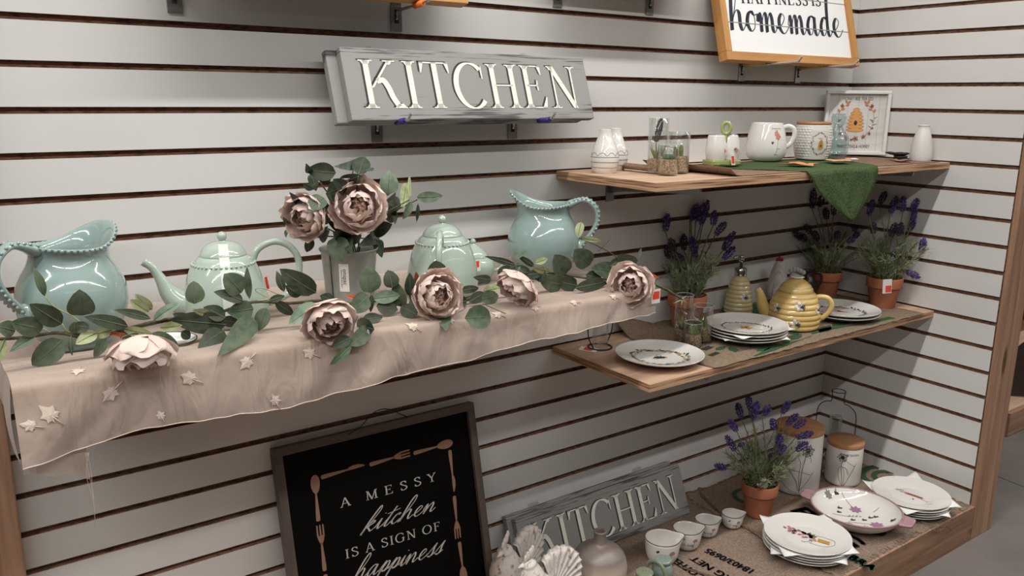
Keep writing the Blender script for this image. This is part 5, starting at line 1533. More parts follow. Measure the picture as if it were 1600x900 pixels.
M_hive = mat('hive_print', rgb(214, 158, 92), .7); M_hived = mat('hive_band_print', rgb(150, 96, 52), .7); M_rustp = mat('rust_print', rgb(182, 128, 98), .7)
PR2 = PRINTS+[M_hive, M_hived, M_rustp, M_seam]
for k in range(5): fl([[(cx-.060+.032*k, .011), (cx-.0593+.032*k, .011), (cx-.0593+.032*k, H-.011), (cx-.060+.032*k, H-.011)]], 9)
hh = hive2(cx, .108, .0265, .062)
for k, q in enumerate(hh): flat([[(x, y) for x, y in disc2(cx, .108-.031+.062*k/6, .0272*math.sqrt(max(.12, 1-(k/6*.93)**2.4)), 18, .0066)]], .01055, mb, 7); flat([q], .0104, mb, 6)
flat([disc2(cx, .099, .0058, 14, .008)], .0102, mb, 7); flat([disc2(cx, .099, .0044, 14, .0064)], .0100, mb, 0)
for sg in (-1, 1):
    fl(line2([(cx+sg*.030, .158), (cx+sg*.050, .136), (cx+sg*.055, .105), (cx+sg*.046, .075), (cx+sg*.030, .058)], .0014), 4)
    for (x, y, an) in ((.030, .158, 1.0), (.040, .149, .35), (.030, .158, 2.4), (.046, .143, 1.5), (.036, .152, 2.9), (.052, .130, 1.2), (.048, .138, 2.7), (.042, .147, 1.2)):
        a = an if sg > 0 else math.pi-an; flat([leaf2(cx+sg*x, y, a, .014, .0075)], .0105, mb, 8)
    for (x, y, an) in ((.055, .112, .6), (.055, .100, 2.4), (.053, .092, .4), (.050, .084, 2.6), (.055, .106, 2.8)):
        a = an if sg > 0 else math.pi-an; fl([leaf2(cx+sg*x, y, a, .011, .003)], 4); flat([disc2(cx+sg*x+.011*math.cos(a), y+.011*math.sin(a), .0016)], .0105, mb, 1)
for k, (x, y, s) in enumerate(((-.044, .064, .0075), (-.024, .052, .0095), (.004, .050, .0105), (.028, .056, .0085), (.045, .066, .0070), (-.008, .046, .006), (.053, .083, .005))):
    for j in range(5): flat([leaf2(cx+x, y, j*1.257+k, s, s*.7)], .0105-.0001*(k % 3), mb, 4 if j % 2 else 2)
    flat([disc2(cx+x, y, s*.22)], .0101, mb, 0)
for txt, y in (('HONEY BEE TEA CO', .1695), ('FINEST TEAS & HONEY', .021)):
    q = sans2(txt, .0142, 0, 0); w = max(p[0] for f in q for p in f)*2
    flat([[(cx+p[0]*.092/w*(1 if y > .1 else 1.1), y+p[1]) for p in f] for f in q], .0104, mb, 0)
mb.build('printed_picture', PR2, t)
y_ = -.25
tg = MB().box(-.017, .017, -.008, .008, 0, .0008).build('price_tag', M_tagw, t)
Mt = (Matrix.Translation((Ax, Ay, ZT+.009)) @ Matrix.Rotation(ang, 4, 'Z'))
tg.matrix_parent_inverse = Mt.inverted(); p = at_z(1331, 248, ZT+.014); tg.location = (p.x, max(p.y, -.27), ZT+.0135); tg.rotation_euler = (.1, 0, -.5)
MB().box(-.015, -.001, -.0045, .0045, .0008, .0011).build('sticker', M_red, tg)

# white bottle vase near the right wall
wv = at_x(1438, 247, -.046)
t = thing('bottle_vase', 'matte white tapered bottle vase at the right end of the upper shelf', 'vase', (-.046, wv.y, ZT))
MB().lathe(catmull([(.026, 0), (.0300, .002), (.0316, .016), (.0300, .040), (.0262, .064), (.0205, .086), (.0165, .098), (.0160, .104), (.0170, .1065), (.0150, .1075), (.0135, .104), (.02, .07), (.01, .02)], 4), 44).build('body', M_matte, t)

# black leaf shaped dish and fabric maple leaves
M_iron = mat('black_cast_metal', rgb(40, 38, 38), .45, spec=.5)
p = at_z(1389, 249, ZT+.004)
bd_c = Vector((-.118, -.262, ZT+.006))
t = thing('leaf_dish', 'black leaf shaped dish on a small foot, between the beehive picture and white vase', 'dish', bd_c, .4)
MB().lathe([(.018, 0), (.020, .001), (.019, .008), (.021, .011)], 24).build('foot', M_iron, t)
mb = MB(); o_ = maple(seed=3); P = []
for f in (0, .35, .7, 1.0): P.append([(x*.043*f, y*.043*f, .0115+.008*f*f+.0015*math.sin(6*math.atan2(y, x))*f) for x, y in o_])
mb.grid(P, closev=True); mb.build('dish', M_iron, t, thick=.003)
M_felt = mat('orange_felt', rgb(204, 138, 102), .95, spec=.1, bump=((300, 300, 300), .4, .001)); M_feltp = mat('peach_felt', rgb(206, 162, 130), .95, spec=.1); M_feltb = mat('brown_felt', rgb(150, 112, 92), .95, spec=.1)
def maple_leaf(label, c, s, rz, m, amp=.006):
    o_ = maple(seed=int(c[0]*1000) % 7); mb = MB(); P = []
    for f in (.02, .35, .7, 1.0): P.append([(x*s*f, y*s*f, .0012+amp*f*f*(.5+.5*math.sin(3*math.atan2(y, x)+1))) for x, y in o_])
    mb.grid(P, closev=True); o = mb.build('fabric_leaf', m, None, c, thick=.001); o.rotation_euler = (0, 0, rz)
    return tag(o, label, 'leaf', 'fabric maple leaves on the upper shelf')
maple_leaf('orange fabric maple leaf in front of the white mug', (-.600, -.270, ZT+.0085), .062, .9, M_felt)
maple_leaf('peach fabric maple leaf in front of the honeycomb canister', (-.425, -.262, ZT+.0125), .058, -.3, M_feltp, .002)
maple_leaf('brown fabric leaf under the black leaf dish', (-.150, -.288, ZT+.0050), .046, 2.0, M_feltb, .004)

# ------------------------------------------------------------------ middle right shelf
M_coffee = weave_mat('coffee_sack_burlap', rgb(112, 96, 80), rgb(162, 144, 122), 900, .7)
def sack_rise(x, y):
    return .034*sstep(-.86, -1.0, x)*sstep(-.075, -.015, y) + .012*sstep(-.035, -.005, y)
o = strip('burlap_runner', -1.015, -.070, -.366, -.012, ZM+.0010, M_coffee, None, 6, .0016, 60, 24, sack_rise, .005)
tag(o, 'coffee sack burlap runner with green and black print on the middle right shelf', 'runner')
gp = MB(); bp_ = MB(); r_ = random.Random(12)
def on_runner(polys, mb, m=0):
    on_top(polys, lambda x, y: ZM+.0033+sack_rise(x, y), mb, m)
# green border and leaf print near the front, black block print at the left end
for x0, x1, yb in ((-.86, -.58, -.345), (-.56, -.20, -.335)):
    n = 12
    for k in range(n):
        xa = x0+(x1-x0)*k/n; xb = x0+(x1-x0)*(k+1)/n
        w = lambda x: .012+.010*math.sin(x*23)
        on_runner([[(xa, yb+.016*math.sin(xa*9)), (xb, yb+.016*math.sin(xb*9)), (xb, yb+.016*math.sin(xb*9)+w(xb)), (xa, yb+.016*math.sin(xa*9)+w(xa))]], gp)
for x, y, an, l, w in ((-.80, -.30, .5, .07, .03), (-.74, -.27, 2.2, .06, .028), (-.66, -.315, .2, .08, .03), (-.60, -.30, 1.2, .05, .03), (-.53, -.32, .3, .10, .03), (-.44, -.30, .1, .10, .035), (-.36, -.315, .4, .08, .025), (-.87, -.31, 1.0, .05, .025), (-.82, -.335, .1, .07, .022), (-.70, -.335, .6, .05, .02), (-.9, -.27, .2, .05, .02), (-.55, -.06, .2, .16, .05), (-.46, -.10, 2.6, .14, .05), (-.62, -.09, 1.0, .10, .05)):
    on_runner([leaf2(x, y, an, l, w)], gp)
for k, (x, y, an, a, b) in enumerate(((-.985, -.20, .3, .030, .016), (-.955, -.235, .2, .034, .018), (-.93, -.19, .5, .030, .020), (-.905, -.245, .2, .040, .017), (-.89, -.20, .3, .034, .020), (-.96, -.16, .2, .024, .02), (-.875, -.16, .1, .04, .018), (-.85, -.13, .4, .05, .02), (-.97, -.275, .2, .03, .012), (-.93, -.29, .2, .04, .014))):
    c, s = math.cos(an), math.sin(an)
    on_runner([[(x+p*c-q*s, y+p*s+q*c) for p, q in ((-a/2, -b/2), (a/2, -b/2), (a/2, b/2), (-a/2, b/2))]], bp_)
gp.build('green_print', M_dkgreen, o); bp_.build('black_print', M_dkprint, o)
ZR = ZM+.0042

def wire_vase(label, c, rz, hgt=.205, bw=.058):
    """bottle outline of bent black wire on a ring foot, a glass tube inside"""
    t = thing('bud_vase', label, 'vase', c, rz, 'wire bottle bud vases')
    mb = MB(); s = hgt/.205; w = bw
    half = [(w*.55, 0, .004), (w*.98, 0, .045*s), (w, 0, .105*s), (w*.94, 0, .145*s), (w*.62, 0, .165*s), (w*.34, 0, .170*s), (w*.30, 0, .185*s), (w*.34, 0, .205*s)]
    for sg in (-1, 1): mb.tube(catmull([(sg*p[0], p[1], p[2]) for p in half], 5), .0016, 8)
    mb.tube([(w*.34*math.cos(a), w*.34*math.sin(a), .205*s) for a in np.linspace(0, 2*math.pi, 33)], .0016, 8)
    mb.tube([(w*.62*math.cos(a), w*.62*math.sin(a), .0022) for a in np.linspace(0, 2*math.pi, 41)], .0022, 8)
    mb.build('wire_frame', M_iron, t)
    r = .0205
    g = MB().lathe([(r*.9, .003), (r, .004), (r, .125*s), (r-.0014, .126*s), (r-.0016, .016), (.001, .013)], 36, caps=False).build('glass_tube', M_glass, t)
    MB().tube([(r*math.cos(a), r*math.sin(a), .126*s) for a in np.linspace(0, 2*math.pi, 37)], .0008, 6).build('rim', M_glassrim, g)
    return t
hv = base_at(937, 549, ZM, .034)
t = wire_vase('wire and glass bud vase on the middle shelf, half hidden by the blush cloth', hv, yaw_to_cam(hv.x, hv.y)+.9, .19, .050)
Mh = Matrix.Translation(hv) @ Matrix.Rotation(yaw_to_cam(hv.x, hv.y)+.9, 4, 'Z')
A = at_z(906, 546, ZM+.0012); B = at_z(926, 550, ZM+.0012); C_ = at_z(899, 541, ZM+.0012)
tg = price_tag(t, (A, B, C_+(A-C_)*0), 0, (.15, .85, .1, .8), Mh) if False else None
e1 = (at_z(930, 551.5, ZM)-at_z(903, 547, ZM)); o1 = at_z(903, 547, ZM); e2 = at_z(909, 541, ZM)-at_z(903, 547, ZM)
q4 = [o1, o1+e1, o1+e1+e2, o1+e2]; iv = Mh.inverted()
tg = MB().add([iv @ (p+Vector((0, 0, dz))) for dz in (.0006, .0014) for p in q4], [(0, 3, 2, 1), (4, 5, 6, 7), (0, 1, 5, 4), (1, 2, 6, 5), (2, 3, 7, 6), (3, 0, 4, 7)]).build('price_tag', M_tagw, t)
MB().add([iv @ (o1+e1*a+e2*b+Vector((0, 0, .0017))) for a, b in ((.25, .15), (.75, .15), (.75, .85), (.25, .85))], [(0, 1, 2, 3)]).build('sticker', M_red, tg)

# round plates with an embossed rim and a printed wreath
PLP = [(.001, .004), (.052, .004), (.060, .0052), (.070, .008), (.095, .0140), (.1065, .0178), (.1092, .0186), (.1098, .0178), (.1070, .0150), (.088, .0082), (.066, .0018), (.060, 0), (.001, 0)]
def plate_z(r):
    T_ = [(0, .004), (.052, .004), (.060, .0052), (.070, .008), (.095, .0140), (.12, .02)]
    for (r0, z0), (r1, z1) in zip(T_, T_[1:]):
        if r <= r1: return z0+(z1-z0)*(r-r0)/(r1-r0)
    return .02
def make_plate(label, c, rz, motif, group, R=.1098, low=1.0):
    t = thing('plate', label, 'plate', c, rz, group)
    k = R/.1098
    def emb(r, z, a):
        if .070*k < r < .104*k and z > .007: return (r, z+.0007*math.sin(a*60)*math.sin(r*900))
        return (r, z)
    pr = [(r*k, z*low) for r, z in catmull(PLP, 3)]
    pr = [(max(.0005, r), z) for r, z in pr]
    MB().lathe(pr[::-1], 120, mod=emb).build('body', M_porc, t)
    if motif:
        mb = MB(); zt = lambda x, y: plate_z(math.hypot(x, y)/k)*low+.0008
        motif(lambda q, m: on_top(q, zt, mb, m)); mb.build('printed_motif', PRINTS, t)
    return t
def bee_motif(P):
    wreath(0, 0, .070, .058, 50, P, 3, .014, .006, (4, 1, 4, 0))
    wreath(0, 0, .062, .051, 24, P, 5, .010, .005, (1, 4))
    P([disc2(0, 0, .015, 14, .008, .3)], 0); P([disc2(.014, .004, .006)], 1)
    P(line2([(-.002, .004), (-.010, .016), (.002, .019), (.003, .005)], .0012)+line2([(.003, -.003), (-.006, -.014), (-.016, -.012), (-.006, -.002)], .0012), 0)
    for k in range(6): P(line2([(-.010+.004*k, -.003), (-.013+.005*k, -.010)], .0010), 0)
    P(sans2('Bee Happy', .012, .056, -.058, .70), 4)
def star_motif(P):
    wreath(0, 0, .064, .050, 64, P, 9, .008, .004, (0, 4))
    P([leaf2(0, 0, a, .020, .010) for a in (.2, 1.4, 2.7, 3.9, 5.2)], 1); P([disc2(0, 0, .004)], 0)
    P(sans2('bee yourself', .008, .022, -.012), 0); P(sans2('always', .008, -.018, .020), 4)
def wreath_motif(P):
    wreath(0, 0, .064, .056, 54, P, 13, .013, .006, (0, 4, 4))
    P([leaf2(0, 0, a, .022, .010) for a in (.2, 3.3, 2.4)], 2); P([disc2(-.003, .004, .008)], 1)
pc = base_at(1029, 585, ZM, .107)
make_plate('single round white plate with bee wreath print, front left of the middle shelf', pc+Vector((0, 0, .0040)), yaw_to_cam(pc.x, pc.y), bee_motif, 'round bee plates')
M_nap = mat('white_napkin', rgb(222, 220, 216), .9, spec=.1)
def napkin(label, c, rz, s, corners, group, R=.1098):
    """tissue square between two plates, some corners showing and lifting"""
    P = []; n = 22
    prof_ = [(0, .0046), (.055, .0046), (.070, .0086), (.095, .0146), (.1092, .0190), (.2, .0190)]
    for i in range(n+1):
        row = []
        for j in range(n+1):
            x = -s+2*s*i/n; y = -s+2*s*j/n; rr = math.hypot(x, y); k = R/.1098
            for (r0, z0), (r1, z1) in zip(prof_, prof_[1:]):
                if r0*k <= rr <= r1*k: z = z0+(z1-z0)*(rr-r0*k)/((r1-r0)*k); break
            z += sstep(.108*k, .150*k, rr)*corners[(1 if x > 0 else 0)+(2 if y > 0 else 0)] + (.0010*math.sin(x*90+y*60) if rr > .112*k else 0)
            row.append((x, y, z))
        P.append(row)
    o = MB().grid(P).build('paper_napkin', M_nap, None, c, thick=.0004); o.rotation_euler = (0, 0, rz)
    return tag(o, label, 'napkin', group)
sp = base_at(1162, 545, ZR, .109)
rzp = yaw_to_cam(sp.x, sp.y)
names = ('bottom', 'second', 'third', 'top')
for k in range(4):
    make_plate('%s plate in the stack of four in front of the beehive teapot' % ('bottom plate, lowest' if k == 0 else ('second lowest', 'third lowest', 'topmost printed')[k-1]) if k else 'lowest plate in the stack of four in front of the beehive teapot',
               (sp.x+.001*k, sp.y+.001*(-1)**k, sp.z+.0078*k), rzp, star_motif if k == 3 else None, 'round bee plates')
napkin('white napkin with a raised corner between the top plates before the beehive teapot', (sp.x-.005, sp.y+.004, sp.z+.0078*2), rzp+.80, .096, (.0, .0, .022, .002), 'napkins between plates')
napkin('white napkin low in the plate stack before the beehive teapot', (sp.x+.004, sp.y-.002, sp.z), rzp+.35, .088, (-.004, -.003, -.004, -.004), 'napkins between plates')
sp2 = base_at(1312, 508, ZR, .109)
if sp2.x > -.125: sp2.x = -.125
for k in range(2):
    make_plate(('lower' if k == 0 else 'upper printed')+' plate of the pair right of the beehive teapot', (sp2.x, sp2.y, sp2.z+.0095*k), yaw_to_cam(sp2.x, sp2.y), wreath_motif if k else None, 'round bee plates')

# beehive teapot
M_butter = mat('butter_glaze', rgb(212, 182, 118), .12, spec=.55, coat=.6, noise=((18, 18, 18), rgb(198, 166, 100), .4, .7))
M_butterc = mat('cream_glaze', rgb(206, 190, 146), .14, spec=.55, coat=.5, noise=((18, 18, 18), rgb(190, 172, 126), .4, .7))
bc = base_at(1238, 519, ZR, .070); rz = yaw_to_cam(bc.x, bc.y)
t = thing('teapot', 'yellow beehive teapot with moulded white bees on the middle shelf', 'teapot', bc, rz); t.scale = (.94, .94, .94)
def ringed(knots, h, rings, amp, n):
    out = []
    env = catmull([(r, z) for r, z in knots], 12); f = rfun(env)
    for i in range(n+1):
        z = h*i/n; out.append((f(z)+amp*(abs(math.sin(math.pi*rings*i/n))**.7-.6), z))
    return out
HV = ringed([(.068, 0), (.0745, .004), (.0765, .020), (.0765, .040), (.0735, .062), (.0680, .082), (.0600, .100), (.0500, .112)], .112, 7, .0032, 98)
MB().lathe([(.064, 0)]+HV, 72).build('body', M_butter, t)
LV = [(r, z+.112) for r, z in ringed([(.0510, 0), (.0460, .012), (.0345, .025), (.0205, .034), (.0150, .037)], .037, 3, .0018, 30)]
l = MB().lathe([(.0525, .1115)]+LV+[(.0135, .150), (.0130, .152)], 60).build('lid', M_butter, t)
mb = MB().lathe([(.012, .150), (.017, .151), (.0195, .1535), (.017, .156), (.010, .1545), (.001, .1545)], 40, mod=lambda r, z, a: (r*(1+.10*abs(math.cos(5*a))), z))
mb.build('flower_knob', M_porc, l)
sp_ = catmull([(-.060, 0, .030), (-.080, 0, .036), (-.092, 0, .056), (-.098, 0, .078), (-.105, 0, .096), (-.113, 0, .106)], 5); n = len(sp_)
mb = MB().tube(sp_, [.0215-.0105*sstep(.1, .85, k/n) for k in range(n)], 20, up=(0, 1, 0)); mb.build('spout', M_butter, t)
ha = catmull([(.054, 0, .092), (.070, 0, .098), (.092, 0, .095), (.104, 0, .078), (.100, 0, .056), (.086, 0, .038), (.070, 0, .026)], 6)
MB().tube(ha, .0078, 14, up=(0, 1, 0)).build('handle', M_butter, t)
rf = rfun([(r, z) for r, z in HV])
def bee(par, a0, z0, rf, s=1.0):
    w = MB(); d = MB()
    def at(x, y, o): 
        r = rf(z0+y)+o; a = a0+x/r; return (r*math.cos(a), r*math.sin(a), z0+y)
    for k in range(5):
        an = k*1.2566+.5; P = [at(s*.0135*f*math.cos(an)-s*(.0045*g)*math.sin(an), s*.0135*f*math.sin(an)+s*(.0045*g)*math.cos(an), .0016+.0018*math.sin(f*3)*(1-abs(g))) for f, g in ((.2, 0), (.45, .9), (.8, .9), (1, 0), (.8, -.9), (.45, -.9))]
        c = at(s*.009*math.cos(an), s*.009*math.sin(an), .0042); w.add(P+[c], [(i, (i+1) % 6, 6) for i in range(6)], 0, True)
    d.ball(at(s*.004, -s*.001, .0035), .0030*s, 8, 6)
    for k in range(6):
        an = -.9+k*.42; d.tube([at(s*.004, -s*.001, .004), at(s*(.004+.008*math.cos(an)), s*(-.001+.008*math.sin(an)), .0035)], .0008*s, 5)
        d.ball(at(s*(.004+.0085*math.cos(an)), s*(-.001+.0085*math.sin(an)), .0035), .0013*s, 6, 4)
    o = w.build('moulded_bee', M_porc, par); d.build('bee_body', M_blackp, o)
for a0, z0, s in ((-90-42, .066, 1.0), (-90+12, .078, 1.15), (-90+4, .026, 1.15), (-90+62, .064, .9)):
    bee(t, math.radians(a0), z0, rf, s)
# soap pump bottle
pb_ = Vector((-.512, -.052, ZR)); q = at_y(1154, 470, -.052); pb_.x = q.x
t = thing('soap_dispenser', 'cream ribbed beehive soap bottle with chrome pump behind the plate stack', 'dispenser', pb_, yaw_to_cam(pb_.x, pb_.y))
BT = ringed([(.036, 0), (.0415, .005), (.0420, .020), (.0385, .050), (.0330, .080), (.0265, .102), (.0195, .114)], .114, 9, .0022, 110)
MB().lathe([(.034, 0)]+BT+[(.017, .1165)], 56).build('body', M_butterc, t)
pm = MB().lathe([(.0175, .1165), (.0178, .119), (.0178, .138), (.0165, .1395), (.006, .140)], 40).build('pump_collar', M_chrome, t)
mb = MB().lathe([(.0052, .1395), (.0052, .160), (.0082, .161), (.0085, .176), (.0060, .179), (.001, .1795)], 28); mb.tube([(0, 0, .174), (-.012, -.003, .1745), (-.020, -.005, .1735), (-.0235, -.006, .168)], .0036, 10)
mb.build('pump_head', M_chrome, pm)
bee(t, math.radians(-90+22), .058, rfun(BT), .95)

# stuffed rooster and dark jug at the back
M_fab = mat('cream_ticking', rgb(196, 190, 182), .95, spec=.1, noise=((8, 220, 8), rgb(176, 170, 162), .45, .6))
M_redf = mat('red_felt', rgb(142, 44, 40), .9)
rc = at_y(1222, 440, -.058); 
t = thing('fabric_hen', 'cream stuffed fabric hen with red comb behind the beehive teapot', 'hen', (rc.x, -.058, ZR), yaw_to_cam(rc.x, -.058))
sp3 = catmull([(.028, 0, .040), (.012, 0, .036), (-.006, 0, .045), (-.012, 0, .075), (-.012, 0, .105), (-.012, 0, .128), (-.012, 0, .140)], 5); n = len(sp3)
MB().tube(sp3, [.016+.022*math.sin(min(1, k/(n*.35))*1.57)-.0 if k < n*.35 else .038-.030*((k-n*.35)/(n*.65))**.9 for k in range(n)], 24, up=(0, 1, 0)).build('body', M_fab, t)
mb = MB().tube(catmull([(.024, 0, .050), (.034, 0, .085), (.040, 0, .105)], 5), [.012, .012, .012, .012, .013, .014, .015, .016, .016, .016, .010], 14); 
for k in range(5): mb.ball((.040-.016+.009*k, .0, .112+.004*math.sin(k)), .008, 10, 7)
mb.build('tail', M_fab, t)
mb = MB()
for x, z, r in ((-.018, .143, .006), (-.012, .148, .0065), (-.006, .145, .0055)): mb.ball((x, 0, z), r, 10, 7, sc=(1, .5, 1.1))
mb.build('comb', M_redf, t)
mb = MB(); mb.ball((-.0225, -.006, .122), .0072, 10, 7, sc=(.7, .7, 1.3)); mb.ball((-.024, -.006, .110), .008, 10, 7, sc=(.7, .7, 1.2)); mb.build('wattle', M_redf, t)
MB().tube([(-.024, -.035, .010), (-.026, -.034, .04), (-.024, -.028, .075), (-.020, -.016, .10)], .0006, 4).build('seam', M_greyln, t)
M_dkjug = mat('dark_brown_glaze', rgb(52, 42, 38), .3, spec=.5)
jc = at_y(1262, 440, -.050)
t = thing('small_jug', 'small dark brown jug between the fabric hen and a lavender pot', 'jug', (jc.x, -.050, ZR), yaw_to_cam(jc.x, -.05))
MB().lathe(catmull([(.022, 0), (.026, .004), (.031, .030), (.027, .058), (.018, .076), (.016, .088), (.019, .094), (.016, .094), (.012, .08), (.01, .02)], 4), 36).build('body', M_dkjug, t)
MB().tube(catmull([(.017, 0, .086), (.034, 0, .088), (.042, 0, .066), (.029, 0, .040)], 5), .0035, 9, up=(0, 1, 0)).build('handle', M_dkjug, t)

# lavender on the middle shelf
ca = base_at(1072, 507, ZM, .040); 
if ca.y > -.064: ca = Vector(at_y(1072, 498, -.066)); ca.z = ZR
ca.z = ZR
lavender('potted lavender at the left of the middle shelf, behind the glass terrarium', ca, .0545, .094,
 [(1031, 361, 1030, 332), (1075, 344, 1092, 325), (1095, 352, 1104, 313), (1087, 346, 1101, 318), (1114, 353, 1117, 329), (1117, 368, 1134, 347), (1129, 392, 1148, 362), (1129, 406, 1148, 386), (1069, 392, 1064, 365), (1055, 393, 1047, 373), (1031, 401, 1022, 381), (1087, 404, 1081, 370), (1070, 406, 1048, 397), (1083, 414, 1087, 428), (1098, 350, 1096, 322), (1080, 343, 1090, 318)],
 3, (10, 9, 8), 34, 1.0, .125)
cb = base_at(1288, 469, ZM, .036); cb.z = ZM+.001
if cb.y > -.055: cb.y = -.055
lavender('potted lavender in the back corner of the middle shelf', cb, .0470, .090,
 [(1263, 326, 1262, 293), (1302, 337, 1306, 306), (1238, 373, 1211, 354), (1250, 376, 1236, 363), (1267, 365, 1256, 351), (1290, 343, 1282, 324), (1308, 374, 1309, 361), (1279, 377, 1271, 361), (1325, 380, 1334, 371), (1339, 371, 1354, 361), (1335, 362, 1336, 351), (1264, 322, 1272, 303)],
 4, (0, 1, 2, 3, 4, 5, 7, 10, 11), 32, 1.0, .13)
cc_ = base_at(1377, 484, ZM, .042); cc_.z = ZM+.001
if cc_.x > -.066: cc_.x = -.066
t = lavender('potted lavender with a barcode tag near the right wall on the middle shelf', cc_, .0535, .097,
 [(1357, 337, 1364, 312), (1374, 319, 1390, 299), (1391, 334, 1401, 307), (1417, 330, 1420, 306), (1424, 330, 1443, 309), (1439, 346, 1452, 320), (1443, 358, 1457, 337), (1439, 392, 1452, 371), (1414, 422, 1437, 434), (1391, 371, 1400, 348), (1364, 366, 1365, 348), (1403, 369, 1409, 348), (1395, 408, 1400, 398)],
 5, (1, 9, 10, 11), 36, 1.0, .135)
y_ = cc_.y-.062
price_tag(t, (at_y(1380, 437, y_), at_y(1394, 436, y_), at_y(1379, 459, y_)), 0, (.3, .95, .45, .92), Matrix.Translation(cc_))

# terrarium twin on the middle shelf
tm = base_at(1066, 537, ZR, .024)
terrarium('three tube glass terrarium in front of the lavender on the middle shelf', tm, (['aloe'], ['cactus'], ['cactus', 'rosette']), (.128, .098, .066))

# ------------------------------------------------------------------ bottom platform
def sack(name, label, x0, x1, seed, m, bump_at=None):
    o = strip(name, x0, x1, -.556, -.018, ZD-.0015, m, None, seed, .0022, 70, 50, lambda x, y: .022*sstep(-.05, -.02, y)*(.6+.4*math.sin(x*14)), .006)
    o['label'] = label; o['category'] = 'sack'; o['group'] = 'burlap sacks on the platform'
    return o
s1 = sack('burlap_sack', 'burlap coffee sack with black stencilled numbers under the measuring cups', -1.62, -.705, 21, M_burl)
s2 = sack('burlap_sack', 'burlap sack with block letters under the bowl and plate stacks', -.700, -.012, 22, M_burl)
def on_sack(polys, mb, m=0): on_top(polys, ZD+.0022, mb, m)
def sack_text(txt, a, b, cap, parent_, mat_, nm='stencil_print', squeeze=None):
    """lettering from spot a to spot b on the sack"""
    A = at_z(*a, ZD); B = at_z(*b, ZD); vs, fs, w = font_polys(txt, 1.0)
    d = (B-A); L = d.length; ex = d/L; ey = Vector((-ex.y, ex.x, 0)); mb = MB()
    for o_ in (-.0016, 0, .0016):
        on_sack([[(A.x+ex.x*(vs[i][0]/w*L+o_)+ey.x*vs[i][1]/.72*cap, A.y+ex.y*(vs[i][0]/w*L+o_)+ey.y*vs[i][1]/.72*cap) for i in f] for f in fs], mb)
    mb.build(nm, mat_, parent_)
sack_text('18403/0695', (1182, 893), (1108, 858), .026, s1, M_dkprint)
sack_text('KG NET', (1148, 905), (1086, 870), .026, s1, M_dkprint)
sack_text('EN COFFEE', (1128, 918), (1056, 872), .026, s1, M_dkprint)
def block_letters(txt, a, b, h, parent_, mat_):
    A = at_z(*a, ZD); B = at_z(*b, ZD); vs, fs, w = font_polys(txt, 1.0); d = B-A; L = d.length; ex = d/L; ey = Vector((-ex.y, ex.x, 0)); mb = MB()
    for dx, dy in ((0, 0), (.004, 0), (-.004, 0), (0, .004), (0, -.004)):
        on_sack([[(A.x+ex.x*(vs[i][0]/w*L+dx)+ey.x*(vs[i][1]/.72*h+dy), A.y+ex.y*(vs[i][0]/w*L+dx)+ey.y*(vs[i][1]/.72*h+dy)) for i in f] for f in fs], mb)
    mb.build('block_print', mat_, parent_)
block_letters('BAG', (1232, 797), (1330, 858), .062, s2, M_dkprint)
block_letters('BRA', (1322, 872), (1362, 893), .032, s2, M_dkgreen)
mb = MB(); c = at_z(1172, 776, ZD)
ringp = [(c.x+.048*math.cos(a), c.y+.048*math.sin(a)) for a in np.linspace(0, 2*math.pi, 41)]
on_sack(ribbon(ringp[:-1], .014, .014, closed=True), mb); on_sack([leaf2(c.x-.02, c.y-.01, .5, .045, .03)], mb); mb.build('round_print', M_dkgreen, s2)
mb = MB(); c = at_z(1385, 745, ZD)
on_sack(ribbon(arc(c.x, c.y, .085, .07, 10, 330, 30), .022, .022), mb); on_sack(ribbon(arc(c.x, c.y, .045, .035, 0, 300, 24), .018, .018), mb); mb.build('round_print', M_dkgreen, s2)
c = at_z(1372, 832, ZD); mb = MB(); on_sack([disc2(c.x, c.y, .022, 16)], mb); mb.build('dot_print', M_dkprint, s2)
# twisted hem rope where the sacks meet, and the frayed front edge
M_rope = weave_mat('jute_rope', rgb(112, 90, 72), rgb(166, 140, 114), 1200, .9)
rp = catmull([tuple(at_z(u, v, ZD+.005)) for u, v in ((1082, 760), (1100, 776), (1124, 798), (1150, 815), (1168, 824), (1186, 836), (1200, 846))], 10)
rp = [(p[0], min(p[1], -.02), ZD+.0045) for p in rp]
mb = MB()
for ph in (0, 2.1, 4.2):
    mb.tube([(p[0]+.0028*math.cos(i*.55+ph), p[1], p[2]+.0028*math.sin(i*.55+ph)) for i, p in enumerate(rp)], .0028, 6)
mb.ball(rp[0], .010, 10, 7)
mb.build('rope_hem', M_rope, s1)
r_ = random.Random(77); mb = MB()
for k in range(90):
    x = r_.uniform(-1.0, -.02); y = -.556+r_.uniform(-.004, .004); d = r_.uniform(-1, 1)
    mb.tube([(x, y+.012, ZD+.001), (x+d*.006, y-.004, ZD+.002+r_.uniform(0, .003)), (x+d*.014, y-.009+r_.uniform(-.002, .004), ZD-.004-r_.uniform(0, .010))], .0005, 4)
mb.tube(catmull([tuple(at_y(u, v, -.566)) for u, v in ((1440, 815), (1462, 822), (1483, 822), (1486, 830))], 4), .0007, 5); mb.tube(catmull([tuple(at_y(u, v, -.567)) for u, v in ((1452, 826), (1468, 830), (1485, 812))], 4), .0007, 5)
mb.build('frayed_edge', M_burl, s2)
mb = MB()
for k in range(46):
    p = at_z(1062+62*k/46, 884+18*k/46, ZD+.003); mb.tube([tuple(p), tuple(p+Vector((-.004+.002*r_.random(), -.012, -.0005)))], .0006, 4)
mb.build('fringe', M_rope, s1)
ZB = ZD+.0022

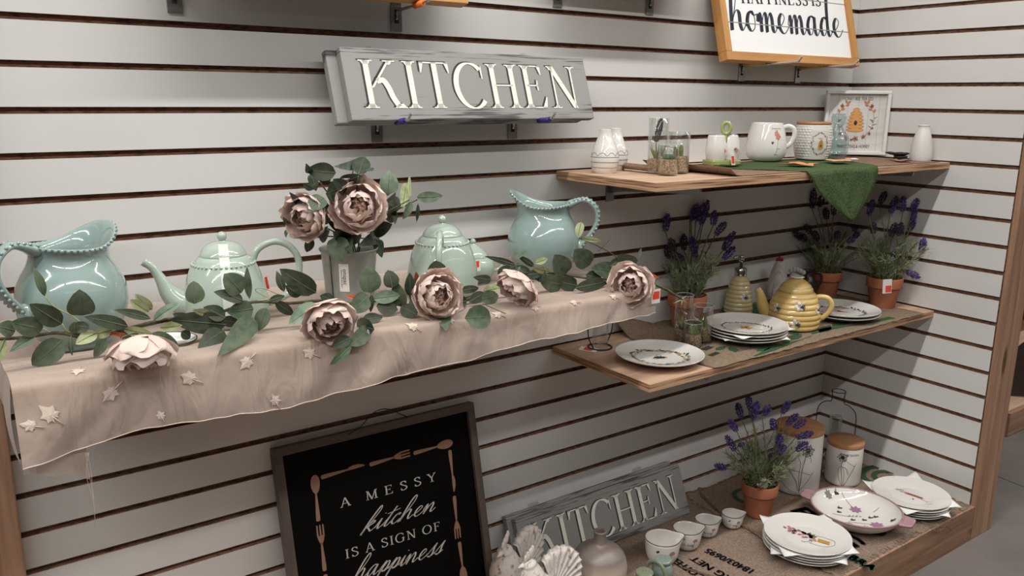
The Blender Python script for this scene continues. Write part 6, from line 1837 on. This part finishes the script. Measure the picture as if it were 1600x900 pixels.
cd = base_at(1183, 811, ZB, .037)
t = lavender('potted lavender with a price tag in its soil on the bottom platform', cd, .0535, .104,
 [(1159, 655, 1152, 630), (1172, 640, 1169, 619), (1177, 657, 1184, 627), (1191, 650, 1204, 633), (1221, 647, 1234, 627), (1152, 675, 1139, 655), (1149, 705, 1135, 681), (1136, 732, 1117, 727), (1228, 665, 1247, 647), (1240, 669, 1259, 656), (1243, 684, 1271, 676), (1243, 704, 1262, 692), (1210, 673, 1207, 654), (1216, 701, 1219, 678), (1205, 726, 1207, 708), (1216, 711, 1226, 695), (1160, 700, 1158, 692), (1175, 655, 1176, 632)],
 6, (), 40, 1.1, .135)
y_ = cd.y-.022
price_tag(t, (at_y(1183, 756, y_), at_y(1197, 752, y_), at_y(1185, 767, y_)), 0, (.0, .6, .3, 1.0), Matrix.Translation(cd))

# tall canisters with flower drawings
def canister(label, c, r, h, draw, word, wa, wz, ws):
    rz = yaw_to_cam(c.x, c.y); t = thing('canister', label, 'canister', c, rz, 'wood lidded canisters')
    pr = [(r*.93, 0), (r*.985, .003), (r, .010), (r, h*.5), (r*1.0, h-.004), (r*.98, h), (r*.9, h)]
    MB().lathe(pr, 72, mod=lambda R, z, a: (R*(1+.006*math.sin(a*3+z*20)), z)).build('body', M_matte, t)
    MB().lathe([(r*.97, h), (r*1.02, h+.0015), (r*1.035, h+.005), (r*1.035, h+.012), (r*1.01, h+.0155), (.001, h+.0158)], 64).build('lid', M_bwood, t)
    mb = MB(); rf = lambda z: r*1.004; a0 = math.radians(-90)
    for pts, w in draw['lines']: decal(line2(pts, w), rf, a0, 0, mb, 0)
    for (x, y, s, nn) in draw['heads']:
        rr = random.Random(int(x*1e4)+3)
        for k in range(nn):
            a = 2*math.pi*k/nn+rr.uniform(-.1, .1); l = s*rr.uniform(.7, 1.1)
            decal([seg_quad(x, y, x+l*math.cos(a), y+l*math.sin(a), .0011)], rf, a0, 0, mb, 0); decal([disc2(x+l*math.cos(a), y+l*math.sin(a), .0019)], rf, a0, 0, mb, 0)
        decal([disc2(x, y, s*.45)], rf, a0, 0, mb, 0)
    mb.build('printed_flowers', PRINTS, t)
    vs, fs, w = font_polys(word, ws); mb = MB()
    decal([[((vs[i][0]-w/2)*.75+wa, vs[i][1]+wz) for i in f] for f in fs], rf, a0, 0, mb, 0, .0008); mb.build('printed_word', PRINTS, t)
    return t
k1 = base_at(1240, 774, ZB, .072); k1.y = min(k1.y, -.10)
canister('large white canister with wooden lid and thistle drawing, lettered BE KIND', k1, .0735, .194,
 {'lines': [([(.014, .010), (.017, .06), (.020, .10), (.030, .150)], .0016), ([(.010, .018), (.002, .05), (-.022, .085), (-.038, .100)], .0014), ([(.014, .012), (.010, .07), (.012, .11), (.000, .138)], .0010), ([(.016, .02), (.034, .045), (.056, .080)], .0011), ([(.010, .010), (-.02, .020), (-.052, .046)], .0011), ([(-.022, .085), (.012, .082), (.046, .072)], .0010), ([(.030, .150), (.042, .128), (.046, .112)], .0010), ([(-.036, .098), (-.030, .080), (-.030, .068)], .0010), ([(-.02, .012), (.01, .006), (.02, .008)], .0010)],
  'heads': [(.031, .153, .019, 26), (-.038, .103, .018, 26)]}, 'BE KIND', .014, .176, .0125)
k2 = base_at(1314, 761, ZB, .056); k2.x = min(k2.x, -.085)
canister('small white canister with wooden lid and seedhead drawing, lettered BE GRATEFUL', k2, .0555, .128,
 {'lines': [([(.002, .004), (-.002, .04), (-.006, .07), (-.002, .098)], .0015), ([(.006, .004), (.004, .05), (-.004, .070), (-.014, .060), (-.010, .03), (.000, .006)], .0010), ([(.006, .004), (.026, .05), (.040, .082)], .0010), ([(-.002, .098), (.020, .082), (.038, .072)], .0010), ([(-.004, .07), (.010, .064), (.018, .044)], .0012)],
  'heads': [(-.004, .101, .014, 16)]}, 'BE GRATEFUL', .028, .108, .0095)
# wire bud vase in the corner
wb = Vector((-.108, -.092, ZB)); q = at_y(1309, 640, -.095); wb.x = q.x
wire_vase('wire and glass bud vase in the bottom corner behind the canisters', wb, yaw_to_cam(wb.x, wb.y)-.25, .236, .066)
# chrome ball ornament peeking between the canisters
p = at_y(1291, 713, -.16); rb_ = .0135
t = thing('chrome_ornament', 'small chrome ball ornament glimpsed between the two canisters', 'ornament', (p.x, -.16, ZB))
MB().lathe([(.012, 0), (.013, .002), (.006, .006), (.0045, .012), (.0045, p.z-ZB-.010)], 20).build('stand', M_chrome, t)
MB().ball((0, 0, p.z-ZB), rb_, 20, 14).build('ball', M_chrome, t)

# big bowl with mauve handles
M_cream2 = mat('cream_stoneware', rgb(216, 206, 194), .2, spec=.5, coat=.4)
M_mauve = mat('mauve_rim_glaze', rgb(158, 124, 128), .3, spec=.5)
bo = base_at(1333, 835, ZB, .082); rz = yaw_to_cam(bo.x, bo.y)-.22
t = thing('serving_bowl', 'shallow white serving bowl with pressed flower drawings and mauve handles', 'bowl', bo, rz)
RB = .126
outp = catmull([(.001, 0), (.055, 0), (.066, .001), (.084, .007), (.106, .021), (.119, .035), (RB, .047)], 5); inp = catmull([(RB-.005, .0472), (.114, .036), (.098, .0225), (.074, .0120), (.045, .0085), (.001, .008)], 5)
def ovb(r, z, a): return (r*(1+.02*math.cos(2*a)), z)
MB().lathe(outp, 90, mod=ovb, caps=False).build('outer_shell', M_cream2, t)
MB().lathe(inp, 90, mod=ovb, caps=False).build('inner_glaze', M_porc, t)
MB().tube([(ovb(RB-.0024, 0, a)[0]*math.cos(a), ovb(RB-.0024, 0, a)[0]*math.sin(a), .0476) for a in np.linspace(0, 2*math.pi, 91)], .0028, 8).build('rim', M_mauve, t)
for sg in (-1, 1):
    P = []
    for i in range(9):
        x = sg*(RB-.004+.036*i/8); w = .034-.010*(i/8)**2
        P.append([(x, w*(-1+2*j/8)*(1 if i < 8 else .85), .0445+.001*math.sin(j)) for j in range(9)])
    MB().grid(P).build('handle', M_mauve, t, thick=.006)
fi = rfun(inp[::-1]); ipts = sorted([(r, z) for r, z in inp])
def zin(x, y):
    r = math.hypot(x, y)
    for (r0, z0), (r1, z1) in zip(ipts, ipts[1:]):
        if r0 <= r <= r1: return z0+(z1-z0)*(r-r0)/max(1e-9, r1-r0)+.0012
    return ipts[-1][1]+.0012
mb = MB(); PB = lambda q, m: on_top([subdiv_poly([(x_*1.12, y_*1.12+.022) for x_, y_ in p], .006) for p in q], zin, mb, m)
for x, y, s, m in ((-.012, .030, .017, 3), (.055, -.022, .018, 3), (-.085, .030, .011, 4), (-.004, -.060, .012, 3)):
    for k in range(7): PB([leaf2(x, y, k*.9, s, s*.55)], m)
    PB([disc2(x, y, s*.3)], 4)
for pts in ([(-.060, .062), (-.035, .046), (-.015, .032)], [(.050, -.020), (.020, -.035), (-.008, -.046)], [(-.055, -.030), (-.030, -.022), (-.008, -.010)], [(.045, -.068), (.070, -.062), (.092, -.040)], [(.010, -.075), (.022, -.060), (.034, -.048)], [(.030, .040), (.036, .050), (.040, .058)]): PB(line2(pts, .0016), 4)
for x, y in ((-.072, .050), (.030, .010), (.085, .004), (-.050, .012), (-.045, -.010), (.020, -.012), (-.004, -.030), (.040, .020)):
    PB([disc2(x, y, .0042, 8), disc2(x+.005, y+.003, .003, 8)], 0); PB([leaf2(x, y, 2.0, .009, .004)], 4)
for k in range(7): PB([leaf2(-.020+.004*k, -.018+.003*k, .4+(k % 2)*1.2, .008, .003)], 4); PB([leaf2(.066+.004*k, -.060+.004*k, .6+(k % 2)*1.0, .008, .003)], 4); PB([leaf2(.022+.002*k, -.062+.003*k, .4+(k % 2)*1.4, .007, .003)], 3)
mb.build('printed_flowers', PRINTS, t)

# two stacks of plates
def lilac_motif(P0):
    P = lambda q, m: P0([[(x_*1.2, y_*1.2) for x_, y_ in p] for p in q], m)
    r__ = random.Random(2)
    for k in range(34):
        f = k/33; x = -.050+.055*f+r__.uniform(-.012, .012)*(.4+f); y = .022-.022*f+r__.uniform(-.012, .012)*(.4+f); P([disc2(x, y, .0042, 8)], 3 if k % 3 else 2)
    for a in (.3, .8, -.4, 1.5): P([leaf2(.002, .006, a, .020, .009)], 5 if a > 0 else 1)
    P(line2([(.018, .016), (.040, .016), (.058, .006), (.060, -.016), (.038, -.026), (.012, -.024), (.006, -.016)], .0011)+line2([(.006, -.018), (-.004, -.026), (-.008, -.022)], .0014)+line2([(.018, .016), (.014, -.004), (.012, -.022)], .0010), 4)
    P([[(.024, -.010), (.050, -.012), (.050, .002), (.024, .006)]], 1); P(sans2('JAR', .010, .037, -.007, -.05), 0)
def rose_motif(P):
    for k in range(5):
        for j in range(5): P([disc2(-.012+.010*k+.004*math.cos(j*1.26), .012-.002*k+.004*math.sin(j*1.26), .0035, 8)], 2)
    P(line2([(.020, .004), (.036, -.008), (.050, -.016)], .0010)+line2([(.044, -.014), (.058, -.008)], .0010), 4)
    P(sans2('bless', .012, -.034, .022, .35)+sans2('this', .011, -.024, .012, .35), 0); P([disc2(.010, -.018, .003)], 0); P(sans2('home', .008, .056, -.030), 4)
def plate_stack(c, rz, n, R, motif, place_, napk):
    step = .0076
    for k in range(n):
        lab = ('lowest plate', 'second plate up', 'third plate up', 'fourth plate up', 'fifth plate up')[k] if k < n-1 else 'topmost printed plate'
        make_plate('%s in the stack %s' % (lab, place_), (c.x+.002*math.sin(k*2), c.y+.0015*math.cos(k*3), c.z+step*k), rz+.02*k, motif if k == n-1 else None, 'plate stacks on the platform', R, .92)
    for j, (lev, rot, sz, cor, txt) in enumerate(napk):
        napkin(txt, (c.x, c.y, c.z+step*lev), rz+rot, sz, cor, 'napkins between plates', R)
p1_ = base_at(1256, 890, ZB, .112)
plate_stack(p1_, yaw_to_cam(p1_.x, p1_.y)-.20, 5, .1155, lilac_motif, 'with the lilac drawing, front of the platform',
   [(3, .62, .101, (-.004, .004, .012, .016), 'napkin with a raised corner under the top lilac plate'), (1, .30, .097, (-.006, -.006, .012, .0), 'napkin low in the lilac plate stack')])
p2_ = base_at(1423, 817, ZB, .104)
p2_.x = min(p2_.x, -.135); p2_.y = max(p2_.y, -.452)
plate_stack(p2_, yaw_to_cam(p2_.x, p2_.y)-.20, 5, .1105, rose_motif, 'with the pink flower drawing, by the right wall',
   [(3, .95, .099, (-.004, -.010, .014, .020), 'napkin with raised corners under the top pink flower plate'), (1, .45, .092, (-.004, -.008, .004, -.006), 'napkin low in the pink flower plate stack')])

# measuring cups
def cup(label, u, v, r, h, word, rot):
    c = base_at(u, v, ZB, r*.70); rz = yaw_to_cam(c.x, c.y); t = thing('measuring_cup', label, 'cup', c, rz+rot, 'nesting measuring cups')
    def lip(R, z, a):
        k = sstep(h*.55, h, z); s = max(0, math.cos(a))**14; return (R*(1+.30*s*k), z+h*.03*s*k)
    MB().lathe(catmull([(r*.60, 0), (r*.68, .001), (r*.84, h*.18), (r*.95, h*.5), (r, h)], 5)+catmull([(r*.955, h*1.0), (r*.90, h*.5), (r*.78, h*.2), (r*.5, h*.09), (.001, h*.08)], 5), 72, mod=lip).build('body', M_porc, t)
    MB().tube([(lip(r*.99, h, a)[0]*math.cos(a), lip(r*.99, h, a)[0]*math.sin(a), lip(r, h, a)[1]+.0003) for a in np.linspace(0, 2*math.pi, 73)], .0012, 6).build('rim_line', M_rimline, t)
    pr = catmull([(r*.60, 0), (r*.68, .001), (r*.84, h*.18), (r*.95, h*.5), (r, h)], 5); rf = rfun(pr); mb = MB(); a0 = math.radians(-90)-rot
    decal(sans2(word, h*.22, -.000, h*.36), rf, a0+.1, 0, mb, 0, .0008)
    for k in range(7): decal([leaf2(r*.62, h*.60, .3+k*.42, h*.16, h*.10)], rf, a0, 0, mb, 2 if k % 2 else 3, .0008)
    decal(line2([(r*.60, h*.60), (r*.50, h*.40), (r*.42, h*.2)], .0010), rf, a0, 0, mb, 0, .0008)
    decal([disc2(-r*.25, h*.72, h*.05), disc2(-r*.18, h*.75, h*.04)], rf, a0, 0, mb, 0, .0008); mb.build('printed_marks', PRINTS, t)
    return t
M_rimline = mat('brown_rim_line', rgb(98, 74, 66), .4)
cup('largest measuring cup of four, behind the green shakers', 1033, 885, .0475, .066, '1 cup', .42)
cup('half cup measuring cup, second largest of the four', 1072, 861, .0400, .055, '½ cup', .42)
cup('third cup measuring cup, second smallest of the four', 1103, 840.5, .0345, .046, '⅓ cup', .42)
cup('smallest measuring cup of four, next to the terracotta lavender pot', 1143, 827, .0315, .040, '¼ cup', .42)

# stoneware jug
M_jug = bpy.data.materials.new('dipped_stoneware'); M_jug.use_nodes = True
nt = M_jug.node_tree; b_ = nt.nodes['Principled BSDF']; tcn = nt.nodes.new('ShaderNodeTexCoord'); sx = nt.nodes.new('ShaderNodeSeparateXYZ'); mr = nt.nodes.new('ShaderNodeMapRange')
mr.inputs['From Min'].default_value = .062; mr.inputs['From Max'].default_value = .088; mxn = nt.nodes.new('ShaderNodeMix'); mxn.data_type = 'RGBA'
mxn.inputs['A'].default_value = rgb(188, 172, 158); mxn.inputs['B'].default_value = rgb(128, 116, 108)
nt.links.new(tcn.outputs['Object'], sx.inputs[0]); nt.links.new(sx.outputs['Z'], mr.inputs['Value']); nt.links.new(mr.outputs['Result'], mxn.inputs['Factor']); nt.links.new(mxn.outputs['Result'], b_.inputs['Base Color']); b_.inputs['Roughness'].default_value = .38
jg = base_at(934, 934, ZB, .060)
t = thing('bottle_vase', 'round taupe and cream bottle vase with narrow neck, bottom edge', 'vase', jg)
MB().lathe(catmull([(.050, 0), (.058, .003), (.068, .020), (.071, .045), (.069, .070), (.060, .092), (.042, .106), (.022, .115), (.0165, .124), (.0160, .142), (.0175, .149), (.0150, .1505), (.0115, .148), (.011, .125), (.03, .09), (.02, .02)], 4), 60).build('body', M_jug, t)

# pale green shaker pair
M_sage = mat('sage_glaze', rgb(124, 130, 108), .2, spec=.5, coat=.3); M_bluesage = mat('blue_sage_glaze', rgb(128, 140, 132), .2, spec=.5, coat=.3); M_clay = mat('raw_clay', rgb(122, 102, 88), .7)
def shaker(label, u, v, m, s):
    c = base_at(u, v, ZB+.004, .024); t = thing('salt_shaker', label, 'shaker', c, yaw_to_cam(c.x, c.y), 'sage glazed shakers')
    MB().lathe(catmull([(.022*s, 0), (.026*s, .004), (.0285*s, .022), (.0275*s, .034), (.022*s, .046), (.0185*s, .050)], 4), 40).build('body', M_clay if m is M_bluesage else m, t)
    MB().lathe(catmull([(.0290*s, .024), (.0285*s, .034), (.0235*s, .046), (.019*s, .050), (.0185*s, .053)], 4), 40, caps=False).build('glaze_band', m, t)
    l = MB().lathe(catmull([(.018*s, .052), (.0225*s, .0545), (.0235*s, .058), (.021*s, .062), (.001, .0635)], 4), 40).build('lid', m, t)
    mb = MB()
    for x in (-.004, .004): mb.ball((x, 0, .0632), .0011, 8, 5)
    mb.build('holes', M_darkslot, l)
    return c
a_ = shaker('sage green shaker at the bottom edge in front of the largest measuring cup', 1005, 936, M_sage, .95)
b_c = shaker('blue grey topped shaker beside the largest measuring cup', 1034, 915, M_bluesage, .95)
mid = (a_+b_c)/2; t = thing('shaker_caddy', 'sage green tray with arched handle carrying the two shakers', 'caddy', (mid.x, mid.y, ZB), math.atan2(b_c.y-a_.y, b_c.x-a_.x))
L2 = (b_c-a_).length/2
P = []
for zz, k in ((0, .9), (.0035, .95), (.0038, .93)): P.append([((L2+.036*k)*math.cos(a), .042*k*math.sin(a), zz) for a in [2*math.pi*i/48 for i in range(48)]])
mb = MB().grid(P, closev=True); n0 = len(mb.v)-48; mb.f.append(tuple(range(n0, n0+48))); mb.mi.append(0); mb.sm.append(False); mb.build('tray', M_sage, t)
P = [((L2+.0345)*math.cos(a), .0400*math.sin(a), .008) for a in np.linspace(0, 2*math.pi, 49)]; MB().tube(P, .0035, 8).build('tray_rim', M_sage, t)
MB().tube(catmull([(0, -.040, .004), (0, -.038, .040), (0, -.028, .066), (0, -.008, .078), (0, .014, .068), (0, .026, .040), (0, .034, .004)], 6), .0058, 12, flat=.7).build('arched_handle', M_sage, t)

# whitewashed ceramic hens
M_hen = mat('whitewashed_ceramic', rgb(214, 206, 198), .75, noise=((90, 90, 60), rgb(140, 116, 102), .55, .70), bump=((110, 110, 80), .5, .003))
M_henw = mat('pale_ceramic', rgb(222, 216, 210), .7, noise=((60, 60, 60), rgb(176, 158, 148), .6, .7), bump=((80, 80, 80), .5, .004))
def hen(label, c, rz, s):
    """standing hen figurine: breast towards local -x, fanned tail towards +x"""
    t = thing('ceramic_hen', label, 'hen', c, rz, 'whitewashed ceramic hens')
    sp = catmull([(.050, 0, .055), (.030, 0, .050), (.005, 0, .050), (-.018, 0, .062), (-.030, 0, .086), (-.033, 0, .108), (-.036, 0, .122), (-.039, 0, .132)], 5); n = len(sp)
    kn = [(0, .014), (.18, .032), (.38, .043), (.55, .036), (.72, .023), (.85, .0155), (.94, .0150), (1, .008)]
    def rad(f):
        for (a, x), (b, y) in zip(kn, kn[1:]):
            if f <= b: return x+(y-x)*(f-a)/(b-a)
        return kn[-1][1]
    mb = MB().tube([(p[0]*s, 0, p[2]*s) for p in sp], [rad(k/(n-1))*s for k in range(n)], 28, up=(0, 1, 0))
    mb.lathe([(.030*s, 0), (.034*s, .004*s), (.026*s, .020*s), (.030*s, .040*s)], 28)
    mb.build('body', M_hen, t)
    # fanned, ridged tail
    P = []
    for i in range(57):
        a = -.25+2.05*i/56; rr = .082*s*(1-.045*abs(math.sin(i*.55)))*(.74+.26*math.sin((i/56)*math.pi)); row = []
        for j in range(8):
            f = j/7; x = .015*s+rr*f*math.cos(a+.15); z = .062*s+rr*f*math.sin(a+.15)*1.1
            row.append((x, (.0026*math.sin(i*1.1)*f+.010*(1-f)+.006*f)*s, z))
        P.append(row)
    Q = [[(p[0], -p[1]-.002*s, p[2]) for p in r][::-1] for r in P]
    MB().grid([r+q for r, q in zip(P, Q)], closev=True).build('tail', M_hen, t)
    mb = MB()
    for x, z, r in ((-.044, .139, .0052), (-.039, .144, .0062), (-.033, .149, .0070), (-.029, .156, .0055)): mb.ball((x*s, 0, z*s), r*s, 10, 7, sc=(.8, .42, 1.5))
    mb.build('comb', M_henw, t)
    MB().lathe([(.0055*s, 0), (.004*s, .006*s), (.0006, .013*s)], 12).xf(Matrix.Translation((-.049*s, 0, .126*s)) @ Matrix.Rotation(-1.75, 4, 'Y')).build('beak', M_henw, t)
    mb = MB()
    for y in (-.006, .006): mb.ball((-.047*s, y*s, .112*s), .0075*s, 10, 7, sc=(.6, .6, 1.5))
    mb.build('wattle', M_henw, t)
    for y in (-1, 1):
        P = []
        for i in range(9):
            f = i/8; w = .024*math.sin(math.pi*min(1, f*.85+.12))*s
            P.append([((-.014+.052*f)*s, y*(.041-.012*f+.004*(1-abs(g)))*s, (.068-.012*f)*s+w*g) for g in (-1, -.5, 0, .5, 1)])
        MB().grid(P).build('wing', M_hen, t, thick=.004*s)
h1 = at_z(806, 938, ZB); h2 = at_z(850, 962, ZB)
hen('larger brown speckled ceramic hen at the bottom edge, left of the other', h1, yaw_to_cam(h1.x, h1.y)+.95, 1.26)
hen('smaller whiter ceramic hen in front, beside the taupe bottle vase', h2, yaw_to_cam(h2.x, h2.y)+.55, 1.20)

# ------------------------------------------------------------------ beyond the right upright: next display
t = thing('display_platform', 'low pine platform of the next display beyond the right upright', 'platform', (1.9, -.02, 0))
MB().box(-.95, .95, -.22, -.20, .001, .10, bev=.002).build('front_board', M_pine_x, t)
MB().box(-.95, .95, -.20, .55, .085, .102).build('deck_panel', M_ply, t)
t = thing('display_shelf', 'raised pine shelf of the next display beyond the right upright', 'shelf', (2.0, .26, 0))
MB().box(-.9, .9, -.02, 0, .28, .40, bev=.002).build('front_board', M_pine_x, t); MB().box(-.9, .9, 0, .5, .38, .40).build('shelf_panel', M_ply, t)
for x in (-.85, .85): MB().box(x-.03, x+.03, .02, .08, .102, .38).build('leg', M_pine, t)
# dark metal star cut-out leaning there
p = at_x(1590, 612, 1.18)
t = thing('metal_star_sign', 'dark brown metal sign with cut out stars, beyond the right upright', 'sign', (1.22, p.y-.05, .103), -.9)
M_rustm = mat('dark_rusty_metal', rgb(62, 48, 42), .6, metal=.3)
def star5(cx, cz, r, a0=0): return [(cx+(r if k % 2 == 0 else r*.42)*math.cos(a0+math.pi/2+k*math.pi/5), cz+(r if k % 2 == 0 else r*.42)*math.sin(a0+math.pi/2+k*math.pi/5)) for k in range(10)]
MB().prism([(-.14, 0), (.14, .01), (.17, .10), (.11, .16), (.05, .18), (-.06, .25), (-.15, .15)], -.004, .004).build('plate', M_rustm, t)
mb = MB(); mb.prism(star5(.05, .075, .035, .2), -.0052, -.0042); mb.prism(star5(.10, .115, .026, -.2), -.0052, -.0042); mb.build('star', M_white, t)
# saw cut joint in the concrete floor
A = at_z(1560, 745, 0); B = at_z(1600, 761, 0); d = (B-A).normalized(); n_ = Vector((-d.y, d.x, 0))*.002
A2, B2 = A-d*.6, B+d*3
struct(MB().add([A2-n_+Vector((0, 0, .0004)), B2-n_+Vector((0, 0, .0004)), B2+n_+Vector((0, 0, .0004)), A2+n_+Vector((0, 0, .0004))], [(0, 1, 2, 3)]).build('floor_joint', M_darkslot))
